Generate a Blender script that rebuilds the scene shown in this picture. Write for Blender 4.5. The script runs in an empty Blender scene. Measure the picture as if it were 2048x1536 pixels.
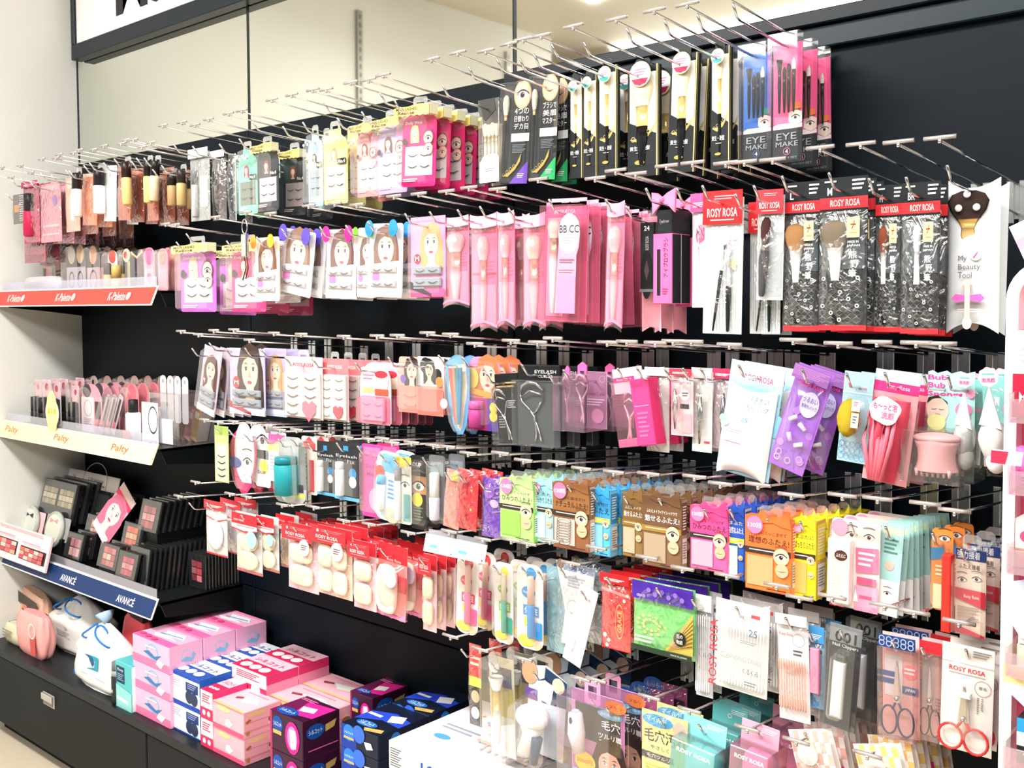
import bpy, math, random
from math import pi, sin, cos, radians as R_
from mathutils import Matrix, Vector
random.seed(7)
C = bpy.context.scene.collection
SC = bpy.context.scene

# ---------------------------------------------------------------- camera, world, lights, exposure
F_PX, YAW, PIT, ROLL, CY, DW = 2051.0, R_(41.40), R_(2.573), R_(-0.245), 708.0, 1.517   # focal length in px of a 2048 px wide picture
HC = 1.24                                        # lens height above the floor
_s, _c, _sp, _cp = sin(YAW), cos(YAW), sin(PIT), cos(PIT)
VF = Vector((-_s*_cp, _c*_cp, -_sp)); U0 = Vector((-_s*_sp, _c*_sp, _cp)); R0 = Vector((_c, _s, 0))
VR = R0*cos(ROLL) + U0*sin(ROLL); VU = -R0*sin(ROLL) + U0*cos(ROLL)
CAM = Vector((0, -DW, HC))
cd = bpy.data.cameras.new('camera'); cam = bpy.data.objects.new('camera', cd); C.objects.link(cam)
cd.sensor_width = 36; cd.lens = F_PX/2048*36; cd.shift_y = -(768-CY)/2048; cd.clip_start = 0.02
M = Matrix((VR, VU, -VF)).transposed().to_4x4(); M.translation = CAM
cam.matrix_world = M; SC.camera = cam
SC.view_settings.view_transform = 'Standard'; SC.view_settings.look = 'None'
SC.view_settings.gamma = 1; SC.view_settings.use_curve_mapping = False
SC.view_settings.exposure = 0.08
SC.cycles.max_bounces = 6; SC.cycles.diffuse_bounces = 3; SC.cycles.glossy_bounces = 3
SC.cycles.transmission_bounces = 2; SC.cycles.transparent_max_bounces = 28
SC.cycles.use_denoising = True; SC.cycles.use_adaptive_sampling = True; SC.cycles.adaptive_threshold = 0.03
SC.cycles.caustics_reflective = False; SC.cycles.caustics_refractive = False
SC.cycles.sample_clamp_indirect = 4
W_ = bpy.data.worlds.new('shop_ambient'); SC.world = W_; W_.use_nodes = True
W_.node_tree.nodes['Background'].inputs[0].default_value = (1, .985, .96, 1)
W_.node_tree.nodes['Background'].inputs[1].default_value = 0.42
def area(name, loc, size, sizey, power, rot, col=(1, .98, .95)):
    l = bpy.data.lights.new(name, 'AREA'); l.shape = 'RECTANGLE'; l.size = size; l.size_y = sizey; l.energy = power; l.color = col
    o = bpy.data.objects.new(name, l); C.objects.link(o); o.location = loc; o.rotation_euler = rot
    return o
area('ceiling_panel_light', (-.6, -1.45, 2.46), 3.0, .35, 80, (R_(18), 0, 0))
area('ceiling_panel_light', (-1.95, -1.48, 2.48), .8, .22, 46, (R_(8), R_(-12), 0))
area('ceiling_panel_light', (-2.2, -2.7, 2.46), 1.6, .5, 34, (R_(34), 0, 0))
area('ceiling_panel_light', (0.9, -2.9, 2.46), 2.6, .6, 62, (R_(38), 0, R_(6)))

def P(u, v, D):
    """point that pixel (u, v) of the photograph shows on the plane D metres in front of the lens (parallel to the wall)"""
    q = VR*((u-1024)/F_PX) + VU*((CY-v)/F_PX) + VF
    return CAM + q*(D/q.y)
def PX(u, v, X):
    q = VR*((u-1024)/F_PX) + VU*((CY-v)/F_PX) + VF
    return CAM + q*(X/q.x)

# ---------------------------------------------------------------- materials
def lin(c):
    if isinstance(c, tuple): return c
    v = [int(c[i:i+2], 16)/255 for i in (0, 2, 4)]
    return tuple((x/12.92 if x <= .04045 else ((x+.055)/1.055)**2.4) for x in v)
_m = {}
def mat(c, rough=.45, metal=0, spec=.22, bump=0, coat=0):
    k = (c, rough, metal, spec, bump, coat)
    if k in _m: return _m[k]
    m = bpy.data.materials.new('paint_%s' % (c if isinstance(c, str) else 'mix')); m.use_nodes = True
    b = m.node_tree.nodes['Principled BSDF']; col = lin(c)
    b.inputs['Base Color'].default_value = (*col, 1); b.inputs['Roughness'].default_value = rough
    b.inputs['Metallic'].default_value = metal; b.inputs['Specular IOR Level'].default_value = spec
    b.inputs['Coat Weight'].default_value = coat
    if bump:
        n = m.node_tree.nodes.new('ShaderNodeTexNoise'); n.inputs['Scale'].default_value = 180 if bump > 0 else 9
        q = m.node_tree.nodes.new('ShaderNodeBump'); q.inputs['Strength'].default_value = abs(bump); q.inputs['Distance'].default_value = .004
        m.node_tree.links.new(n.outputs[0], q.inputs['Height']); m.node_tree.links.new(q.outputs[0], b.inputs['Normal'])
    _m[k] = m; return m
def clear(tint='ffffff', haze=.07, gloss=.13, rough=.12, wr=0):
    haze *= .5; gloss *= .5
    k = ('clear', tint, haze, gloss, rough, wr)
    if k in _m: return _m[k]
    m = bpy.data.materials.new('clear_plastic'); m.use_nodes = True; t = m.node_tree; t.nodes.clear()
    o = t.nodes.new('ShaderNodeOutputMaterial'); tr = t.nodes.new('ShaderNodeBsdfTransparent'); gl = t.nodes.new('ShaderNodeBsdfGlossy')
    df = t.nodes.new('ShaderNodeBsdfDiffuse'); a = t.nodes.new('ShaderNodeMixShader'); b = t.nodes.new('ShaderNodeMixShader')
    lw = t.nodes.new('ShaderNodeLayerWeight'); lw.inputs[0].default_value = .35
    ma = t.nodes.new('ShaderNodeMath'); ma.operation = 'MULTIPLY_ADD'; ma.inputs[1].default_value = .35; ma.inputs[2].default_value = gloss
    tr.inputs[0].default_value = (*lin(tint), 1); gl.inputs['Roughness'].default_value = rough; gl.inputs[0].default_value = (1, 1, 1, 1)
    df.inputs[0].default_value = (*[.3+.7*x for x in lin(tint)], 1)
    a.inputs[0].default_value = haze
    t.links.new(tr.outputs[0], a.inputs[1]); t.links.new(df.outputs[0], a.inputs[2])
    t.links.new(lw.outputs['Facing'], ma.inputs[0]); t.links.new(ma.outputs[0], b.inputs[0])
    t.links.new(a.outputs[0], b.inputs[1]); t.links.new(gl.outputs[0], b.inputs[2]); t.links.new(b.outputs[0], o.inputs[0])
    if wr:
        n = t.nodes.new('ShaderNodeTexNoise'); n.inputs['Scale'].default_value = 34; n.inputs['Detail'].default_value = 1; n.inputs['Distortion'].default_value = 2.2
        tc = t.nodes.new('ShaderNodeTexCoord'); t.links.new(tc.outputs['Object'], n.inputs['Vector'])
        q = t.nodes.new('ShaderNodeBump'); q.inputs['Strength'].default_value = wr; q.inputs['Distance'].default_value = .008
        t.links.new(n.outputs[0], q.inputs['Height']); t.links.new(q.outputs[0], gl.inputs['Normal'])
    _m[k] = m; return m
CLR = clear(); FILM = clear(haze=.05, gloss=.16, rough=.14, wr=.75); CHROME = mat('d8d8da', .16, 1)
def MT(c): return c if not isinstance(c, (str, tuple)) else mat(c)

# ---------------------------------------------------------------- mesh builder
_txt = {}
def text2d(s, bold=0):
    if any(ord(c) > 0x2000 for c in s): bold = bold*.35
    k = (s, bold)
    if k in _txt: return _txt[k]
    cu = bpy.data.curves.new('lettering', 'FONT'); cu.body = s; cu.resolution_u = 2; cu.fill_mode = 'FRONT'; cu.offset = bold
    o = bpy.data.objects.new('lettering', cu); C.objects.link(o)
    me = bpy.data.meshes.new_from_object(o.evaluated_get(bpy.context.evaluated_depsgraph_get()))
    vs = [(v.co.x, v.co.y) for v in me.vertices]; fs = [tuple(p.vertices) for p in me.polygons]
    bpy.data.objects.remove(o); bpy.data.curves.remove(cu); bpy.data.meshes.remove(me)
    if vs:
        x0 = min(v[0] for v in vs); x1 = max(v[0] for v in vs); y0 = min(v[1] for v in vs); y1 = max(v[1] for v in vs)
        w = (x1-x0) or 1; h = (y1-y0) or 1
        vs = [((x-x0)/w, 1-(y-y0)/h) for x, y in vs]
    _txt[k] = (vs, fs); return _txt[k]
def rr(w, h, r, n=3):
    """rounded rectangle outline, x centred, z from 0 down to -h"""
    r = min(r, w/2, h/2); o = []
    for cx, cz, a0 in ((w/2-r, -r, 0), (-w/2+r, -r, 90), (-w/2+r, -h+r, 180), (w/2-r, -h+r, 270)):
        for i in range(n+1):
            a = R_(a0+90*i/n); o.append((cx+r*cos(a), cz+r*sin(a)))
    return o
class MB:
    def __init__(s): s.v = []; s.f = []; s.mi = []; s.ms = []; s.sm = []
    def m(s, mt):
        mt = MT(mt)
        if mt not in s.ms: s.ms.append(mt)
        return s.ms.index(mt)
    def add(s, vs, fs, mt, smooth=False):
        n = len(s.v); s.v += [tuple(v) for v in vs]; i = s.m(mt)
        for f in fs: s.f.append([a+n for a in f]); s.mi.append(i); s.sm.append(smooth)
        return s
    def box(s, x0, x1, y0, y1, z0, z1, mt):
        v = [(x, y, z) for x in (x0, x1) for y in (y0, y1) for z in (z0, z1)]
        return s.add(v, [(0, 1, 3, 2), (4, 6, 7, 5), (0, 4, 5, 1), (2, 3, 7, 6), (0, 2, 6, 4), (1, 5, 7, 3)], mt)
    def prism(s, pts, y0, y1, mt, back=True, front=True, mt2=None):
        n = len(pts); v = [(x, y0, z) for x, z in pts]+[(x, y1, z) for x, z in pts]
        if front: s.add(v[:n], [list(range(n))], mt)
        if back: s.add(v[n:], [list(range(n))[::-1]], mt)
        return s.add(v, [(i, (i+1) % n, n+(i+1) % n, n+i) for i in range(n)], mt2 or mt)
    def bevbox(s, x0, x1, y0, y1, z0, z1, mt, b=.002):
        v = []; f = []
        for (yy, i) in ((y0, b), (y0+b, 0), (y1-b, 0), (y1, b)):
            v += [(x0+i, yy, z0+i), (x1-i, yy, z0+i), (x1-i, yy, z1-i), (x0+i, yy, z1-i)]
        f = [(0, 1, 2, 3), (15, 14, 13, 12)]
        for k in range(3):
            for j in range(4): a = k*4+j; c = k*4+(j+1) % 4; f.append((c, a, a+4, c+4))
        return s.add(v, f, mt)
    def tube(s, pts, r, mt, n=6, cap=True, sx=1):
        pts = [Vector(p) for p in pts]; v = []; f = []; rs = r if isinstance(r, (list, tuple)) else [r]*len(pts)
        up = Vector((0, 0, 1))
        for i, p in enumerate(pts):
            t = (pts[min(i+1, len(pts)-1)]-pts[max(i-1, 0)]).normalized()
            a = t.cross(up)
            if a.length < .05: a = t.cross(Vector((0, 1, 0)))
            a.normalize(); b = t.cross(a)
            for k in range(n):
                g = 2*pi*k/n; v.append(p+a*cos(g)*rs[i]*sx+b*sin(g)*rs[i])
        for i in range(len(pts)-1):
            for k in range(n): f.append((i*n+k, i*n+(k+1) % n, (i+1)*n+(k+1) % n, (i+1)*n+k))
        if cap: f += [tuple(range(n))[::-1], tuple(range((len(pts)-1)*n, len(pts)*n))]
        return s.add(v, f, mt, True)
    def grid(s, fn, nu, nv, mt, smooth=True):
        v = [fn(i/nu, j/nv) for j in range(nv+1) for i in range(nu+1)]
        return s.add(v, [(j*(nu+1)+i, j*(nu+1)+i+1, (j+1)*(nu+1)+i+1, (j+1)*(nu+1)+i) for j in range(nv) for i in range(nu)], mt, smooth)
    def blob(s, c, r, mt, nu=14, nv=9, fn=None):
        def g(u, v):
            a = 2*pi*u; b = pi*v; k = fn(a, b) if fn else 1
            return (c[0]+r[0]*cos(a)*sin(b)*k, c[1]+r[1]*sin(a)*sin(b)*k, c[2]+r[2]*cos(b)*k)
        return s.grid(g, nu, nv, mt)
    def art(s, cmds, fm, W, H, base=0):
        """flat printing: x, y in 0..1 from the top left of the printed face; fm(x, y, lift) gives the point"""
        k = base
        def poly(pts, c):
            s.add([fm(x, y, .00022*k) for x, y in pts], [list(range(len(pts)))], mat(c) if isinstance(c, str) else c)
        def ell(cx, cy, rx, c, asp=1, n=18):
            poly([(cx+rx*cos(2*pi*i/n), cy+rx*asp*(W/H)*sin(2*pi*i/n)) for i in range(n)], c)
        for q in cmds:
            k += 1; t = q[0]
            if t == 'r': poly([(q[1], q[2]), (q[3], q[2]), (q[3], q[4]), (q[1], q[4])], q[5])
            elif t == 'e': ell(q[1], q[2], q[3], q[4], q[5] if len(q) > 5 else 1)
            elif t == 'p': poly(q[1], q[2])
            elif t == 't':
                vs, fs = text2d(q[1], q[7] if len(q) > 7 else .012)
                x0, y0, x1, y1 = q[2:6]
                s.add([fm(x0+x*(x1-x0), y0+y*(y1-y0), .00022*k) for x, y in vs], fs, mat(q[6]))
            elif t == 'tv':      # text rotated to read upwards
                vs, fs = text2d(q[1], .012); x0, y0, x1, y1 = q[2:6]
                s.add([fm(x0+y*(x1-x0), y1-x*(y1-y0), .00022*k) for x, y in vs], fs, mat(q[6]))
            elif t == 'ln':      # block of thin printed rules
                x0, y0, x1, y1, n, c = q[1:7]
                for i in range(n):
                    a = y0+(y1-y0)*i/n; b = a+(y1-y0)/n*.45; e = x1-(x1-x0)*(.25*((i*7) % 3)/2)
                    poly([(x0, a), (e, a), (e, b), (x0, b)], c)
            elif t == 'ring':
                cx, cy, rx, th, c = q[1:6]; n = 20; asp = q[6] if len(q) > 6 else 1
                o = [(cx+rx*cos(2*pi*i/n), cy+rx*asp*(W/H)*sin(2*pi*i/n)) for i in range(n)]
                p = [(cx+(rx-th)*cos(2*pi*i/n), cy+(rx-th)*asp*(W/H)*sin(2*pi*i/n)) for i in range(n)]
                for i in range(n): j = (i+1) % n; poly([o[i], o[j], p[j], p[i]], c)
            elif t == 'lash':
                cx, cy, w = q[1:4]; c = q[4] if len(q) > 4 else '3a3436'; a = W/H
                up = [(cx-w/2+w*i/8, cy+w*.16*a*sin(pi*i/8)) for i in range(9)]
                poly(up+[(x, y-w*.07*a) for x, y in up[::-1]][1:-1], c)
                for i in range(1, 9): x, y = up[i] if i < 9 else up[8]; poly([(x-w*.02, y), (x+w*.02, y), (x+w*.05, y+w*.17*a)], c)
            elif t == 'eye':
                cx, cy, w = q[1:4]; a = W/H; ir = q[4] if len(q) > 4 else '4a3226'
                ell(cx, cy, w/2, 'f8f2f0', .5); k += 1; ell(cx, cy, w*.2, ir, 1); k += 1; ell(cx, cy, w*.1, '140e0e', 1); ell(cx+w*.06, cy-w*.07*a, w*.04, 'ffffff', 1)
                up = [(cx-w*.55+w*1.15*i/8, cy-w*.27*a*sin(pi*i/8)) for i in range(9)]
                poly(up+[(x, y-w*.1*a) for x, y in up[::-1]], '221818')
                up = [(cx-w*.6+w*1.2*i/6, cy-w*.75*a-w*.18*a*sin(pi*(i+1)/8)) for i in range(7)]
                poly(up+[(x, y-w*.09*a) for x, y in up[::-1]], '6a4a38')
            elif t == 'face':
                cx, cy, w, hair = q[1:5]; sk = q[5] if len(q) > 5 else 'f3cdb8'; a = W/H
                poly([(cx-w*.75, cy+w*1.3*a), (cx-w*.8, cy-w*.1*a), (cx-w*.55, cy-w*.8*a), (cx, cy-w*1.02*a), (cx+w*.55, cy-w*.8*a), (cx+w*.8, cy), (cx+w*.85, cy+w*1.3*a)], hair); k += 1
                poly([(cx-w*.22, cy+w*.3*a), (cx+w*.22, cy+w*.3*a), (cx+w*.24, cy+w*.95*a), (cx+w*.6, cy+w*1.3*a), (cx-w*.6, cy+w*1.3*a), (cx-w*.24, cy+w*.95*a)], sk); k += 1
                ell(cx, cy, w*.5, sk, 1.38); k += 1
                poly([(cx-w*.52, cy-w*.1*a), (cx-w*.42, cy-w*.6*a), (cx, cy-w*.78*a), (cx+w*.42, cy-w*.6*a), (cx+w*.52, cy-w*.1*a), (cx+w*.3, cy-w*.42*a), (cx-w*.1, cy-w*.5*a), (cx-w*.36, cy-w*.36*a)], hair); k += 1
                for sx in (-1, 1):
                    ell(cx+sx*w*.22, cy-w*.05*a, w*.11, 'ffffff', .6); ell(cx+sx*w*.22, cy-w*.05*a, w*.06, '2c1a16', 1)
                    poly([(cx+sx*w*.09, cy-w*.08*a), (cx+sx*w*.22, cy-w*.16*a), (cx+sx*w*.36, cy-w*.08*a), (cx+sx*w*.22, cy-w*.11*a)], '221614')
                    poly([(cx+sx*w*.08, cy-w*.22*a), (cx+sx*w*.24, cy-w*.29*a), (cx+sx*w*.38, cy-w*.22*a), (cx+sx*w*.24, cy-w*.25*a)], '6a4a3a')
                poly([(cx-w*.02, cy+w*.02*a), (cx+w*.06, cy+w*.25*a), (cx-w*.06, cy+w*.25*a)], 'dba68e')
                k += 1; ell(cx, cy+w*.42*a, w*.14, 'c8405a', .42)
            k = k
        return s
    def build(s, name, parent=None, loc=None):
        me = bpy.data.meshes.new(name); me.from_pydata(s.v, [], s.f)
        for m_ in s.ms: me.materials.append(m_)
        me.polygons.foreach_set('material_index', s.mi); me.polygons.foreach_set('use_smooth', s.sm); me.update()
        o = bpy.data.objects.new(name, me); C.objects.link(o)
        if parent: o.parent = parent
        if loc is not None: o.location = loc
        return o
def front(x0, z1, w, h, y): return lambda x, yy, l: (x0+x*w, y-l, z1-yy*h)
def side(X, y0, d, z1, h): return lambda x, yy, l: (X+l, y0+x*d, z1-yy*h)
def top(x0, w, y0, d, z): return lambda x, yy, l: (x0+x*w, y0+(1-yy)*d, z+l)
LABELS = {}; BAD = []
def tag(o, label=None, cat=None, group=None, kind=None):
    if label:
        n = len(label.split())
        if not 4 <= n <= 16: BAD.append(('LEN', n, label))
        if label in LABELS: BAD.append(('TWICE', label))
        LABELS[label] = 1; o['label'] = label
    if cat: o['category'] = cat
    if group: o['group'] = group
    if kind: o['kind'] = kind
    return o
def empty(name, loc=(0, 0, 0), rot=(0, 0, 0)):
    o = bpy.data.objects.new(name, None); C.objects.link(o); o.location = loc; o.rotation_euler = rot; o.empty_display_size = .02
    return o
def dup(o, parent=None):
    c = o.copy(); C.objects.link(c)
    if parent: c.parent = parent
    for ch in o.children: dup(ch, c)
    return c
def structure(mb, name): return tag(mb.build(name), kind='structure')
ORD = ['frontmost', 'second', 'third', 'fourth', 'fifth', 'sixth', 'seventh', 'eighth', 'ninth', 'tenth', 'eleventh', 'twelfth', 'thirteenth', 'fourteenth', 'fifteenth', 'sixteenth', 'seventeenth', 'eighteenth', 'nineteenth', 'twentieth']
def nth(i): return 'frontmost of its row' if i == 0 else ORD[i]+' from the front'

# ---------------------------------------------------------------- the setting
XL, XR = -3.128, -.425                       # left wall, right end of the display
BAYS = [-3.128, -2.219, -1.330, -.43]
ZT = HC+.450                                 # top of the black panels
ZC = HC-.972                                 # counter top
YC = 1.206-DW                                # counter front
def wallmat(name, a, b, sc=3, rough=.6, spec=.4):
    m = bpy.data.materials.new(name); m.use_nodes = True; t = m.node_tree; bs = t.nodes['Principled BSDF']
    n = t.nodes.new('ShaderNodeTexNoise'); n.inputs['Scale'].default_value = sc; n.inputs['Detail'].default_value = 4
    r = t.nodes.new('ShaderNodeMixRGB'); r.inputs[1].default_value = (*lin(a), 1); r.inputs[2].default_value = (*lin(b), 1)
    tc = t.nodes.new('ShaderNodeTexCoord'); t.links.new(tc.outputs['Object'], n.inputs['Vector'])
    t.links.new(n.outputs[0], r.inputs[0]); t.links.new(r.outputs[0], bs.inputs['Base Color']); bs.inputs['Roughness'].default_value = rough; bs.inputs['Specular IOR Level'].default_value = spec
    return m
WALL = wallmat('white_wall_paint', 'e6e5df', 'dedfd8'); BLK = wallmat('black_laminate', '060e15', '08131b', 6, .5, .13)
CEIL = wallmat('ceiling_paint', 'e8e0d2', 'e2dacc')
b = MB(); b.box(-7, 3, -5, .3, -.05, 0, wallmat('floor_tile', 'd9cdb8', 'cfc2aa', 5, .35)); structure(b, 'floor')
b = MB(); b.box(-7, 3, -5, .3, 2.52, 2.57, CEIL); structure(b, 'ceiling')
b = MB(); b.box(XL-.08, XL, -2.32, .06, 0, 2.52, WALL); structure(b, 'wall_left')
b = MB(); b.box(XL-.08, .6, .012, .06, 0, 2.52, WALL); structure(b, 'wall_back')
b = MB(); b.box(-7, -6.9, -5, .3, 0, 2.52, wallmat('cream_wall', 'e8dfcf', 'e2d9c8')); structure(b, 'wall_far_left')
b = MB(); b.box(-7, 3, -5.06, -5, 0, 2.52, wallmat('taupe_wall', '8c8781', '7c7874')); structure(b, 'wall_front')
# mirror panels above the black boards, with the narrow seams between them
def mirror():
    m = mat('e3e6dc', .03, 1); return m
for i in range(3):
    x0, x1 = BAYS[i]+.004, (BAYS[i+1]-.004 if i < 2 else .5)
    b = MB(); b.box(x0, x1, .002, .010, ZT-.01, 2.515, mirror())
    b.box(x0-.004, x0+.001, .0, .011, ZT-.01, 2.515, mat('20262a'))
    o = b.build('wall_mirror')
    tag(o, ['mirror panel above the black board beside the left wall', 'mirror panel in the middle above the curly lash packs', 'mirror panel above the gold brush packs on the right'][i], 'mirror')
# black boards of the three bays
for i in range(3):
    x0, x1 = BAYS[i]+.0015, BAYS[i+1]-.0015
    if i == 2: x1 = .3
    b = MB(); b.bevbox(x0, x1, -.002, .010, HC-.714, ZT, BLK, .0015)
    b.bevbox(x0, x1, -.002, .010, 0.0, HC-.717, BLK, .0015)
    tag(b.build('back_board'), ['black back board behind the three branded shelves', 'black back board in the middle behind the lash packs', 'black back board on the right behind the brush packs'][i], 'back panel')
b = MB(); b.bevbox(-1.33, .3, -.030, -.002, ZT-.022, ZT, mat('0c151c', .4), .002); b.bevbox(-1.33, .3, -.018, -.002, ZT-.055, ZT-.022, mat('1a262e', .35), .002)
tag(b.build('header_rail'), 'dark grey rail capping the top of the right board', 'rail')
# slotted uprights on the left wall (seen in the mirror)
for i, y in enumerate((-1.127, -2.0)):
    b = MB(); b.box(XL, XL+.012, y-.013, y+.013, .3, 2.40, mat('9c9a94', .35, .6))
    for k in range(64): b.box(XL+.012, XL+.0125, y-.003, y+.003, .35+k*.032, .368+k*.032, '1c1c1c')
    tag(b.build('slotted_upright'), ['slotted metal upright reflected in the middle mirror panel', 'slotted metal upright reflected beside the right mirror seam'][i], 'upright')
# sign box at the top left
sg = empty('hanging_sign', (XL+.01, -.05, 2.0)); tag(sg, 'white sign board in a thick black frame at the top left', 'sign')
x0 = P(141, 60, DW-.035).x; zb = P(150, 118, DW-.035).z; xw = x0+2.2; D_ = -.035
fr = mat('1b242a', .35)
b = MB(); b.bevbox(x0, xw, D_, 0, zb, zb+.045, fr, .002); b.bevbox(x0, x0+.022, D_, 0, zb+.045, zb+.42, fr, .002); b.bevbox(xw-.03, xw, D_, 0, zb+.045, zb+.42, fr, .002); b.bevbox(x0, xw, D_, 0, zb+.42, zb+.45, fr, .002)
o = b.build('frame'); o.parent = sg; o.matrix_parent_inverse = Matrix.Translation(-sg.location)
b = MB(); b.box(x0+.022, xw-.03, D_+.008, -.01, zb+.045, zb+.42, mat('f1ebee', .4))
q0 = P(232, 24, DW-.027); q1 = P(330, -3, DW-.027)
b.art([('t', 'Make', 0, 0, 1, 1, '2a2a2c', .03)], front(q0.x, q0.z+.155, .54, .17, D_+.008), 1, 1)
o = b.build('sign_face'); o.parent = sg; o.matrix_parent_inverse = Matrix.Translation(-sg.location)
# base cabinet under the counter: one unit per bay, then the continuous counter
for i in range(3):
    x0, x1 = BAYS[i]+.001, BAYS[i+1]-.001
    if i == 2: x1 = .3
    rt = empty('base_cabinet', ((x0+x1)/2, YC/2, 0)); tag(rt, ['low black drawer unit with a silver pull beside the left wall', 'low black drawer unit under the pink and blue boxes', 'low black drawer unit under the lowest hooks'][i], 'cabinet')
    inv = Matrix.Translation(-rt.location)
    b = MB(); b.box(x0, x1, YC+.02, -.003, .045, ZC-.022, mat('0f1315', .5, 0, .15)); o = b.build('body', rt); o.matrix_parent_inverse = inv
    b = MB(); b.box(x0, x1, YC+.045, -.003, 0, .045, mat('0a0c0e', .6)); o = b.build('plinth', rt); o.matrix_parent_inverse = inv
    b = MB(); b.bevbox(x0+.0015, x1-.0015, YC+.002, YC+.02, .048, ZC-.026, mat('15191c', .5, 0, .15), .002); dr = b.build('drawer', rt); dr.matrix_parent_inverse = inv
    hx = P(98, 1400, 1.206).x if i == 0 else (x0+x1)/2; hz = P(98, 1400, 1.206).z
    b = MB(); al = mat('c9c4bc', .3, .6); b.bevbox(hx-.032, hx+.032, YC-.002, YC+.002, hz-.017, hz+.017, al, .001)
    b.bevbox(hx-.030, hx+.030, YC-.009, YC-.002, hz-.002, hz+.016, al, .002); b.box(hx-.028, hx+.028, YC-.0035, YC-.002, hz-.013, hz-.003, mat('8d8880', .3, .6))
    h_ = b.build('drawer_pull', dr)
b = MB(); b.bevbox(BAYS[0]+.001, .3, YC-.004, -.003, ZC-.022, ZC, mat('181e22', .4, 0, .25), .002)
tag(b.build('counter_top'), 'long dark counter top carrying the tissue and cotton boxes', 'counter')

# ---------------------------------------------------------------- the three branded shelves
SD = 1.275
def shelf(label, utop, vtop_, col, text, tcol, us, edge='f4f1ea'):
    ztop = P(utop, vtop_, SD).z; y = SD-DW; x0 = BAYS[0]+.003; x1 = P(317, vtop_, SD).x
    rt = empty('display_shelf', ((x0+x1)/2, y/2, ztop)); tag(rt, label, 'shelf'); inv = Matrix.Translation(-rt.location)
    b = MB(); b.box(x0, x1, y, -.004, ztop-.018, ztop-.012, mat('0d1215', .5, 0, .2)); o = b.build('shelf_board', rt); o.matrix_parent_inverse = inv
    for X in (x0, x1-.004):
        b = MB(); b.prism([(y+.004, ztop-.012), (-.004, ztop-.012), (-.004, ztop-.075), (y*.5, ztop-.06), (y+.02, ztop-.05)], 0, .004, mat('0a0f12', .5, 0, .15))
        b.v = [(X+vy, vx, vz) for vx, vy, vz in b.v]; o = b.build('side_bracket', rt); o.matrix_parent_inverse = inv
    # price rail leaning out at the bottom
    h, lean = .047, .020
    b = MB(); yf = y-.002
    pts = [(x0, yf, ztop), (x1, yf, ztop), (x1, yf-lean, ztop-h), (x0, yf-lean, ztop-h)]
    b.add(pts+[(a, c+.004, d) for a, c, d in pts], [(0, 1, 2, 3), (4, 5, 6, 7), (0, 1, 5, 4), (1, 2, 6, 5), (2, 3, 7, 6), (3, 0, 4, 7)], mat(edge, .4))
    L = x1-x0
    fm = lambda x, yy, l: (x0+x*L, yf-lean*yy-l*1.2-.0006, ztop-yy*h)
    cm = [('r', .002, .07, .998, .93, col)]
    for uu in us:
        xx = (P(uu, vtop_+30, SD).x-x0)/L; tw = .085/L
        cm.append(('t', text, xx-tw/2, .28, xx+tw/2, .72, tcol, .012))
        if text[0] == 'K': cm.append(('e', xx+tw*.66, .5, .011, tcol, 1))
    b.art(cm, fm, L, h)
    o = b.build('price_rail', rt); o.matrix_parent_inverse = inv
    b = MB(); b.box(x0+.01, x1-.01, y+.001, y+.0025, ztop, ztop+.022, clear('eef0ff', .25, .2)); o = b.build('clear_fence', rt); o.matrix_parent_inverse = inv
    return ztop-.012, x0, x1
ZS1, _, XS = shelf('upper shelf with a red name strip along its front', 315, 571, 'e0453c', 'K-Palette', 'f8d8d2', (38, 137, 245))
ZS2, _, _ = shelf('middle shelf with a cream yellow name strip and orange lettering', 321, 890, 'fbeaae', 'Palty', 'e2694a', (34, 133, 250), 'fbf3cf')
ZS3, _, _ = shelf('lower shelf with a dark blue name strip and white lettering', 330, 1203, '173365', 'AVANCÉ', 'f2f4f8', (148, 262))

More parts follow.
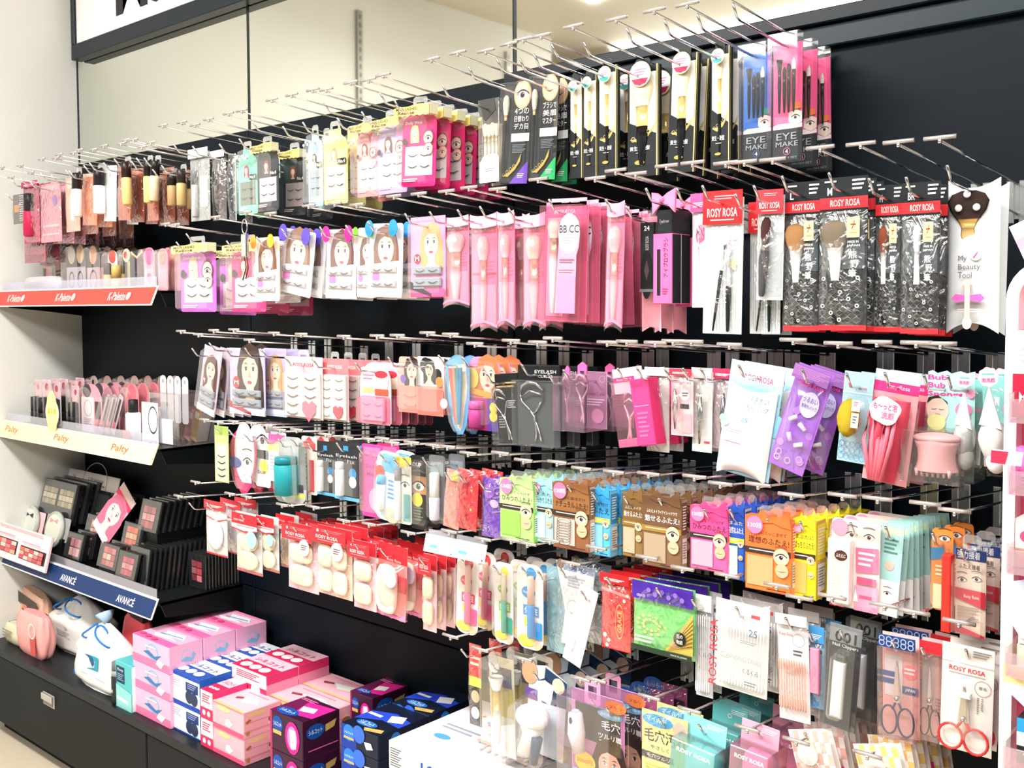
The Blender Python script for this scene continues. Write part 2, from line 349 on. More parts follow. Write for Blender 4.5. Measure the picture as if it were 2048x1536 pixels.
# ---------------------------------------------------------------- pieces of products (local frame: hang point at x=0, z=0; front towards -y; hangs down to z=-h)
def outline(sh, w, h):
    if isinstance(sh, list): return [((x-.5)*w, -y*h) for x, y in sh]
    if sh == 'rect': return [(-w/2, 0), (w/2, 0), (w/2, -h), (-w/2, -h)]
    if sh == 'round': return rr(w, h, .006)
    if sh == 'soft': return rr(w, h, w*.3, 5)
    if sh == 'oval': return rr(w, h, w*.5, 8)
    if sh == 'arch': return [(w/2*cos(R_(a)), -w*.45+w*.45*sin(R_(a))) for a in range(0, 181, 15)]+[(-w/2, -h+.005), (-w/2+.005, -h), (w/2-.005, -h), (w/2, -h+.005)]
    if sh == 'drop': return [(w/2*cos(R_(a)), -w*.5+w*.5*sin(R_(a))) for a in range(0, 181, 15)]+[(-w*.44, -h*.55), (-w*.28, -h*.86), (-w*.1, -h*.985), (w*.1, -h*.985), (w*.28, -h*.86), (w*.44, -h*.55)]
    if sh == 'shoulder': return [(-w*.22, 0), (w*.22, 0), (w*.24, -.012), (w*.44, -.022), (w*.5, -.032), (w*.5, -h+.004), (w*.46, -h), (-w*.46, -h), (-w*.5, -h+.004), (-w*.5, -.032), (-w*.44, -.022), (-w*.24, -.012)]
    if sh == 'bow': return [(-w*.46, -.004), (-w*.30, .004), (-w*.1, -.010), (0, -.006), (w*.1, -.010), (w*.34, .006), (w*.48, -.002), (w*.42, -.016), (w*.5, -.026), (w*.5, -h), (-w*.5, -h), (-w*.5, -.026), (-w*.42, -.018)]
    if sh == 'wave': return [(-w/2+w*i/10, .002*sin(i*2.1)) for i in range(11)]+[(w/2, -h)]+[(w/2-w*i/10, -h+.002*cos(i*1.9)) for i in range(1, 10)]+[(-w/2, -h)]
    if sh == 'house': return [(-w*.5, -.02), (-w*.28, 0), (w*.28, 0), (w*.5, -.02), (w*.5, -h), (-w*.5, -h)]
    raise KeyError(sh)
def sub(w, h, x0, y0, x1, y1): return (x0-.5)*w, (x1-.5)*w, -y0*h, -y1*h
def k_card(r, w, h, d, name, sh='rect', col='ffffff', art=(), y=None, box=None, t=.001):
    y = d if y is None else y; ww, hh, ox, oz = w, h, 0, 0
    if box: a, c, e, g = sub(w, h, *box); ww, hh, ox, oz = c-a, e-g, (a+c)/2, e
    b = MB(); pts = [(x+ox, z+oz) for x, z in outline(sh, ww, hh)]
    b.prism(pts, y, y+t, col); b.art(art, front(ox-ww/2, oz, ww, hh, y), ww, hh); return b.build(name, r)
def k_box(r, w, h, d, name, col='ffffff', scol=None, art=(), sart=(), box=(0, 0, 1, 1), bev=.0012, y0=0, y1=None, tart=(), m=None):
    y1 = d if y1 is None else y1; a, c, e, g = sub(w, h, *box); b = MB(); b.bevbox(a, c, y0, y1, g, e, m or col, bev)
    if scol: b.add([(c+.0002, y0+bev, g+bev), (c+.0002, y1-bev, g+bev), (c+.0002, y1-bev, e-bev), (c+.0002, y0+bev, e-bev)], [(0, 1, 2, 3)], scol)
    b.art(art, front(a, e, c-a, e-g, y0), c-a, e-g)
    if sart: b.art(sart, side(c+.0003, y0, y1-y0, e, e-g), y1-y0, e-g)
    if tart: b.art(tart, top(a, c-a, y0, y1-y0, e), c-a, y1-y0)
    return b.build(name, r)
def k_shell(r, w, h, d, name='clear_blister', sh='round', box=(.06, .3, .94, .95), y0=0, m=None, taper=.9):
    a, c, e, g = sub(w, h, *box); pts = outline(sh, c-a, e-g); ox = (a+c)/2; cz = -(e-g)/2
    f = [(x*taper, cz+(z-cz)*taper) for x, z in pts]; n = len(pts); b = MB()
    v = [(x+ox, y0, z+e) for x, z in f]+[(x+ox, d-.0002, z+e) for x, z in pts]
    b.add(v, [list(range(n))]+[(i, (i+1) % n, n+(i+1) % n, n+i) for i in range(n)], m or CLR); return b.build(name, r)
def k_film(r, w, h, d, name='film', box=(0, 0, 1, 1), m=None, puff=1):
    a, c, e, g = sub(w, h, *box); s = random.random()*9
    def fn(u, v):
        k = (sin(pi*u)*sin(pi*min(1, v*1.02+.0)))**.6 if 0 < u < 1 and 0 < v < 1 else 0
        wr = .0003*sin(9*u+7*v+s)+.0002*sin(17*v-11*u+2*s)
        return (a+(c-a)*u, d-.0006-(d*.95*puff)*k+wr*(1 if k else 0), e+(g-e)*v)
    b = MB(); b.grid(fn, 8, 12, m or FILM); return b.build(name, r)
def k_tab(r, w, h, d, name='hang_tab', cx=.5, tw=.4, th=.022, up=.012, m=None):
    x = (cx-.5)*w; t = w*tw/2; b = MB()
    for pts in ([(x-t, -th+up), (x-t, up-.004), (x-t+.004, up), (x+t-.004, up), (x+t, up-.004), (x+t, -th+up), (x+t*.55, -th+up), (x+t*.55, up-.010), (x-t*.55, up-.010), (x-t*.55, -th+up)],):
        b.prism(pts, d, d+.0008, m or clear('f2f4f2', .3, .15))
    return b.build(name, r)
def k_brush(r, w, h, d, cx=.5, y0=.1, y1=.95, bw=.3, br='f3e9da', fe='e8c98a', ha='2a2422', tilt=0, sh=0, fh=.3, hh=.45, name='makeup_brush', metal=.6, hw=None):
    """bristles on top; bw = bristle width / pack width; fh, hh = where ferrule and handle start"""
    o = MB(); b2 = MB(); b3 = MB(); T = -y0*h; L = (y1-y0)*h; W = bw*w/2; x = (cx-.5)*w; yy = d*.5; n = 10
    hw = W*.42 if hw is None else hw*w/2; fl = min(.85, (d*.45)/max(W, 1e-4))
    def rot(px, pz): a = R_(tilt); return x+px*cos(a)+(pz)*sin(a), T+L*-.5+(-px*sin(a)+pz*cos(a))
    def lathe(bb, prof, mt):
        v = []; f = []
        for z, q in prof:
            for k in range(n):
                g = 2*pi*k/n; a, c = rot(q*cos(g), z+L*.5); v.append((a, yy+q*sin(g)*fl, c))
        for i in range(len(prof)-1):
            for k in range(n): f.append((i*n+k, i*n+(k+1) % n, (i+1)*n+(k+1) % n, (i+1)*n+k))
        f += [tuple(range(n)), tuple(range((len(prof)-1)*n, len(prof)*n))[::-1]]
        bb.add(v, f, mt, True)
    if sh == 0: pr = [(0, W*.35), (-L*fh*.12, W*.78), (-L*fh*.38, W), (-L*fh*.7, W*.86), (-L*fh, W*.55)]
    elif sh == 1: pr = [(0, W*.95), (-L*fh*.1, W), (-L*fh, W*.5)]            # flat cut
    elif sh == 2: pr = [(0, W*.25), (-L*fh*.3, W*.8), (-L*fh*.6, W), (-L*fh, W*.8)]  # pencil
    f0 = pr[-1][1]
    lathe(b3, pr, mat(br, .8, bump=.5))
    o_ = MB(); lathe(o_, [(-L*hh, hw*1.02), (-L*(hh+.12), hw*1.12), (-L*.8, hw*.85), (-L*.985, hw*.6), (-L, hw*.3)], mat(ha, .25)); H = o_.build(name, r)
    lathe(b2, [(-L*fh*.96, f0*1.04), (-L*(fh*.6+hh*.4), (f0+hw)/2), (-L*hh*1.005, hw*1.05)], mat(fe, .22, metal)); b2.build('ferrule', H); b3.build('bristles', H)
    return H
def k_puffs(r, w, h, d, pts, col='f6dfc8', sh='round', name='puff', col2=None):
    """pts: (cx, cy, rx, ry) in pack fractions; each a soft sponge"""
    for i, (cx, cy, rx, ry) in enumerate(pts):
        b = MB(); X = (cx-.5)*w; Z = -cy*h; a = rx*w; c = ry*h; e = 4 if sh == 'square' else 2
        def fn(u, v):
            t = 2*pi*u; k = v; ct, st = cos(t), sin(t); q = (abs(ct)**e+abs(st)**e)**(-1/e)
            rr_ = [0, .6, .9, 1.0, 1.0, .9, 0][int(round(k*6))]; yy = [-.42, -.40, -.30, -.12, .14, .32, .42][int(round(k*6))]
            return (X+a*ct*q*rr_, d*.62+yy*d*.72, Z+c*st*q*rr_)
        b.grid(fn, 20, 6, mat((col2 or {}).get(i, col) if col2 else col, .85)); b.build(name, r)
def k_tube(r, w, h, d, name='tube', cx=.5, y0=.2, y1=.9, tw=.2, col='ffffff', cap='222222', capf=.35, art=(), tilt=0):
    """round stick or tube with a cap on top (capf = cap share of the length)"""
    x = (cx-.5)*w; a = R_(tilt); L = (y1-y0)*h; W = tw*w/2; q = min(W, d*.45)
    def pt(s): return (x+(s-.5)*L*sin(a)*-1, d*.5, -y0*h-L*.5+(.5-s)*L*cos(a))
    b = MB(); b.tube([pt(capf), pt(capf+.04), pt(.97), pt(1)], [W*.8, W, W, W*.7], col, 10); o = b.build(name, r)
    if capf > 0: c = MB(); c.tube([pt(0), pt(.02), pt(capf)], [W*.75, W*.92, W*.95], mat(cap, .3), 10); c.build('cap', o)
    if art: c = MB(); e = pt((capf+1)/2); c.art(art, front(x-W*.6, -y0*h-L*capf, W*1.2, L*(1-capf), d*.5-W-.0006), W*1.2, L*(1-capf)); c.build('printed_label', o)
    return o
def k_lashtray(r, w, h, d, box, rows, cols=2, col='f4ecea', lc='463c40', name='lash_tray', heart=None, m=None):
    a, c, e, g = sub(w, h, *box); b = MB(); b.bevbox(a, c, d-.006, d-.0008, g, e, m or col, .001)
    fm = front(a, e, c-a, e-g, d-.006)
    cm = [('lash', (i+.5)/cols, (j+.5)/rows, .7/cols, lc) for j in range(rows) for i in range(cols)]
    b.art(cm, fm, c-a, e-g); return b.build(name, r)
def k_scissors(r, w, h, d, cx=.5, y0=.15, y1=.95, col='1d2d52', bl='d5d7da', s=1, name='scissors'):
    L = (y1-y0)*h; x = (cx-.5)*w; W = w*.17*s; y = d*.5; zt = -y0*h; zb = -y1*h; zp = zt-L*.50; o = None
    b = MB()
    for sx in (-1, 1): b.prism([(x+sx*W*.06, zt), (x+sx*W*.30, zp+L*.1), (x+sx*W*.35, zp-L*.06), (x-sx*W*.25, zp-L*.06), (x-sx*W*.1, zt+L*-.1)], y-.001+sx*.0006, y+.001+sx*.0006, mat(bl, .22, .9))
    b.tube([(x, y-.004, zp), (x, y+.003, zp)], .003, CHROME); o = b.build(name, r)
    for sx in (-1, 1):
        c = MB(); cz = zb+L*.19; R = L*.19
        ring = [(x+sx*(W*.82)+W*.78*cos(t), y, cz+R*sin(t)) for t in [2*pi*i/18 for i in range(19)]]
        c.tube(ring, w*.028, mat(col, .3), 7, False); c.tube([(x+sx*W*.1, y, zp-L*.04), (x+sx*W*.35, y, cz+R*.95), (x+sx*W*.5, y, cz+R*.8)], w*.032, mat(col, .3), 7); c.build('finger_loop', o)
    return o
def k_curler(r, w, h, d, cx=.5, y0=.2, y1=.9, ww=.5, tilt=0, col=None, name='eyelash_curler'):
    mt = col or mat('c9ccd0', .18, 1); L = (y1-y0)*h; x = (cx-.5)*w; W = ww*w/2; y = d*.5; zt = -y0*h
    T = lambda px, pz: (x+px*cos(R_(tilt))+pz*sin(R_(tilt)), zt-L/2-px*sin(R_(tilt))+pz*cos(R_(tilt)))
    def path(l): return [(T(px, pz)[0], y+dy, T(px, pz)[1]) for px, pz, dy in l]
    b = MB(); rad = .0016
    b.tube(path([(-W, L*.34, 0), (-W*.6, L*.46, -.004), (0, L*.5, -.006), (W*.6, L*.46, -.004), (W, L*.34, 0)]), rad*1.7, mt)
    b.tube(path([(-W, L*.34, 0), (-W*.95, L*.2, 0), (-W*.3, L*.04, 0), (0, -L*.02, 0)]), rad, mt); b.tube(path([(W, L*.34, 0), (W*.95, L*.2, 0), (W*.3, L*.04, 0), (0, -L*.02, 0)]), rad, mt)
    b.tube(path([(-W*.9, L*.27, -.002), (0, L*.36, -.005), (W*.9, L*.27, -.002)]), rad, mt); o = b.build(name, r)
    c = MB(); c.tube(path([(-W*.25, L*.06, -.002), (W*.05, -L*.1, 0), (W*.0, -L*.34, 0), (-W*.2, -L*.46, 0)]), rad*1.2, mt); c.tube(path([(W*.2, L*.06, .002), (-W*.05, -L*.1, 0), (W*.25, -L*.34, 0), (W*.35, -L*.48, 0)]), rad*1.2, mt)
    c.build('handle', o); return o
def k_obj(r, fn, name):
    b = MB(); fn(b); return b.build(name, r)
def k_pillow(r, w, h, d, name='pillow_sleeve', m=None, cut=.05, band=None):
    """curved clear sleeve with scooped top and bottom ends"""
    b = MB()
    def fn(sgn, k=1, off=0):
        def g(u, v):
            x = (u-.5)*2; sc = (1-x*x)*cut*h; z = -sc*(1-v)*.6-v*(h-sc*1.0)
            return (x*w/2, d*.5+sgn*(d*.5*k)*(1-x*x)**.5*(.25+.75*sin(pi*min(1, max(0, v*.9+.05))))+off, z)
        return g
    b.grid(fn(-1), 8, 8, m or FILM); o = b.build(name, r)
    if band:
        g0 = fn(-1, 1.0, -.0006)
        for (v0, v1, col) in band: c = MB(); c.grid(lambda u, v: g0(u, v0+(v1-v0)*v), 8, 3, col); c.build('printed_band', o)
    return o
def k_swabs(r, w, h, d, box, n, col='fafafa', tip='ffffff', name='cotton_swab_row'):
    a, c, e, g = sub(w, h, *box); b = MB()
    for i in range(n):
        x = a+(c-a)*(i+.5)/n; q = (c-a)/n*.33
        b.tube([(x, d*.5, e), (x, d*.5, e-.004), (x, d*.5, e-.014), (x, d*.5, e-.016), (x, d*.5, g+.016), (x, d*.5, g+.014), (x, d*.5, g+.004), (x, d*.5, g)], [q*.6, q, q*.9, q*.5, q*.5, q*.9, q, q*.6], mat(col, .7), 6)
    return b.build(name, r)

# ---------------------------------------------------------------- hooks
TZ = [HC+.4055, HC+.187, HC-.0495, HC-.237, HC-.380, HC-.557]          # height of the price-arm tips, row by row
TIP = 1.203-DW; BASE = -.012
TILT = math.tan(R_(4.2))
ROWN = ['top', 'second', 'third', 'fourth', 'fifth', 'lowest']
HG = ['', ]
_hk = {}; HX = {}
def hook_proto(dz):
    k = round(dz, 3)
    if k in _hk: return dup(_hk[k])
    r = empty('display_hook'); L = BASE-TIP
    # local: origin at the wall at wire height at the tip end; label arm dz above
    b = MB(); b.bevbox(-.013, -.003, -.004, 0, -.036, .004+dz-L*TILT, mat('c4cbcb', .25, .85), .001); b.bevbox(.003, .013, -.004, 0, -.036, .004+dz-L*TILT, mat('c4cbcb', .25, .85), .001)
    b.box(-.003, .003, -.002, 0, -.03, dz-L*TILT, mat('c4cbcb', .25, .85)); b.build('back_plate', r)
    b = MB(); z0 = -L*TILT; b.tube([(0, -.002, z0), (0, -(L-.045), z0+(L-.045)*TILT), (0, -(L-.038), z0+(L-.036)*TILT+.001), (0, -(L-.024), z0+(L-.03)*TILT+.017)], .0019, CHROME, 7); b.build('product_wire', r)
    b = MB(); b.tube([(0, -.002, dz-L*TILT), (0, -L, dz)], .0016, CHROME, 6); a = b.build('label_arm', r)
    b = MB(); b.tube([(-.018, -L-.001, dz+.0035), (.018, -L-.001, dz+.0035)], .0026, mat('c8c2bf', .3, .7), 7); b.tube([(0, -L-.001, dz-.003), (0, -L-.001, dz+.002)], .0025, CHROME, 6); b.build('label_bar', a)
    _hk[k] = r; return r
def put_hook(x, zw, row, label, group=None, dT=None):
    """zw = height of the product wire at its front end"""
    tz = (TZ[row] if not (row == 4 and x > -1.33) else TZ[row]+.02) if dT is None else dT
    if row == 0 and x < -2.2: tz -= .02
    dz = max(.006, min(.060, tz-zw))
    HX.setdefault(row, []).append(x)
    r = hook_proto(round(dz, 2)); r.location = (x, BASE, zw); tag(r, label, 'hook', group); return r
# ---------------------------------------------------------------- placing a pack and the packs behind it
COUNT = [0]
def hang(row, label, name, cat, bx, build, n=1, p=.03, D=1.27, rot=0, yaw=0, hook=True, thick=.012, hx=None, sw=.0, hn=None):
    u0, v0, u1, v1 = bx; vm = (v0+v1)/2; uc = (u0+u1)/2
    w = P(u1, vm, D).x-P(u0, vm, D).x; a = P(uc, v0, D); z = P(uc, v1, D).z; h = a.z-z
    w /= max(.5, abs(cos(R_(yaw)))); y = D-DW
    r = empty(name, (a.x, y, a.z), (0, R_(rot), R_(yaw))); build(r, w, h, thick)
    items = [r]
    for i in range(1, n):
        c = dup(r); c.location = (a.x+random.uniform(-1, 1)*.0015, y+i*p, a.z-i*p*TILT); items.append(c)
        c.rotation_euler = (0, R_(rot*(1-.4*min(1, i*.5))+random.uniform(-1.5, 1.5)+sw*i), R_(yaw*.5+random.uniform(-3, 3)))
        if c.location.y > -.02-thick: c.location.y = -.02-thick
    for i, c in enumerate(items): tag(c, label if n == 1 else label+', '+nth(i), cat, None if n == 1 else hn or label)
    COUNT[0] += n
    ax = a.x if hx is None else hx
    if hook and min([abs(ax-q) for q in HX.get(row, [9])]) > .016: put_hook(a.x if hx is None else hx, a.z-.006+(y-TIP)*TILT-.012, row, 'chrome hook holding the '+label)
    return r
def stand(label, name, cat, bx, build, D, thick=.02, yaw=0, rot=0, n=1, p=.02, dx=0, hn=None, lean=0, z=None):
    """a thing standing on a shelf or the counter; bx is its front rectangle"""
    u0, v0, u1, v1 = bx; vm = (v0+v1)/2; uc = (u0+u1)/2
    w = P(u1, vm, D).x-P(u0, vm, D).x; a = P(uc, v0, D); zz = P(uc, v1, D).z if z is None else z; h = a.z-zz; y = D-DW
    if z is not None: h = max(.02, h)
    r = empty(name, (a.x, y, zz+h), (R_(lean), R_(rot), R_(yaw))); build(r, w, h, thick); items = [r]
    for i in range(1, n):
        c = dup(r); c.location = (a.x+dx*i+random.uniform(-1, 1)*.001, y+i*p, zz+h); items.append(c)
    for i, c in enumerate(items): tag(c, label if n == 1 else label+', '+nth(i), cat, None if n == 1 else hn or label)
    COUNT[0] += n; return r

# ---------------------------------------------------------------- kinds of packs
def lashpack(col, win='c9c2c4', ribbon='ead98c', hair='6b3a2a', dots='f3cdb8', white=False, tag2=None):
    def f(r, w, h, d):
        art = [('r', .1, .50, .9, .86, win), ('lash', .32, .60, .3), ('lash', .68, .60, .3), ('lash', .32, .74, .3), ('lash', .68, .74, .3),
               ('face', .38 if not white else .45, .33, .16, hair), ('ln', .08, .90, .5, .95, 2, 'ffffff')]
        if not white: art += [('t', 'Dolly Wink', .12, .19, .62, .24, 'f7d8e4'), ('e', .80, .40, .15, 'f2c8b4'), ('eye', .80, .41, .17), ('ring', .8, .40, .155, .02, '7c3040'), ('e', .82, .54, .12, 'f2c8b4'), ('eye', .82, .545, .13), ('e', .13, .44, .07, '2e2a33')]
        else: art += [('r', .62, .40, .98, .48, '26262a'), ('t', 'No.4', .66, .415, .94, .465, 'ffffff')]
        k_card(r, w, h, d, 'backing_card', 'shoulder', col, art)
        k_shell(r, w, h, d, 'clear_blister', 'shoulder', (0, 0, 1, 1), m=clear(haze=.04, gloss=.07))
        if ribbon:
            b = MB(); pts = [(-w*.52, -.006-h*.0)]+[(-w*.52+w*1.04*i/12, h*(-.135-.014*(i % 2))) for i in range(13)]+[(w*.52, -h*.02), (w*.2, -h*.005), (-w*.1, -h*.03), (-w*.4, -h*.03)]
            b.prism(pts, -.002, -.001, ribbon); b.prism([(w*.30, -h*.01), (w*.52, -h*.01), (w*.52, -h*.13), (w*.30, -h*.13)], -.0018, d, mat('f4efc8'))
            fm = front(-w*.5, 0, w, h*.15, -.002); b.art([('t', 'MAIN LASHES', .06, .28, .66, .52, '2a2620'), ('t', 'Realme', .12, .56, .60, .84, '2a2620')], fm, w, h*.15); b.build('ribbon_header', r)
        else:
            b = MB()
            for i in range(6): b.blob((-w*.35+w*.14*i, -.001, -h*(.17-.035*(i % 2))), (w*.07, .001, w*.06), mat('f6f4ee'), 10, 5)
            b.build('lace_trim', r)
        k_tab(r, w, h, d, 'hang_tab', .5, .42, .02, .016)
    return f
def modelpack(bg, tab, hair, sk='f3cdb8', windows=2, foot='ffffff', cx=.5, fs=.42, strip=None):
    def f(r, w, h, d, fs=fs):
        fs = fs*1.14
        art = [('face', cx, .335, fs, hair, sk)]
        if windows == 2: art += [('p', [(0, .56), (1, .50), (1, 1), (0, 1)], 'fdfbfa'), ('e', .22, .73, .12, 'ee6ec0'), ('ln', .1, .9, .7, .97, 3, 'd8b8c8')]
        else: art += [('e', .2, .52, .10, 'c42a34'), ('t', 'M', .14, .49, .26, .55, 'ffffff'), ('r', 0, .90, 1, 1, foot)]
        if strip: art += [('p', [(0, .80), (.62, .96), (.62, 1), (.0, .90)], strip), ('ln', .1, .88, .4, .9, 1, 'ffffff')]
        k_card(r, w, h, d, 'printed_card', 'round' if windows == 2 else 'rect', bg, art)
        for i, (x0, x1, y0, y1) in enumerate(((.1, .86, .585, .67), (.1, .86, .78, .865)) if windows == 2 else ((.12, .92, .62, .72), (.12, .92, .76, .87))):
            b = MB(); a, c, e, g = sub(w, h, x0, y0, x1, y1); b.bevbox(a, c, d*.45, d-.0008, g, e, mat('aaa5aa' if windows == 2 else '8f959e', .3), .002)
            b.art([('lash', .27, .45, .34), ('lash', .73, .45, .34)], front(a, e, c-a, e-g, d*.45), c-a, e-g); b.build('lash_tray', r)
        k_shell(r, w, h, d, 'clear_blister', 'round', (.0, .03, 1, 1), m=clear(haze=.03, gloss=.06))
        if tab:
            for sx in (-1, 1): b = MB(); b.prism([(sx*w*.36+w*.13*cos(t), -h*.07+w*.17*sin(t)) for t in [2*pi*i/14 for i in range(14)]], -.0016, -.0006, tab); b.build('flower_tab', r)
    return f
def eyebrush(corner, tx):
    def f(r, w, h, d):
        art = [('r', 0, 0, 1, 1, '15191b'), ('r', .03, .03, .34, .97, '2c3336'), ('e', .68, .115, .31, 'c9a070', 1.25), ('e', .68, .115, .28, 'eabfa0', 1.25), ('eye', .68, .12, .40) if tx else ('p', [(.50, .13), (.68, .155), (.86, .12), (.68, .143)], '4a3028')]
        for i, s in enumerate((('4つの', '日替わり', 'デカ目') if tx else ('ブラシで', '美眉', 'マスター'))): art.append(('t', s, .44, .25+.075*i, .94, .31+.075*i, 'f4f4f4'))
        art += [('r', .36, .50, 1, .58, 'f2f2f2'), ('ln', .42, .61, .9, .70, 6, '6a7478'), ('p', [(.98, .78), (1, .80), (1, 1), (.35, 1)], corner)]
        art += [('p', [(.1, .92+.0), (.35, .885), (.6, .80), (.75, .70), (.72, .78), (.55, .86), (.3, .93)], 'b59a4c')]+[('ring', .16+.12*i, .91-.028*i, .05, .012, 'c9ad5c') for i in range(4)]
        art += [('ln', .66, .90, .9, .95, 3, 'e8e8f0')]
        k_card(r, w, h, d, 'black_card', 'rect', '15191b', art)
        k_brush(r, w, h, d, .18, .12, .9, .2, 'f1e6d0', 'e8cd8a', '1c1c1e', fh=.25, hh=.32)
        k_box(r, w, h, d, 'clear_box', m=clear(haze=.03, gloss=.05), bev=.001)
    return f
def goldbrush(st, bw=.5, sh=0, hw=None):
    def f(r, w, h, d):
        art = [('r', .08, .06, .92, .62, 'e9e7e4'), ('p', [(.08, .5), (.08, .9), (.95, .9), (.95, .62)], '191e20'), ('p', [(.08, .655), (.4, .65), (.7, .60), (.92, .52), (.88, .575), (.65, .645), (.35, .685)], 'cdb16a')]
        art += [('ring', .2+.17*i, .655-.02*i, .07, .018, 'cdb16a') for i in range(4)]
        art += [('t', '資生・艶髪', .1, .72, .75, .76, 'e8e8e6'), ('ln', .3, .78, .6, .79, 1, 'c8c8c8'), ('e', .42, .87, .16, 'b59a4c', .4), ('r', .96, 0, 1, 1, 'dcc27c')]
        k_box(r, w, h, d, 'black_box', '191e20', '22282b', art, (('r', .0, 0, .1, 1, 'dcc27c'),), y0=d*.55, bev=.0006)
        k_brush(r, w, h, d*1.1, .48, .10, .9, bw, 'f3e6c6', 'ecd28a', '1a1a1c', sh=sh, fh=.33 if bw > .4 else .2, hh=.55, hw=hw, metal=.4)
        b = MB(); R = w*.34; b.prism([(w*.06+R*cos(2*pi*i/20), -h*.085+R*sin(2*pi*i/20)) for i in range(20)], -.0012, -.0006, 'efe3a8')
        fm = front(w*.06-R, -h*.085+R, 2*R, 2*R, -.0012); b.art([('e', .5, .5, .46, 'f3f0f4'), ('p', [(.1, .68), (.9, .68), (.76, .88), (.5, .95), (.24, .88)], st), ('ln', .25, .3, .8, .6, 3, 'c77a98')], fm, 1, 1); b.build('round_sticker', r)
        k_tab(r, w, h, d*.5, 'hang_tab', .5, .5, .02, .012, mat('1c2022'))
    return f
def eyemake(col, acc, tabc):
    def f(r, w, h, d):
        art = [('r', .0, .03, 1, .74, col), ('p', [(0, .70), (.25, .665), (.6, .66), (1, .69), (1, .72), (0, .735)], 'f6e6ea'), ('r', 0, .725, 1, 1, '272b2e'), ('r', .06, .62, .94, .68, acc)]
        art += [('p', [(.55, .60), (.78, .57), (1, .60), (1, .68), (.78, .705), (.55, .67)], 'f6d9cc'), ('eye', .78, .64, .26), ('p', [(.62, .52), (.94, .52), (.98, .57), (.66, .575)], tabc)]
        art += [('t', 'EYE', .14, .76, .82, .815, '9aa0a4', .0), ('t', 'MAKE', .12, .83, .88, .87, '9aa0a4', .0), ('ring', .5, .91, .12, .015, acc), ('t', '4', .45, .893, .55, .927, 'd8d8dc'), ('t', 'BRUSH SET', .16, .955, .86, .972, '8a9094', .0)]
        k_card(r, w, h, d, 'printed_card', 'rect', '272b2e', art, box=(.03, .04, .97, 1))
        for i, (cx, y0, sh, br) in enumerate(((.32, .20, 1, '241a18'), (.48, .26, 2, '241a18'), (.62, .24, 0, '241a18'), (.78, .20, 2, 'f4e8de'))): k_brush(r, w, h, d, cx, y0, .62, .2 if i == 0 else .14, br, '3a3230', '1c1a1a', sh=sh, fh=.22, hh=.36, hw=.10)
        k_box(r, w, h, d, 'clear_box', m=clear(haze=.03, gloss=.04), bev=.001)
        b = MB(); b.prism([(-w*.46, -.001), (w*.46, -.001), (w*.46, -h*.13), (w*.3, -h*.10), (-w*.3, -h*.10), (-w*.46, -h*.13)], -.0012, -.0006, clear(haze=.08, gloss=.1)); b.build('fold_flap', r)
    return f
def pinktube(bw=.6, band='d6426e', seam=None, br='f8f0e4', two=False):
    def f(r, w, h, d):
        k_card(r, w, h, d*.6, 'insert_card', [(0.02, .02), (.98, .02), (.98, .97), (.5, .93), (.02, .97)], 'f88fb0', [('r', .04, .12, .96, .17, band), ('t', 'RosyRosa', .16, .127, .84, .162, 'f8dfe8'), ('ln', .6, .40, .88, .56, 5, 'cf7f98'), ('r', .05, .60, .95, .93, 'f8b4c8')]+[('r', .06, .50, .94, .515, 'd04a72')]*two)
        k_brush(r, w, h, d*.9, .5, .19, .93, bw, br, 'f3dfc2', 'fbeee6', fh=.28, hh=.5, hw=bw*.5)
        pm = clear('fde3ec', .14, .2)
        k_pillow(r, w, h, d, 'pillow_sleeve', pm, .045, [(.0, .11, mat('f3a9c2')), (.94, .965, mat('e890ac'))])
    return f
def bbcc(r, w, h, d):
    k_card(r, w, h, d, 'backing_card', 'rect', 'f886ac', [('r', .04, .05, .96, .11, 'ef6f98'), ('t', 'ROSY ROSA', .2, .062, .7, .1, 'fbd6e2'), ('r', .05, .13, .46, .96, 'f7a2bc')])
    k_card(r, w, h, d, 'round_label', [(.50+.03, .93), (.42, .93), (.50, .22), (.56, .14), (.68, .11), (.84, .12), (.94, .17), (.97, .27), (.95, .38), (.90, .45), (.90, .93)], 'f7c8dc',
           [('e', .72, .27, .245, 'e4d6ea', 1.5), ('t', 'BB CC', .50, .20, .95, .265, '3c3844', .015), ('ln', .58, .30, .86, .36, 3, 'f09ab8'), ('r', .48, .62, .90, .93, 'f48ab0'), ('ln', .52, .48, .86, .52, 2, '8a6a7c'), ('ln', .50, .56, .86, .60, 2, 'e899b8')], y=.0002)
    k_brush(r, w, h, d, .29, .15, .93, .3, 'fbefdc', 'd9c9a4', 'fbf0ee', fh=.2, hh=.35, hw=.18)
    k_box(r, w, h, d, 'clear_box', m=clear('fdeaf0', .06, .12), bev=.001, box=(0, .03, 1, 1))
    k_card(r, w, h, d, 'header_card', 'rect', 'f6a8c6', [('t', 'ROSY ROSA', .3, .3, .8, .6, 'f4c9dc')], box=(.12, -.03, .95, .035))
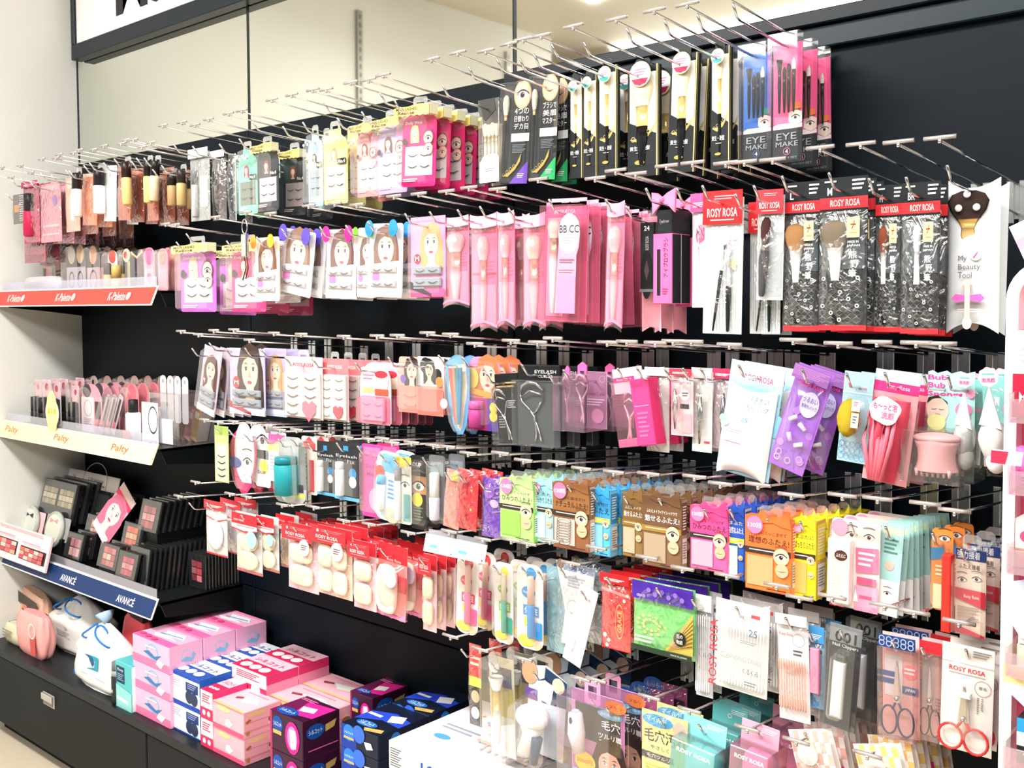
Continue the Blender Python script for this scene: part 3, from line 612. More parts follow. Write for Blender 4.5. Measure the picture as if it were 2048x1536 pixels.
def kumano(letter, jp, brc, bw=.5, fe='f0eef0', slim=False):
    def f(r, w, h, d):
        art = [('r', 0, .13, 1, .205, 'd8323a'), ('t', 'ROSY ROSA', .22, .145, .84, .19, 'fbe3dd'), ('t', letter, .16, .065, .26 if len(letter) == 1 else .34, .115, 'f4f4f4'), ('ln', .68, .02, .95, .10, 3, 'dcdcdc'), ('ln', .1, .02, .35, .045, 1, 'cfcfcf'), ('t', 'KUMANO BRUSH', .3, .222, .8, .238, 'd8d8d8', 0)]
        art += [('r', .05, .26, .95, .60, '4a5357'), ('r', 0, .965, 1, 1, 'd8323a')]
        for i in range(5):
            for j in range(7):
                cx, cy = .1+.2*i, .66+.045*j
                if (i*3+j) % 4: art += [('p', [(cx-.1, cy), (cx, cy-.022), (cx+.1, cy), (cx, cy-.019)], 'a7adaf'), ('p', [(cx-.1, cy), (cx, cy+.022), (cx+.1, cy), (cx, cy+.019)], '8a9194')]
                else: art += [('e', cx, cy, .045, 'b9bfc1', 1), ('e', cx, cy, .02, '2a3134', 1)]
        k_card(r, w, h, d, 'printed_bag', 'rect', '1b2023', art)
        k_brush(r, w, h, d*1.3, .36 if not slim else .44, .28, .955, bw, brc, fe, '1d1f21', fh=.27, hh=.58, metal=.1, hw=.16)
        k_film(r, w, h, d, 'film', (.0, .22, 1, .99), FILM)
        b = MB(); a, c, e, g = sub(w, h, .66, .27, .92, .40); b.box(a, c, -.0012, -.0006, g, e, 'f0dd96'); b.art([('t', 'ﾉ', .35, .15, .62, .6, '8a3020'), ('r', .3, .32, .72, .38, '8a3020'), ('ln', .25, .72, .8, .85, 1, 'b59a60')], front(a, e, c-a, e-g, -.0012), 1, 1)
        fm = front(-w/2, 0, w, h, -.0008); b.art([('t', 'MADE IN', .68, .42, .9, .435, 'f0f0f0', 0), ('t', 'JAPAN', .66, .445, .93, .462, 'f0f0f0'), ('t', '熊', .7, .485, .87, .535, 'f2f2f2'), ('t', '野', .74, .545, .91, .595, 'f2f2f2'), ('t', '筆', .7, .605, .87, .655, 'f2f2f2')], fm, w, h); b.build('gold_sticker', r)
    return f
def redpouch(cont, header='d5303a', hh=.17, body='ecebee', txt='ROSY ROSA', foot='d8424c', film=FILM, art=()):
    def f(r, w, h, d):
        k_card(r, w, h, d, 'backing_card', 'rect', body, list(art)+([('r', 0, .965, 1, 1, foot)] if foot else []), box=(.01, .05, .99, 1))
        b = MB(); H = h*hh; b.box(-w/2, w/2, d*.55, d*.6, -H, 0, header); b.art([('t', txt, .12, .52, .88, .78, 'fbeeee'), ('ln', .2, .85, .8, .93, 1, 'f6c9c9'), ('ln', .3, .15, .8, .3, 2, 'f2a0a4')] if txt else [('ln', .15, .5, .85, .8, 3, 'ffffff')], front(-w/2, 0, w, H, d*.55), w, H); b.build('header', r)
        cont(r, w, h, d)
        k_film(r, w, h, d*1.1, 'film', (0, hh*.9, 1, 1), film)
    return f
def eyelid(col, body, head, l1, l2, band='3a302c', price=True, kind=0):
    """folded-box kit with a bow shaped header"""
    def f(r, w, h, d):
        art = [('r', 0, 0, 1, .50, head), ('t', l1, .12, .19, .9, .24, '3a2a28' if kind != 2 else 'f2ede6'), ('t', l2, .08, .27, .96, .36, '3a2a28' if kind != 2 else 'ffffff', ), ('r', 0, .42, 1, .50, band), ('ln', .1, .445, .7, .475, 1, 'd8d0c8'),
               ('r', .06, .53, .62, .93, body), ('e', .80, .50, .17, 'e9bd9e'), ('eye', .80, .505, .22), ('e', .82, .68, .14, 'e2b090'), ('p', [(.7, .685), (.82, .70), (.94, .68), (.82, .692)], '5a3a2a'), ('ln', .5, .945, .92, .975, 1, '3a2a28')]
        if price: art += [('e', .23, .115, .18, 'ea7aa6'), ('t', '120回', .09, .085, .37, .15, 'ffffff')]
        if kind == 1: art += [('ring', .35, .56+.04*i, .2, .02, '5a504c', .35) for i in range(9)]
        k_box(r, w, h, d, 'printed_box', col, body, art, (('r', .1, .05, .9, .5, head), ('ln', .2, .1, .8, .45, 9, 'f4f0ea'), ('r', .15, .55, .85, .9, 'e8e4da'), ('ln', .2, .6, .8, .85, 7, '8a8478')), y0=0)
        b = MB(); b.prism([(-w*.30, -h*.03), (-w*.10, .010), (w*.05, -h*.01), (w*.18, -h*.015), (w*.46, .012), (w*.5, -h*.12), (w*.3, -h*.10), (w*.12, -h*.06), (-w*.1, -h*.08)], -.0018, -.0012, head); b.build('bow_flap', r)
        k_tab(r, w, h, d*.5, 'hang_tab', .5, .5, .02, .014, clear('f2f4f2', .25, .2))
    return f
def blister(card, art=(), sh='soft', csh=None, tube=None, shell=(.06, .06, .94, .96), tint=None, tubes=(), tubemat=None):
    def f(r, w, h, d):
        k_card(r, w, h, d, 'printed_card', sh, card, art)
        for t in tubes: k_tube(r, w, h, d, *t[:1], **t[1])
        k_shell(r, w, h, d, 'clear_blister', csh or sh, shell, m=tint or clear(haze=.06, gloss=.13))
    return f
def sq4(n, col='f7dfc6', sticker=True, head=.22):
    def f(r, w, h, d):
        pts = [(.5, .42, .38, .15), (.5, .76, .38, .15)] if n == 2 else [(.29, .42, .20, .16), (.71, .42, .20, .16), (.29, .78, .20, .16), (.71, .78, .20, .16)] if n == 4 else [(.5, .58, .36, .34)]
        k_card(r, w, h, d, 'backing_card', 'rect', 'f7c6cf' if n == 2 else 'f3c9b8', [('r', 0, 0, 1, .2, 'd5303a')])
        k_puffs(r, w, h, d, pts, col, 'square', 'sponge_puff')
        b = MB(); H = h*head; b.box(-w/2, w/2, -.0004, 0, -H, 0, 'd8323c'); b.art([('t', 'ROSY ROSA', .14, .48, .78, .7, 'fbe6e4'), ('ln', .2, .78, .9, .86, 1, 'f2a8a8'), ('e', .2, .2, .03, 'ffffff'), ('ln', .3, .1, .9, .3, 2, 'ee7a80')], front(-w/2, 0, w, H, -.0004), w, H); b.build('header', r)
        k_film(r, w, h, d, 'film', (0, head, 1, 1), FILM)
        if sticker:
            b = MB(); R = w*.17; b.prism([(w*.26+R*cos(2*pi*i/16), -h*.30+R*sin(2*pi*i/16)) for i in range(16)], -.0012, -.0006, 'f4dfe4'); b.art([('ln', .2, .35, .8, .7, 3, '6a4a4a')], front(w*.26-R, -h*.30+R, 2*R, 2*R, -.0012), 1, 1); b.build('round_sticker', r)
    return f
def cottonbox(front_art, side_art, top_art, col, scol=None):
    def f(r, w, h, d):
        b = MB(); b.bevbox(-w/2, w/2, 0, d, -h, 0, mat(col, .35), .0015)
        b.art(front_art, front(-w/2, 0, w, h, 0), w, h); b.art(side_art, side(w/2, 0, d, 0, h), d, h); b.art(top_art, top(-w/2, w, 0, d, 0), w, d)
        b.build('carton', r)
    return f

# ================================================================ ROW 1 (top)
LP, BP, PP = 'lash_pack', 'brush_pack', 'puff_pack'
FL, MB_, SP, TL, ET = 'false lashes', 'makeup brush', 'sponge pack', 'beauty tool', 'eyelid tape'
def slim(col, art=(), film=True, sh='rect'):
    def f(r, w, h, d):
        k_card(r, w, h, d, 'printed_card', sh, col, art)
        if film: k_film(r, w, h, d, 'film')
    return f
def pencard(col, cap, tw=.8, card=None, art=()):
    def f(r, w, h, d):
        if card: k_card(r, w, h, d, 'printed_card', 'rect', card, art)
        k_tube(r, w, h, d*.9, 'stick', .5, .04, 1, tw, col, cap, .36)
        k_tab(r, w, h, d, 'hang_tab', .5, .9, .02, .01)
    return f
A_ = lambda c: [('r', .1, .12, .9, .3, c), ('ln', .15, .35, .85, .55, 6, c), ('r', .1, .62, .9, .9, c)]
hang(0, 'crimson pouch with a black comb pack at the far left', 'mascara_pack', 'mascara', (37, 362, 69, 486), redpouch(lambda r, w, h, d: k_tube(r, w, h, d, 'mascara_tube', .5, .2, .9, .34, 'b3204a', '2b2228', .4), 'c23a60', .1, 'b3335c', '', None), 3, .04, 1.27)
hang(0, 'small black and orange comb card hanging by the left wall', 'comb_pack', 'mascara', (17, 388, 40, 447), slim('2c2a2c', [('r', .1, .35, .5, .6, 'e0763a'), ('ln', .55, .05, .95, .95, 12, 'b7b5b4')]), 1, D=1.25)
hang(0, 'crimson double pack hanging below the comb pouch', 'mascara_pack', 'mascara', (40, 482, 82, 525), slim('a52a4c', A_('7c2038')), 3, .04, 1.29, hook=False)
hang(0, 'mauve pink pouch with a violet sticker', 'cosmetic_pouch', 'cosmetic pouch', (71, 366, 112, 484), slim('c9808f', [('r', .05, .03, .95, .12, 'e6a4b4'), ('r', .1, .70, .9, .74, 'e6b4be'), ('r', .1, .85, .9, .88, 'e6b4be'), ('e', .72, .30, .12, '8a5aa8')]), 7, .035, 1.27)
hang(0, 'salmon card with a gold seal and white pen', 'eyeliner_pack', 'eyeliner', (122, 354, 149, 463), slim('eba896', [('r', .1, .05, .9, .2, 'f2c9bc'), ('e', .5, .38, .22, 'e2c072'), ('r', .35, .3, .6, .8, 'f4efe8')]), 4, .05, 1.27)
hang(0, 'black capped white pen before the orange sachet', 'eyeliner_pack', 'eyeliner', (143, 342, 155, 434), pencard('f0ece6', '241e1e'), 1, D=1.25)
hang(0, 'bright orange sachet near the left end of the top row', 'cosmetic_pouch', 'cosmetic pouch', (157, 346, 185, 450), slim('e57a4e', [('r', 0, 0, 1, .06, 'e9c9a8')]), 2, .04, 1.27, 3)
hang(0, 'white pen with a near black cap beside the orange sachet', 'eyeliner_pack', 'eyeliner', (186, 334, 200, 428), pencard('f4f2f2', '1e1a22'), 2, .05, 1.26)
hang(0, 'plain white sachet between the orange and the rust sachets', 'cosmetic_pouch', 'cosmetic pouch', (200, 330, 224, 442), slim('efeef2'), 2, .06, 1.27, 4)
hang(0, 'rust brown sachet of the left group', 'cosmetic_pouch', 'cosmetic pouch', (228, 330, 253, 440), slim('a8502f', [('r', .1, .03, .9, .1, 'c87a58')]), 5, .036, 1.27, 3)
hang(0, 'gold stick with a black cap on the rust sachets', 'eyeliner_pack', 'eyeliner', (240, 320, 253, 411), pencard('d8b878', '2b1a18'), 1, D=1.25, rot=-4)
hang(0, 'rust brown sachet of the right group', 'cosmetic_pouch', 'cosmetic pouch', (286, 328, 308, 441), slim('a24a2a', [('r', .1, .03, .9, .1, 'c87a58')]), 3, .04, 1.27, 2)
hang(0, 'gold pencil with a black top before the right rust sachets', 'eyeliner_pack', 'eyeliner', (285, 318, 297, 406), pencard('e2c27c', '1c1618'), 1, D=1.25)
hang(0, 'tan mascara stick leaning over the rust sachets', 'mascara_pack', 'mascara', (300, 318, 313, 402), pencard('d8c0a0', '1c1418'), 1, D=1.25, rot=6)
hang(0, 'bronze stick with a dark cap', 'eyeliner_pack', 'eyeliner', (333, 344, 346, 412), pencard('a88a60', '231c1a'), 2, .05, 1.27)
hang(0, 'old gold slender stick left of the grey clear packs', 'eyeliner_pack', 'eyeliner', (351, 336, 364, 412), pencard('b09a68', '2a2420'), 2, .05, 1.27)
hang(0, 'tall clear pack with a white header and grey card', 'tool_pack', TL, (370, 296, 409, 441), redpouch(lambda r, w, h, d: k_tube(r, w, h, d, 'grey_wand', .35, .3, .95, .2, 'a9abaa', '6c6e70', .3), 'eeeae8', .13, '9a9c9b', '', None, art=(('e', .6, .6, .12, 'e2646a'), ('r', .5, .35, .9, .8, 'c9cbca'))), 1, D=1.28)
hang(0, 'tall clear pack with a brown edge and dark card', 'tool_pack', TL, (414, 300, 442, 440), redpouch(lambda r, w, h, d: k_tube(r, w, h, d, 'dark_wand', .35, .3, .95, .2, '3a3432', '221e1e', .3), 'e6dedb', .10, '5b5350', '', None), 1, D=1.28)
hang(0, 'narrow black pack with a clear edge', 'tool_pack', TL, (447, 306, 462, 441), slim('20262a', [('r', .85, 0, 1, 1, 'a9afb0')]), 2, .04, 1.28)
hang(0, 'mint green lash pack with white lace trim', LP, FL, (463, 296, 501, 428), lashpack('7fcdb2', '6d7468', None, 'b0203a', white=True), 2, .045, 1.28, thick=.016)
hang(0, 'charcoal lash pack with a yellow ribbon header', LP, FL, (501, 286, 543, 421), lashpack('33363a', 'c2b2b6', 'dccc7a', '8a3a2a', white=True), 3, .07, 1.28, thick=.016)
hang(0, 'pale blue lash pack with white lace trim', LP, FL, (603, 264, 632, 412), lashpack('a6cbdd', '8a969c', None, '5a2a22', white=True), 2, .03, 1.29, thick=.016)
hang(0, 'lemon yellow lash pack with white lace trim', LP, FL, (634, 256, 681, 407), lashpack('efe78e', 'c9c2b4', None, 'd8905a', white=True), 3, .045, 1.29, thick=.016)
hang(0, 'coral pink lash pack with yellow ribbon header', LP, FL, (697, 246, 740, 392), lashpack('f79a98', 'cfc8cc', 'ded07c', '7a3a26'), 2, .05, 1.28, thick=.02)
hang(0, 'lilac lash pack with yellow ribbon header', LP, FL, (738, 234, 797, 385), lashpack('c9b0e4', 'cfc8cc', 'ded07c', '6a4428'), 2, .04, 1.28, thick=.02)
hang(0, 'magenta lash pack with yellow ribbon header', LP, FL, (790, 208, 858, 371), lashpack('e0186e', 'd9d0d4', 'e2d27c', 'e8b27a'), 6, .034, 1.27, 3, thick=.02)
def setofbrushes(r, w, h, d):
    k_card(r, w, h, d, 'backing_card', 'rect', '3a3a38', [('r', .1, .3, .95, .97, 'b9a98c')])
    for i in range(4): k_brush(r, w, h, d, .25+.18*i, .28+.02*(i % 2), .8, .22, 'f3e8c8', 'e0c88c', 'f4eee0', fh=.3, hh=.45, sh=i % 2)
    k_obj(r, lambda b: (b.prism([(-w*.4, -h*.76), (-w*.2, -h*.68), (w*.25, -h*.66), (w*.5, -h*.70), (w*.5, -h), (-w*.4, -h)], -.001, 0, 'f4ece4'), b.art([('ln', .3, .45, .8, .6, 2, '8a7a70')], front(-w*.4, -h*.7, w*.9, h*.3, -.001), 1, 1)), 'white_sleeve')
    k_obj(r, lambda b: b.prism([(-w*.4, 0), (w*.3, 0), (w*.36, -h*.14), (-w*.1, -h*.26), (-w*.2, -h*.24)], -.001, 0, '3c3c3a'), 'dark_flap')
    k_box(r, w, h, d, 'clear_pouch', m=clear(haze=.07, gloss=.14))
hang(0, 'cream eye brush set in a clear pouch with dark flap', BP, MB_, (955, 198, 997, 365), setofbrushes, 2, .03, 1.34)
hang(0, 'black eye brush card with a violet corner', BP, MB_, (1000, 164, 1056, 366), eyebrush('6a40b0', 1), 1, D=1.34, rot=4, thick=.012)
hang(0, 'black eyebrow brush card with an emerald corner', BP, MB_, (1057, 150, 1110, 358), eyebrush('22a85e', 0), 3, .028, 1.34, rot=3, thick=.012)
TE, RD = '4fb3ae', 'c73258'
hang(0, 'black and gold brush box with teal seal, leftmost of three', BP, MB_, (1131, 156, 1157, 356), goldbrush(TE, .3, 2), 1, D=1.36, thick=.02)
hang(0, 'black and gold brush box with teal seal, middle of three', BP, MB_, (1158, 148, 1186, 353), goldbrush(TE, .4, 0), 1, D=1.36, thick=.02)
hang(0, 'black and gold brush box with teal seal, widest of three', BP, MB_, (1188, 130, 1226, 352), goldbrush(TE, .4, 1), 2, .055, 1.36, thick=.02)
hang(0, 'wide black and gold powder brush box with crimson seal', BP, MB_, (1246, 130, 1308, 352), goldbrush(RD, .75, 0, .35), 2, .06, 1.37, thick=.022)
hang(0, 'black and gold cheek brush box with crimson seal', BP, MB_, (1333, 106, 1388, 343), goldbrush(RD, .6, 1, .3), 3, .035, 1.37, rot=2, thick=.022)
hang(0, 'black gold slim brush box with teal seal beside blue set', BP, MB_, (1414, 92, 1453, 338), goldbrush(TE, .4, 0), 3, .03, 1.37, thick=.02)
hang(0, 'blue eye brush set in a clear box', BP, MB_, (1474, 86, 1533, 326), eyemake('3c74c8', '2a62b4', '1f9a90'), 1, D=1.38, thick=.018)
hang(0, 'pink eye brush set in a clear box', BP, MB_, (1534, 64, 1596, 322), eyemake('f2588c', 'f0709a', 'ef7a42'), 3, .045, 1.37, thick=.018)
# ================================================================ ROW 2
hang(1, 'orchid pink lash pack with yellow ribbon header', LP, FL, (344, 486, 414, 624), lashpack('d468cf', 'eadce8', 'e6d98a', 'e8c49a'), 2, .105, 1.26, thick=.02)
hang(1, 'hot pink lash pack with yellow ribbon header', LP, FL, (446, 484, 514, 624), lashpack('e24080', 'e9c4cc', 'e6d98a', 'b83a3a'), 3, .06, 1.26, thick=.02)
hang(1, 'lash pack with orange flower tabs', LP, FL, (500, 474, 548, 602), modelpack('f7ead8', 'f0a438', '7a4a38'), 2, .05, 1.24)
hang(1, 'lash pack with purple flower tabs', LP, FL, (558, 460, 622, 590), modelpack('ebe6f6', '5a48b8', '8a6a5c'), 6, .024, 1.26, rot=9, yaw=0, sw=-1.2)
hang(1, 'lash pack with magenta flower tabs', LP, FL, (644, 458, 706, 597), modelpack('f9e6f0', 'd42a86', '6a4038'), 2, .04, 1.27, rot=2)
hang(1, 'lash pack with lime green flower tabs', LP, FL, (706, 455, 748, 595), modelpack('eef4dc', '74c838', '6a4038'), 2, .05, 1.27, rot=3)
hang(1, 'lash pack with blue flower tabs', LP, FL, (730, 446, 796, 594), modelpack('e6eef8', '2f8ad0', '7c5648'), 3, .035, 1.26, rot=2)
hang(1, 'pink lash card of a blonde woman in the second row', LP, FL, (811, 432, 880, 594), modelpack('f49ac4', None, 'c9a070', windows=1, foot='e0588e', cx=.6, fs=.36, strip='1d2026'), 2, .03, 1.27, rot=0)
hang(1, 'short pink sleeve holding one fluffy powder brush', BP, MB_, (877, 430, 929, 617), pinktube(.72, two=False), 1, D=1.28, thick=.02)
hang(1, 'pink sleeve with two crimson bands and small brushes', BP, MB_, (932, 426, 985, 664), pinktube(.4, 'e0446e', two=True), 2, .03, 1.28, thick=.02)
hang(1, 'slender pink sleeve left of the board seam', BP, MB_, (986, 420, 1020, 660), pinktube(.5, 'dc4a78'), 2, .04, 1.28, thick=.02)
hang(1, 'pale pink sleeve with a cream brush right of the seam', BP, MB_, (1037, 424, 1083, 661), pinktube(.7, 'dc4a78', br='faf0d4'), 2, .04, 1.28, thick=.02)
hang(1, 'wide pink foundation brush box with an oval label', BP, MB_, (1078, 402, 1163, 643), bbcc, 7, .028, 1.255, rot=2, thick=.018, sw=-.5)
hang(1, 'slim pink sleeve hanging in front of the wide boxes', BP, MB_, (1208, 400, 1243, 665), pinktube(.7, 'e2527e'), 1, D=1.245, rot=2, thick=.018)
def brush24(r, w, h, d):
    k_card(r, w, h, d*.7, 'insert_card', [(0, .05), (1, .05), (1, 1), (.5, .95), (0, 1)], 'f6c4d4', [('r', .06, .66, .94, .96, 'eadfd8')])
    k_box(r, w, h, d*.8, 'black_box', '202326', None, [('t', '24', .3, .05, .7, .12, 'f0f0f0'), ('tv', 'ROSY ROSA', .4, .2, .65, .4, '9a9a9a'), ('e', .5, .75, .42, '101213', 3.6), ('r', 0, .96, 1, 1, '5a5f60')], box=(.14, .10, .86, .67), y0=.001, y1=d*.6)
    k_pillow(r, w, h, d, 'pillow_sleeve', clear('f9cbd8', .1, .12), .04)
hang(1, 'black number 24 brush in a pink scalloped sleeve', BP, MB_, (1274, 420, 1312, 664), brush24, 3, .034, 1.28, thick=.02)
def browbox(r, w, h, d):
    k_box(r, w, h, d, 'slim_box', 'f2679e', '1f2226', [('r', .22, .22, .40, .88, '1e1d20'), ('tv', 'アイブロウブラシ', .55, .06, .80, .62, '5a1e34'), ('ln', .52, .78, .8, .88, 3, '9a3a5c')], (('r', .47, 0, .5, 1, 'd9d9dc'),), box=(0, .37, 1, 1))
    k_box(r, w, h, d, 'black_neck', '1f2226', '1f2226', [('t', 'Eyebrow', .2, .4, .8, .6, 'b0a8ac', 0)], box=(.2, .16, 1.0, .37))
    k_obj(r, lambda b: (b.prism([(-w*.5, .0), (-w*.2, -h*.01), (w*.05, -h*.05), (w*.35, -h*.01), (w*.75, .004), (w*.7, -h*.19), (w*.35, -h*.12), (w*.05, -h*.10), (-w*.1, -h*.12), (-w*.45, -h*.20)], -.004, 0, 'f78ab4'), b.blob((w*.05, -.004, -h*.07), (w*.12, .004, w*.14), mat('f07aa8'))), 'paper_bow')
hang(1, 'pink eyebrow brush box tied with a paper bow', 'brush_box', MB_, (1306, 384, 1344, 608), browbox, 2, .055, 1.27, yaw=0, thick=.05)
hang(1, 'thin pink and white brush card before the striped pouch', BP, MB_, (1376, 386, 1410, 615), redpouch(lambda r, w, h, d: k_brush(r, w, h, d, .5, .3, .97, .14, '3a2a28', 'e8d8d0', 'f3c4d0', fh=.1, hh=.25), 'f05a98', .16, 'f3e3ec', '', None, art=(('e', .5, .33, .3, 'f0609a', 1.8),)), 2, .05, 1.28)
def striped(r, w, h, d):
    k_brush(r, w, h, d, .46, .37, .985, .07, '5a6066', 'dcdfe2', '1b1f22', tilt=8, fh=.07, hh=.30, sh=1, hw=.075); k_brush(r, w, h, d, .70, .40, .985, .09, 'e9e9e9', 'dcdfe2', '1f2a2a', fh=.10, hh=.45, hw=.12)
ST = tuple([('r', .02+.08*i, .27, .05+.08*i, .99, 'c9d1d3') for i in range(12)])
SF = redpouch(striped, 'e02c32', .235, 'eef2f3', 'ROSY ROSA', None, art=ST+(('ring', .74, .335, .17, .012, 'd99aac'), ('ln', .62, .31, .86, .35, 2, 'd99aac'), ('p', [(.78, .44), (.88, .47), (.84, .54), (.7, .5)], 'dcdca0')))
hang(1, 'striped white pouch with red header and two black brushes', BP, MB_, (1401, 380, 1480, 668), SF, 1, D=1.275, rot=1)
hang(1, 'striped grey pouch half hidden behind the brown brush bag', BP, MB_, (1492, 402, 1554, 668), SF, 2, .03, 1.30)
hang(1, 'short red headed bag with a dark paddle brush', BP, MB_, (1508, 378, 1562, 600), redpouch(lambda r, w, h, d: k_brush(r, w, h, d, .35, .25, .97, .4, '4a2a28', '5a4a46', '4c4a4e', tilt=3, fh=.35, hh=.42, hw=.34, metal=0), 'd93a44', .22, 'c6ccce', 'ROSY ROSA', None, art=(('r', .05, .22, .95, .97, 'aeb6b8'), ('e', .88, .3, .14, 'f4f4f4', 1.5), ('r', .78, .42, .98, .55, 'f4f4f4'))), 1, D=1.265, rot=1)
hang(1, 'black patterned bag marked L with a tan powder brush', BP, MB_, (1561, 362, 1634, 662), kumano('L', 1, 'a57a4e', .66), 2, .03, 1.275)
hang(1, 'black patterned bag marked M with a grey powder brush', BP, MB_, (1632, 352, 1728, 661), kumano('M', 1, '7c6f5e', .64), 4, .026, 1.26)
hang(1, 'black patterned bag with a medium brown cheek brush', BP, MB_, (1744, 368, 1799, 664), kumano('M', 1, '8a4a34', .42), 2, .03, 1.28)
hang(1, 'black patterned bag with a white slim eyebrow brush', BP, MB_, (1797, 362, 1874, 668), kumano('BR', 1, 'e9e9ea', .22, 'f4f4f6', True), 3, .03, 1.265)
def mybeauty(r, w, h, d):
    m = wallmat('marble_paper', 'f4f5f6', 'cfd6da', 22, .35)
    b = MB()
    def fn(u, v):
        x = (u-.5)*2; sc = (1-x*x)*.055*h; z = -.01*h-sc*(1-v)*1.1-v*(h-.01*h-sc*1.25)
        return (x*w/2, d*.5-(d*.5)*(1-x*x)**.5*(.2+.8*sin(pi*(v*.9+.05))), z)
    b.grid(fn, 12, 12, m); b.grid(lambda u, v: (lambda p: (p[0], d-p[1], p[2]))(fn(u, v)), 12, 12, m); b.build('marbled_sleeve', r)
    k_brush(r, w, h, d*.1,   .46, .09, .48, .8, '3a2c28', 'd3ab62', 'e0bd7c', fh=.46, hh=.60, hw=.24, metal=.3)
    b = MB(); fm = front(-w/2, 0, w, h, -.0015)
    b.art([('t', 'My', .30, .50, .46, .545, '5a5a62', 0), ('t', 'Beauty', .30, .555, .72, .60, '5a5a62', 0), ('t', 'Tool', .30, .607, .56, .645, '5a5a62', 0), ('e', .63, .50, .11, 'f6e2ee'), ('p', [(.58, .515), (.66, .48), (.675, .487), (.6, .523)], 'e8559c'),
           ('ring', .49, .70, .09, .02, 'c9a058', .5), ('p', [(.18, .775), (.26, .745), (.5, .755), (.74, .745), (.82, .775), (.72, .80), (.5, .785), (.28, .80)], 'ee6ab8'), ('ln', .3, .84, .75, .87, 2, 'c9c4cc'), ('r', .44, .655, .54, .93, 'f3cfc4'), ('e', .49, .93, .09, 'f2d5cc', 1.4)], fm, w, h)
    b.build('printed_front', r)
    b = MB()
    for x, z in ((.46, .115), (.30, .20), (.64, .20)): b.blob(((x-.5)*w, -.004, -z*h), (.0045, .002, .0045), mat('e9e7e8', .2), 10, 6)
    b.build('clear_stud', r)
hang(1, 'white marbled sleeve with a large dark goat hair brush', BP, MB_, (1888, 352, 1994, 668), mybeauty, 2, .035, 1.31, thick=.03)
def clipfn(r, w, h, d):
    b = MB(); b.tube([(w*.3*cos(t), d*.5, -h*.12+h*.12*sin(t)) for t in [2*pi*i/14 for i in range(15)]], .0012, CHROME, 6, False); b.build('ring', r)
    b = MB(); b.bevbox(-w*.3, w*.35, 0, d, -h*.62, -h*.24, CHROME, .002); b.build('jaw', r)
    b = MB(); b.tube([(-w*.1, d*.5, -h*.6), (w*.1, d*.5, -h*.8), (-w*.3, d*.5, -h)], .0014, mat('3a3434', .4), 6); b.tube([(w*.2, d*.5, -h*.6), (w*.35, d*.5, -h*.8), (w*.05, d*.5, -h*.98)], .0014, mat('3a3434', .4), 6); b.build('wire_leg', r)
hang(1, 'small chrome spring clip dangling before the orange tabbed lashes', 'spring_clip', 'clip', (477, 438, 494, 560), clipfn, 1, D=1.215, hook=False, thick=.008)
# ================================================================ ROW 3
hang(2, 'blue grey lash card leaning steeply left', LP, FL, (400, 697, 436, 832), modelpack('c9b6c4', None, '5a3c34', windows=1, foot='f4eef2', cx=.5, fs=.42), 5, .02, 1.27, rot=14, sw=-1)
hang(2, 'lavender lash card of a dark haired woman with red strip', LP, FL, (449, 697, 519, 830), modelpack('c4b9e6', None, '3c2a26', windows=1, foot='d8d4e8', cx=.58, fs=.40, strip='a8203a'), 2, .03, 1.27)
hang(2, 'lavender lash card of a blonde woman', LP, FL, (518, 697, 563, 833), modelpack('b6acdf', None, 'c09a6a', windows=1, foot='c9d4ee', cx=.5, fs=.40), 3, .03, 1.29)
def lash10(bg, head, heart, hc):
    def f(r, w, h, d):
        k_card(r, w, h, d, 'printed_card', 'rect', bg, [('r', 0, 0, 1, .25, head), ('t', 'ROSY ROSA', .22, .10, .78, .16, hc)])
        k_lashtray(r, w, h, d, (.03, .26, .97, .97), 5, 2, 'efe8e2', '6a5a52')
        b = MB(); s = w*.2; X, Z = w*.22, -h*.84
        b.prism([(X, Z-s), (X-s*.9, Z-s*.1), (X-s*.85, Z+s*.55), (X-s*.4, Z+s*.75), (X, Z+s*.45), (X+s*.4, Z+s*.75), (X+s*.85, Z+s*.55), (X+s*.9, Z-s*.1)], d-.009, d-.008, heart); b.build('heart_sticker', r)
        k_shell(r, w, h, d, 'clear_blister', 'rect', (.0, .24, 1, 1), m=clear(haze=.03, gloss=.06)); k_tab(r, w, h, d, 'hang_tab', .5, .3, .02, .014)
    return f
hang(2, 'ten lash tray with white trimming and a pink heart', LP, FL, (560, 714, 634, 838), lash10('f9dde2', 'f6b8bf', 'ee6a80', 'b8303e'), 1, D=1.26)
hang(2, 'ten lash tray with coral header and a red heart', LP, FL, (634, 718, 686, 843), lash10('f6cfd2', 'ef7a80', 'd83848', 'f8d8d4'), 4, .035, 1.27)
def pinktray(r, w, h, d):
    k_card(r, w, h, d, 'printed_card', 'arch', 'f8b9c9', [('r', .05, .1, .55, .45, 'f9cdd8'), ('ln', .1, .15, .5, .32, 3, 'ea7a9a'), ('r', .1, .42, .45, .5, 'f4d878'), ('e', .70, .32, .22, 'f9ead2', 1.1), ('e', .7, .2, .2, 'c43a4a', .4), ('r', .5, .43, .92, .53, 'b0563c')])
    k_lashtray(r, w, h, d, (.1, .58, .85, .94), 2, 2, 'dcd3ee', '9a90b8'); k_shell(r, w, h, d, 'clear_blister', 'round', (.02, .55, .98, 1), m=clear('f9c6d2', .1, .12))
hang(2, 'candy pink lash box with a lilac tray window', LP, FL, (706, 724, 768, 850), pinktray, 6, .022, 1.26, thick=.016)
hang(2, 'coral lash blister with a black haired face header', LP, FL, (788, 714, 835, 826), blister('f6a694', [('face', .55, .25, .42, '231a1c'), ('e', .2, .4, .12, '6a4ab0'), ('r', 0, .52, 1, 1, 'f28a80'), ('lash', .5, .68, .6, 'b86860'), ('lash', .5, .85, .6, 'b86860')], 'round'), 2, .05, 1.27)
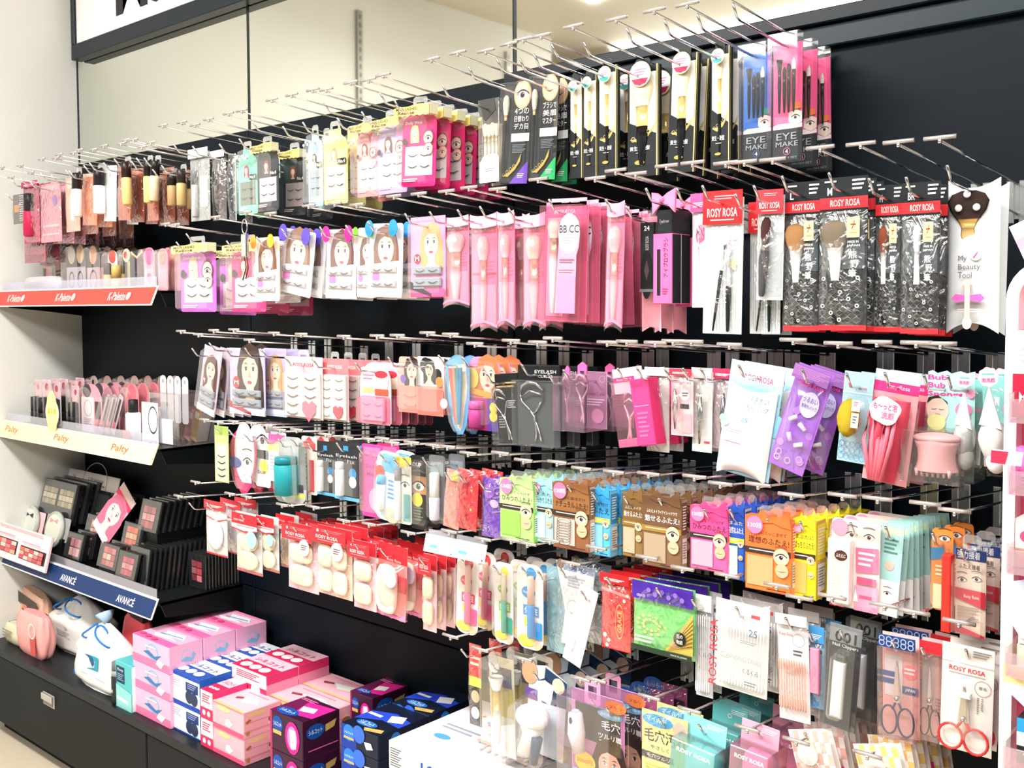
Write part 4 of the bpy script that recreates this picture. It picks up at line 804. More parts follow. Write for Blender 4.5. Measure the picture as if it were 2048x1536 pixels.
hang(2, 'coral lash blister with a cow spotted header', LP, FL, (826, 714, 878, 832), blister('f6a694', [('r', 0, 0, 1, .5, 'f8f3ee'), ('e', .3, .15, .22, '1e1a1c'), ('e', .75, .3, .16, '1e1a1c'), ('face', .45, .22, .3, '231a1c'), ('e', .85, .42, .14, 'f09a58'), ('r', 0, .55, 1, 1, 'f0786e')], 'round'), 3, .045, 1.27)
def tweezblue(r, w, h, d):
    k_card(r, w, h, d, 'blue_card', 'drop', '5fa6dc', [('p', [(.15, .12), (.85, .12), (.88, .4), (.6, .9), (.5, .94), (.4, .9), (.12, .4)], 'dcd9c0')])
    for i, (cx, col, t) in enumerate(((.30, 'd85a50', -7), (.45, 'e08068', -3), (.6, '2d8a9a', 3), (.74, '2a7aa8', 7))): k_obj(r, lambda b, cx=cx, t=t, col=col: b.prism([((cx-.5)*w-w*.06, -h*.16), ((cx-.5)*w+w*.06, -h*.16), ((cx-.5)*w*.3+w*.05, -h*.84), ((cx-.5)*w*.3-w*.02, -h*.86)], d*.3, d*.5, mat(col, .3)), 'tweezer_blade')
    k_shell(r, w, h, d, 'clear_blister', 'drop', (0, 0, 1, 1)); b = MB(); b.prism([(-w*.42+w*.15*cos(t), -h*.60+w*.15*sin(t)) for t in [2*pi*i/14 for i in range(14)]], -.001, -.0005, 'f2eef4'); b.build('round_sticker', r)
hang(2, 'sky blue teardrop pack of red and teal tweezers', 'tweezers_pack', 'tweezers', (880, 710, 928, 872), tweezblue, 2, .03, 1.26, rot=-3)
hang(2, 'violet lash curler blister with an orange haired face', 'curler_pack', 'eyelash curler', (926, 714, 990, 862), blister('e88ab8', [('face', .62, .26, .5, 'c8744a'), ('e', .15, .30, .2, 'f2c95a', 1.2), ('p', [(0, .42), (1, .50), (1, .58), (0, .50)], 'e89a3a'), ('r', 0, .56, .62, 1, 'a82a72'), ('r', .62, .56, 1, 1, '5a3a9a'), ('e', .82, .68, .12, 'f2dc48'), ('e', .82, .80, .12, 'f2dc48')], 'soft', tubes=(('purple_curler', dict(cx=.35, y0=.6, y1=.96, tw=.4, col='a83a80', cap='c05a98', capf=.3)),)), 3, .03, 1.27)
def curlerbox(s):
    def f(r, w, h, d):
        k_box(r, w, h, d, 'black_box', '16181a', '0f1112', [('ln', .08, .12, .92, .22, 2, 'b99a6a'), ('ln', .45, .38, .85, .5, 4, 'c9c9c9'), ('ln', .1, .6, .4, .78, 5, '8a8a8a')] if s else [('t', 'EYELASH', .42, .06, .92, .10, 'e8e8e8', 0), ('t', 'CURLER', .5, .12, .85, .155, 'e8e8e8', 0), ('r', .0, .22, 1, 1, '4a4f52')], box=(0, .02, 1, 1), y0=d*.5)
        k_curler(r, w, h, d*.8, .38 if s else .42, .22, .97, .5 if s else .55, -14 if s else -8)
        k_box(r, w, h, d, 'clear_front', m=clear(haze=.06, gloss=.15), box=(0, .20, 1, 1), y1=d*.5)
    return f
hang(2, 'slim black curler box with gold lettering', 'curler_pack', 'eyelash curler', (975, 745, 1022, 890), curlerbox(1), 2, .05, 1.26, rot=-5, thick=.03)
hang(2, 'wide clear and black curler box with a chrome curler', 'curler_pack', 'eyelash curler', (1020, 728, 1104, 893), curlerbox(0), 3, .05, 1.25, rot=-1, thick=.035)
def lilacbox(r, w, h, d):
    k_card(r, w, h, d, 'lilac_card', 'rect', 'e6c4da', [('t', 'Eyelash Curler', .08, .36, .94, .44, '9a4a78', 0), ('ln', .1, .48, .9, .62, 3, 'f6f0f4'), ('ring', .8, .13, .13, .02, 'f4eaf0'), ('e', .6, .78, .28, 'f0b8d4')], box=(0, .07, 1, 1))
    k_curler(r, w, h, d*.8, .5, .1, .9, .5, 0, mat('ddb8cc', .3, .3)); k_box(r, w, h, d, 'clear_box', m=clear('fbeaf6', .13, .16), box=(0, .07, 1, 1))
    b = MB(); b.prism([(-w*.2, -h*.09), (-w*.2, .004), (0, .010), (w*.2, .004), (w*.2, -h*.09), (w*.1, -h*.09), (w*.1, -.004), (-w*.1, -.004), (-w*.1, -h*.09)], d*.4, d*.45, 'f06ab0'); b.build('hang_tab', r)
hang(2, 'lilac lash curler in a clear cuboid with purple tab', 'curler_box', 'eyelash curler', (1104, 745, 1126, 862), lilacbox, 1, D=1.25, thick=.06)
hang(2, 'pink lash curler in a clear cuboid with pink tab', 'curler_box', 'eyelash curler', (1123, 738, 1167, 864), lilacbox, 3, .075, 1.25, thick=.06)
def tiltbox(r, w, h, d):
    k_card(r, w, h, d, 'tall_header', 'rect', 'f3dfe6', [('r', 0, .35, .72, .55, 'ee3f80'), ('t', 'Rosy Rosa', .12, .40, .62, .50, 'f8d0de')], y=d*.3, box=(0, 0, .8, .32))
    k_curler(r, w, h, d*.8, .30, .3, .95, .35, 12, mat('f7c6cf', .3, .2)); k_box(r, w, h, d, 'pink_side', 'f2407e', 'e23672', [('r', .1, .4, .9, .41, 'f7a0c0'), ('ln', .2, .5, .8, .9, 6, 'ee6a9a')], box=(.52, .16, 1, 1), y0=.001)
    k_box(r, w, h, d, 'clear_box', m=clear('fde6ee', .1, .15), box=(0, .16, .52, 1)); k_box(r, w, h, d, 'pink_foot', 'f26a98', None, box=(0, .90, .52, 1), y0=.002)
hang(2, 'hot pink and clear curler box tilted to the right', 'curler_box', 'eyelash curler', (1216, 735, 1290, 893), tiltbox, 2, .06, 1.25, rot=-9, thick=.03)
def tweezers(col='c9ccce', cx=.5, t=0):
    def g(r, w, h, d):
        k_obj(r, lambda b: (b.tube([((cx-.5)*w, d*.4, -h*.30), ((cx-.5)*w-w*.09+w*t, d*.4, -h*.6), ((cx-.5)*w-w*.01+w*t, d*.4, -h*.9)], [.002, .0022, .0008], mat(col, .2, .9), 6), b.tube([((cx-.5)*w, d*.4, -h*.30), ((cx-.5)*w+w*.09+w*t, d*.4, -h*.6), ((cx-.5)*w+w*.01+w*t, d*.4, -h*.9)], [.002, .0022, .0008], mat(col, .2, .9), 6)), 'tweezers')
    return g
hang(2, 'grey clear bag of slanted silver tweezers', 'tweezers_pack', 'tweezers', (1284, 735, 1330, 905), redpouch(tweezers(t=.1), 'f0eeee', .10, 'c9c9c6', 'ROSY ROSA', None), 2, .04, 1.27)
hang(2, 'pale pink tweezer card with a black label', 'tweezers_pack', 'tweezers', (1333, 738, 1378, 873), redpouch(tweezers(cx=.3), 'ee3a4e', .10, 'f7c6cc', '', None, art=(('t', 'Rosy Rosa', .1, .14, .9, .2, 'e05a70'), ('e', .62, .36, .22, 'f6eeee', 1), ('ln', .5, .32, .78, .4, 2, '6a5a5a'), ('r', .42, .50, .82, .57, '2a2426'), ('r', .5, .65, .95, .95, 'f3a8b0'))), 2, .06, 1.26)
hang(2, 'narrow white tweezer bag beside the blue cotton bag', 'tweezers_pack', 'tweezers', (1378, 736, 1418, 906), redpouch(tweezers('b4b4b4'), 'f2dfe0', .12, 'dcd8d6', 'ROSY ROSA', None, art=(('e', .6, .32, .2, 'f4eeee'), ('r', .6, .86, .9, .89, 'd83a50'))), 2, .03, 1.27, rot=1)
hang(2, 'narrow pinkish tweezer bag with a deep pink top', 'tweezers_pack', 'tweezers', (1420, 738, 1462, 900), redpouch(tweezers('a89aa0', cx=.6), 'd83a60', .12, 'c8b4bc', '', None), 2, .03, 1.28, rot=2)
def cotton(r, w, h, d):
    k_card(r, w, h, d, 'light_blue_bag', 'rect', 'a9d8ea', [('r', 0, 0, 1, .16, 'bfe2ee'), ('t', 'ROSY ROSA', .28, .10, .82, .155, 'd04a6e'), ('e', .1, .6, .12, 'd8eef6'), ('e', .95, .5, .2, '8cc8e4')])
    k_obj(r, lambda b: b.grid(lambda u, v: ((u-.5)*w*.92, d*.8-d*1.1*(sin(pi*u)*sin(pi*v))**.45 if 0 < u < 1 and 0 < v < 1 else d*.8, -h*.24-v*h*.72+.06*h*(abs(u-.5)*2)**2*(1-2*v)), 14, 14, mat('fbfcfc', .9)), 'cotton_pads')
    b = MB()
    def fm(x, y, l):
        u = min(.999, max(.001, (x-.5)/.92+.5)); v = min(.999, max(.001, (y-.24)/.72)); return ((x-.5)*w, d*.8-d*1.1*(sin(pi*u)*sin(pi*v))**.45-.0016-l*2, -y*h)
    b.art([('t', 'うるおい', .55, .27, .88, .32, '5a7c90', .02), ('t', '部分パック', .55, .34, .9, .39, '5a7c90', .02), ('e', .14, .52, .16, '9fd3ea', .6), ('t', '25', .52, .45, .64, .49, '3a9ac8'), ('ln', .28, .57, .58, .61, 2, 'e890a0'), ('ln', .28, .68, .58, .70, 1, 'e06a80')], fm, w, h); b.build('printed_text', r)
    k_film(r, w, h, d*1.35, 'film', (0, .16, 1, 1), clear('f4fbfe', .06, .13))
hang(2, 'large sky blue bag of white cotton pads', 'cotton_bag', 'cotton pads', (1447, 730, 1556, 962), cotton, 2, .035, 1.26, rot=9, thick=.022)
def ribbed(r, w, h, d, header='8a5a9c', hh=.13, txt='Rosy Rosa'):
    b = MB(); H = h*hh; b.box(-w/2, w/2, 0, .001, -H, 0, header); b.art([('ln', 0, .1, 1, .8, 6, 'a87ab8')], front(-w/2, 0, w, H, 0), w, H); b.build('pleated_header', r)
def purplebag(r, w, h, d):
    k_card(r, w, h, d, 'purple_bag', 'rect', '9a62c0', [('e', .5+.35*cos(i*2.4), .62+.3*sin(i*1.7), .10, 'b98ad6') for i in range(9)]+[('ring', .2+.3*(i % 3), .86+.05*(i % 2), .09, .03, 'cfaee6') for i in range(4)]+[('e', .62, .34, .26, 'd9e6f4', 1.3), ('t', 'うるおい', .42, .27, .82, .32, '4a4a6a'), ('t', '気持ちパック', .42, .34, .84, .38, '4a4a6a')])
    ribbed(r, w, h, d)
    b = MB(); fm = front(-w/2, 0, w, h, d*.4)
    for cx, cy, t in ((.35, .5, 40), (.65, .55, -30), (.4, .68, -60), (.7, .72, 30)): b.tube([((cx-.5)*w-.006*cos(R_(t)), d*.4, -cy*h-.006*sin(R_(t))), ((cx-.5)*w+.006*cos(R_(t)), d*.4, -cy*h+.006*sin(R_(t)))], .003, mat('f6f4f8', .4), 8)
    b.build('white_capsule', r); b = MB(); b.art([('t', 'Rosy Rosa', .3, .13, .95, .18, 'c9307a')], front(-w/2, 0, w, h, -.0005), w, h); b.build('printed_text', r)
    k_film(r, w, h, d*1.2, 'film', (0, .14, 1, 1), clear('f6eaff', .08, .16))
hang(2, 'purple bag of facial sheets hanging at a steep tilt', 'mask_bag', 'face mask', (1589, 738, 1664, 958), purplebag, 2, .05, 1.26, rot=18)
def puffbag(r, w, h, d):
    k_card(r, w, h, d, 'blue_bag', 'rect', '9fc8d8', [('t', 'Rosy Rosa', .2, .15, .8, .2, 'c84a68'), ('r', 0, .22, 1, .24, 'c4e2ec')]+[('ring', .12+.19*i, .80+.07*j, .1, .02, '5a8fb4') for i in range(5) for j in range(3)])
    def fz(b): b.blob((-w*.08, d*.2, -h*.50), (w*.36, d*.7, h*.20), mat('f0d23c', .95, bump=.8), 24, 16, lambda a, c: 1+.05*sin(9*a+5*c)+.04*sin(17*a*1+9*c))
    k_obj(r, fz, 'yellow_fluffy_puff'); b = MB(); b.box(w*.14, w*.42, -d*.6, -d*.58, -h*.40, -h*.28, 'f6ece4'); b.box(w*.16, w*.40, -d*.6, -d*.58, -h*.58, -h*.42, 'f3f0ea'); b.art([('ln', .2, .15, .8, .6, 3, 'c8505a')], front(w*.14, -h*.28, w*.28, h*.12, -d*.6), 1, 1); b.art([('ln', .2, .2, .8, .8, 3, '5a5a5a')], front(w*.16, -h*.42, w*.24, h*.16, -d*.6), 1, 1); b.build('paper_label', r)
    k_film(r, w, h, d*1.4, 'film', (0, .22, 1, 1))
hang(2, 'small blue bag holding a fluffy yellow puff', 'puff_bag', 'facial puff', (1678, 746, 1738, 930), puffbag, 2, .05, 1.25, rot=5, thick=.018)
def netbag(r, w, h, d):
    k_card(r, w, h, d, 'rose_bag', 'rect', 'f0a0a8', [('r', 0, 0, 1, .10, 'b8dcec'), ('r', 0, .10, 1, .19, 'e8387c'), ('t', 'Rosy Rosa', .3, .12, .8, .17, 'f8c8d8')])
    def net(b):
        b.grid(lambda u, v: ((u-.5)*w*(.82-.42*max(0, v-.4)), d*.6-d*1.2*sin(pi*u)**.6*sin(pi*min(1, v+.05))**.5*(1+.18*sin(14*u+5*v)) if 0 < u < 1 else d*.6, -h*.24-v*h*.74), 26, 16, mat('f0506a', .8, bump=.6))
        for i in range(6): b.tube([((i-2.5)*w*.11, -d*.5, -h*.35), ((i-2.5)*w*.13+.003*sin(i), -d*.65, -h*.6), ((i-2.5)*w*.05, -d*.4, -h*.95)], .0028, mat('f4788c', .8), 6)
    k_obj(r, net, 'foaming_net')
    b = MB(); c0 = [(w*(.08+.34*cos(t))*(1+.06*sin(5*t)), -h*.32+h*.12*sin(t)*(1+.08*sin(4*t))) for t in [2*pi*i/24 for i in range(24)]]; b.prism(c0, -d*.85, -d*.82, 'f7b6c6'); b.art([('t', 'も〜っと泡', .1, .2, .9, .48, 'e0306a', .02), ('t', '洗顔', .4, .55, .85, .82, 'f06090', .02)], front(-w*.24, -h*.21, w*.64, h*.22, -d*.85), w*.64, h*.22); b.build('foam_shaped_label', r)
    k_film(r, w, h, d*1.5, 'film', (0, .18, 1, 1), clear('fff0f0', .07, .15))
hang(2, 'rose bag holding a red foaming net', 'net_bag', 'foaming net', (1738, 745, 1830, 975), netbag, 2, .05, 1.25, rot=7, thick=.022)
def bubsponge(r, w, h, d):
    k_card(r, w, h, d, 'aqua_header', 'wave', 'b4ece4', [('t', 'Bub', .0, .05, .42, .14, 'ee4a9a', .03), ('t', 'Bub', .0, .18, .38, .27, 'ee4a9a', .03), ('t', 'Sponge', .0, .33, .78, .43, 'ee4a9a', .03), ('e', .22, .66, .24, 'f6d8c8', 1.15), ('p', [(-.02, .55), (.1, .46), (.3, .44), (.44, .55), (.42, .5), (.22, .40), (.02, .44)], '3a2a26'), ('lash', .14, .63, .12), ('lash', .3, .63, .12), ('e', .22, .74, .07, 'e07a8a', .6), ('e', .2, .86, .2, 'f2f0a8', .9), ('e', .78, .62, .18, 'f490b4', .8), ('e', .78, .72, .14, 'f4a8c4', .6), ('e', .85, .90, .05, 'c02a6a'), ('e', .92, .35, .1, 'f0a0c4')], box=(.22, 0, 1, .55))
    k_box(r, w, h, d, 'clear_box', m=clear('f6fbfa', .08, .17), box=(0, .52, 1, 1))
    def sp(b):
        b.grid(lambda u, v: ((cos(2*pi*u))*w*.36*(1.12-.55*v*(1-v)*1.6-.12*v if v > .02 else .2), d*.5+sin(2*pi*u)*d*.40, -h*.60-v*h*.30), 22, 10, mat('f9b0b4', .7)); b.blob((0, d*.5, -h*.60), (w*.40, d*.42, h*.05), mat('fbbcc0', .7))
        for i in range(7): b.tube([(w*(-.27+.09*i), d*.25, -h*.88), (w*(-.27+.09*i), d*.25, -h*.95)], [.003, .0015], mat('f9b8bc', .6), 6)
    k_obj(r, sp, 'pink_sponge_body')
hang(2, 'aqua headed box with a pink cupcake shaped face sponge', 'sponge_box', 'face sponge', (1800, 748, 1922, 968), bubsponge, 2, .05, 1.25, thick=.05)
def whitepuff(hd):
    def f(r, w, h, d):
        k_card(r, w, h, d, 'aqua_card', 'rect', '8cd2cc', [('e', .3, .3, .16, 'f490b4'), ('e', .8, .35, .14, 'f4a8c4'), ('r', 0, .6, 1, 1, 'd9d2cc')], box=(0, .05, 1, .9))
        k_obj(r, lambda b: (b.blob((0, d*.3, -h*.62), (w*.46, d*.5, h*.20), mat('f6f3f2', .95, bump=.5), 20, 12, lambda a, c: 1+.05*sin(6*a+4*c)), b.blob((w*.1, d*.3, -h*.82), (w*.34, d*.4, h*.12), mat('f6f3f2', .95), 16, 10)), 'white_sponge')
        k_obj(r, lambda b: b.prism([(w*.0, -h*.12), (-w*.36, -h*.48), (w*.4, -h*.52)], -.002, -.001, mat('e6e2f2', .5)), 'folded_paper')
        k_film(r, w, h, d*1.3, 'film', (0, .1, 1, 1))
        b = MB(); b.prism([(w*.34*cos(t)*(1+.06*sin(8*t)), -h*.04+w*.34*sin(t)*(1+.06*sin(8*t))) for t in [2*pi*i/32 for i in range(32)]], -.003, -.002, 'f9c6dc'); b.art([('ln', .2, .3, .8, .5, 1, '6ac0b8'), ('t', '泡洗顔', .16, .55, .84, .78, 'd83a80', .02)], front(-w*.34, -h*.04+w*.34, w*.68, w*.68, -.003), 1, 1); b.build('scalloped_sticker', r)
    return f
hang(2, 'white sponge bag with scalloped pink seal behind the cupcake sponge', 'sponge_bag', 'face sponge', (1908, 752, 1954, 955), whitepuff(0), 2, .05, 1.29, thick=.03, rot=2)
hang(2, 'white sponge bag with pink seal nearest the white stand', 'sponge_bag', 'face sponge', (1948, 745, 2008, 962), whitepuff(1), 2, .05, 1.27, thick=.03, rot=-2, hx=-.43)
# ================================================================ ROW 4
hang(3, 'lime green strip card with four black lashes', LP, FL, (419, 853, 446, 965), slim('cfd88c', [('r', 0, 0, 1, .16, '9db85a'), ('r', .08, .3, .92, .97, 'e2e6b4')]+[('lash', .5, .52+.115*i, .62, '1a1c1a') for i in range(4)], False), 1, D=1.23)
hang(3, 'hot pink lash compact with a white oval label', LP, FL, (450, 858, 502, 990), blister('e8306a', [('e', .55, .36, .38, 'f4f0f4', 1.8), ('eye', .66, .50, .3), ('e', .2, .53, .24, '2a3aa0', .5), ('r', .45, .62, .62, .70, 'f8e6ee'), ('r', .66, .62, .83, .70, 'f8e6ee'), ('r', .45, .73, .62, .81, 'f8e6ee'), ('r', .66, .73, .83, .81, 'f8e6ee')], 'drop'), 3, .035, 1.25)
hang(3, 'black and white lash card with an open eye picture', LP, FL, (500, 866, 530, 975), blister('e9eaec', [('r', 0, 0, 1, .28, 'd8dde2'), ('eye', .5, .15, .7), ('r', .1, .32, .9, .48, '2a3034'), ('e', .6, .62, .26, 'f2e63a'), ('t', 'DUP', .2, .7, .7, .76, '2a2a2a')], 'round'), 2, .04, 1.26)
hang(3, 'pink and yellow headed small lash blister', LP, FL, (527, 870, 560, 965), blister('f0f0ee', [('r', 0, 0, 1, .2, 'f05a9a'), ('p', [(0, .2), (1, .16), (1, .32), (0, .36)], 'f4e04a'), ('ln', .1, .45, .9, .8, 5, '9ab0b8')], 'round'), 1, D=1.25)
def tealbottle(r, w, h, d):
    k_card(r, w, h, d, 'printed_card', 'soft', 'b9c2c2', [('r', .1, .84, .95, .90, 'd8e85a'), ('r', .3, .70, .9, .82, '20282c')])
    k_tube(r, w, h, d, 'teal_bottle', .45, .28, .86, .62, '1f8f96', '157a86', .18); b = MB(); b.prism([(-w*.08+w*.26*cos(t), -h*.5+w*.22*sin(t)) for t in [2*pi*i/16 for i in range(16)]], -.001, 0, '9a6a50'); b.art([('t', 'DUP', .2, .3, .8, .7, 'f4eee8')], front(-w*.34, -h*.5+w*.22, w*.52, w*.44, -.001), 1, 1); b.build('oval_label', r)
    k_shell(r, w, h, d, 'clear_blister', 'soft', (0, 0, 1, 1))
hang(3, 'clear blister with a teal bottle and lime band', 'remover_pack', 'lash remover', (540, 876, 592, 1010), tealbottle, 1, D=1.24, rot=-2, thick=.02)
hang(3, 'narrow red and cream strip blister', LP, FL, (593, 874, 624, 990), blister('e9dcd0', [('p', [(.5, 0), (.9, .12), (.9, .22), (.1, .22), (.1, .12)], 'd84a50'), ('r', .1, .25, .4, .9, 'efe6c4'), ('ln', .15, .3, .35, .85, 8, 'c0483a'), ('r', .5, .4, .8, .95, 'c83a4a')], 'round'), 3, .03, 1.26)
def lashfix(r, w, h, d):
    k_card(r, w, h, d, 'black_card', 'rect', '26292c', [('r', .36, .08, .56, .17, '3a90c8'), ('t', 'Eyelash', .06, .23, .9, .29, 'd8d8da', 0), ('t', 'Fix', .52, .31, .82, .37, 'd8d8da', 0), ('e', .74, .54, .15, '3a8ac4'), ('e', .74, .68, .15, 'f0dcd0'), ('r', 0, .94, 1, 1, '6ab4dc')])
    k_tube(r, w, h, d, 'adhesive_tube', .30, .35, .93, .26, 'e9eef4', 'f4f4f6', .2); k_shell(r, w, h, d, 'clear_blister', 'rect', (.05, .3, .95, .93))
hang(3, 'black eyelash adhesive card with blue footing, left one', 'adhesive_pack', 'lash glue', (624, 884, 660, 992), lashfix, 1, D=1.26)
hang(3, 'black eyelash adhesive card with blue footing, right stack', 'adhesive_pack', 'lash glue', (659, 884, 708, 1002), lashfix, 2, .035, 1.24)
hang(3, 'magenta pouch standing out left of the blue tube', LP, FL, (713, 890, 755, 1036), blister('e8489a', [('t', 'Dolly', .2, .28, .8, .34, '8a2a7a'), ('t', 'Mink', .25, .38, .75, .44, '8a2a7a'), ('r', .1, .04, .9, .16, 'f07ab4'), ('e', .6, .75, .25, 'f09ac0', 1.4)], 'round'), 2, .04, 1.25)
hang(3, 'white and sky blue tube blister leaning left', 'adhesive_pack', 'lash glue', (745, 905, 795, 1045), blister('cfe4f2', [('r', .2, .05, .9, .3, '5ab4e0'), ('e', .15, .33, .2, 'e8483a', 1), ('ln', .5, .4, .9, .7, 5, '3a8ac8'), ('e', .7, .9, .3, 'eec6b0', .7)], 'soft', tubes=(('white_tube', dict(cx=.3, y0=.35, y1=.85, tw=.26, col='f4f8fc', cap='6ab8e4', capf=.25)),)), 2, .04, 1.24, rot=5)
hang(3, 'clear blister with a yellow rimmed white tube', 'adhesive_pack', 'lash glue', (782, 915, 812, 1050), blister('e0ded6', [('r', 0, 0, 1, .14, 'e8c84a'), ('eye', .6, .42, .5), ('r', .5, .55, .95, .95, '5aa0a0')], 'round', tubes=(('white_tube', dict(cx=.25, y0=.2, y1=.95, tw=.3, col='f2f2f4', cap='8a8a8e', capf=.2)),)), 1, D=1.24)
hang(3, 'black oval lash blister with an amber eye', LP, FL, (806, 912, 844, 1060), blister('2a2c2a', [('t', 'DUP', .25, .10, .7, .16, 'e8e8e0'), ('r', .1, .28, .95, .52, 'c08a60'), ('eye', .55, .42, .6, '3a5a2a'), ('e', .5, .60, .28, 'e8d83a', .9), ('ln', .3, .7, .8, .9, 5, '6a7a5a')], 'soft'), 3, .035, 1.25)
hang(3, 'clear blister with a lavender and white pen', 'eyeliner_pack', 'eyeliner', (848, 912, 880, 1048), blister('6a6e70', [('r', .1, .1, .9, .3, '8a9a9e')], 'round', tubes=(('lavender_pen', dict(cx=.5, y0=.25, y1=.95, tw=.5, col='dcdcf0', cap='f4f4f6', capf=.5)),)), 2, .05, 1.25)
STAR = [('e', .2+.3*((i*2) % 3)/1.2, .2+.11*i, .045, 'f2c45a') for i in range(7)]
hang(3, 'pale red clear pack with gold stars and small rings', ET, ET, (884, 942, 915, 1060), slim('e88a80', STAR+[('r', .1, .05, .9, .18, 'c9b88a'), ('e', .6, .1, .2, 'f2c040')]), 2, .03, 1.24, rot=6)
hang(3, 'bright red pack with gold stars', ET, ET, (906, 945, 948, 1062), slim('d82030', STAR+[('r', .1, .1, .5, .9, 'c01826')]), 3, .03, 1.24, rot=4)
hang(3, 'violet pack with lilac diagonal stripes', ET, ET, (955, 958, 998, 1078), slim('6a34b0', [('p', [(.5, .0+.08*i), (1, -.06+.08*i if i else 0), (1, -.03+.08*i if i else .03), (.5, .03+.08*i)], '9a70d0') for i in range(8)]+[('e', .35, .22, .26, 'a060d8'), ('ln', .2, .18, .5, .26, 2, 'f4eef8'), ('e', .6, .42, .2, 'c8b0ec', .7), ('t', 'ひみつ', .08, .8, .4, .92, 'c8b8f0')]), 3, .03, 1.25, rot=1)
hang(3, 'lime green eyelid tape box', 'tape_box', ET, (999, 960, 1066, 1080), eyelid('a6e07a', '8ed85a', 'b4e890', 'まぶたくっつけず', 'ひみつのふたえ!'), 6, .032, 1.24, thick=.014)
hang(3, 'pale aqua eyelid tape box', 'tape_box', ET, (1067, 962, 1106, 1085), eyelid('a6dcee', 'b8e6f4', '9ad6ea', 'まぶた', 'しっかりふたえ'), 6, .032, 1.25, thick=.014)
hang(3, 'brown wood grain eyelid tape box with curved strips', 'tape_box', ET, (1105, 968, 1178, 1100), eyelid('8a5a3c', 'c9bdb4', '8f6038', 'まぶたに貼るだけ', 'ナチュラルふたえ!', kind=1), 6, .032, 1.235, thick=.014)
hang(3, 'vivid blue eyelid tape box turned sideways', 'tape_box', ET, (1183, 980, 1220, 1112), eyelid('58b4e4', '8fd0f0', '3a9ad8', 'くせ付け', 'ふたえ', band='e6dc4a', price=False), 7, .028, 1.25, thick=.02)
hang(3, 'taupe eyelid tape box half covered by its twin', 'tape_box', ET, (1245, 988, 1286, 1115), eyelid('8a6a3e', 'b8a68c', '7c5c34', 'ふたえメイク', '魅せるふたえ!', band='8c6c2c', price=False, kind=2), 6, .03, 1.25, thick=.014)
hang(3, 'large taupe eyelid tape box with a yellow seal', 'tape_box', ET, (1284, 994, 1362, 1136), eyelid('7a5c44', 'a8947c', '6c4e38', 'ふたえメイク×アイシャドウで', '魅せるふたえ!', band='9a7a34', price=False, kind=2), 7, .03, 1.235, thick=.016)
hang(3, 'hot pink eyelid tape box', 'tape_box', ET, (1380, 1015, 1455, 1142), eyelid('f0609a', 'f6a0b4', 'f04a8a', 'まぶたなくっつけず', 'ひみつのふたえ'), 6, .032, 1.24, thick=.014)
hang(3, 'royal blue eyelid tape box with a lime label', 'tape_box', ET, (1456, 1015, 1489, 1160), eyelid('2c5ab8', 'c4d8ee', '2a50b0', 'まぶた', '自然なふたえ', band='d8e03c', price=False, kind=2), 5, .035, 1.245, thick=.02)
hang(3, 'orange eyelid tape box', 'tape_box', ET, (1490, 1035, 1582, 1184), eyelid('f47a3a', 'f8a070', 'f2703a', 'まぶたにくいこませて', '理想のふたえ!'), 5, .036, 1.23, thick=.016)
hang(3, 'lemon yellow eyelid tape box', 'tape_box', ET, (1586, 1040, 1632, 1198), eyelid('f0d828', 'd8a85a', 'f0dc30', 'まぶたに', 'ぱっちりふたえ!'), 5, .036, 1.24, thick=.03)
def tapewhite(r, w, h, d):
    k_card(r, w, h, d, 'printed_card', 'round', 'f9e3e0', [('r', .45, .0, 1, .30, 'fbeadf'), ('eye', .42, .17, .2, '5a3a20'), ('eye', .78, .17, .2, '5a3a20'), ('e', .18, .10, .17, 'f4a0ba'), ('p', [(.52, .30), (.98, .28), (1, .55), (.54, .58)], 'ee6a96'), ('ln', .58, .34, .92, .52, 3, 'fbd6e2'), ('r', .56, .62, .96, .70, 'e8487c'), ('r', .52, .72, 1, 1, 'f49abc'), ('r', .62, .82, .88, .86, 'e0487c'), ('p', [(.5, .9), (.55, .76), (.6, .9)], 'fdf4f4')])
    b = MB(); a, c, e, g = sub(w, h, .03, .22, .48, .93); b.bevbox(a, c, -.001, d*.9, g, e, mat('fdf8f0', .5), .001); b.art([('ln', .12, .2, .88, .98, 16, 'e3cfae'), ('e', .62, .24, .30, '4a2c24', .8), ('t', 'ふたえに', .4, .21, .84, .27, 'f4ece8')], front(a, e, c-a, e-g, -.001), c-a, e-g); b.build('tape_sheet', r)
    b = MB(); b.art([('t', 'Rosy Rosa', .1, .945, .4, .97, 'd8506a')], front(-w/2, 0, w, h, -.001), w, h); b.build('printed_text', r); k_shell(r, w, h, d, 'clear_blister', 'round', (0, 0, 1, 1), m=clear(haze=.04, gloss=.1))
hang(3, 'white and pink eyelid tape card with two eyes', 'tape_card', ET, (1654, 1044, 1752, 1224), tapewhite, 4, .036, 1.23, thick=.014, rot=1)
hang(3, 'thin teal and white tape card of the fanned stack', 'tape_card', ET, (1756, 1050, 1802, 1238), slim('a8d4d0', [('r', .1, .05, .9, .12, 'd8e8b8'), ('ln', .2, .17, .8, .35, 4, '5a8a88'), ('e', .5, .46, .2, 'f0b8a8'), ('r', 0, .62, 1, 1, 'f3eeee'), ('eye', .5, .76, .3)], False), 11, .016, 1.24, rot=4, sw=-.9)
hang(3, 'orange card with a peach bottle before the red box', ET, ET, (1857, 1060, 1900, 1226), blister('ee8a3a', [('eye', .6, .12, .5), ('p', [(.0, .25), (.6, .22), (.6, .36), (0, .4)], '2a80b8'), ('ln', .2, .45, .8, .6, 3, 'f8e0b8'), ('r', .1, .68, .9, .98, 'f6dcb0')], 'round'), 3, .04, 1.25)
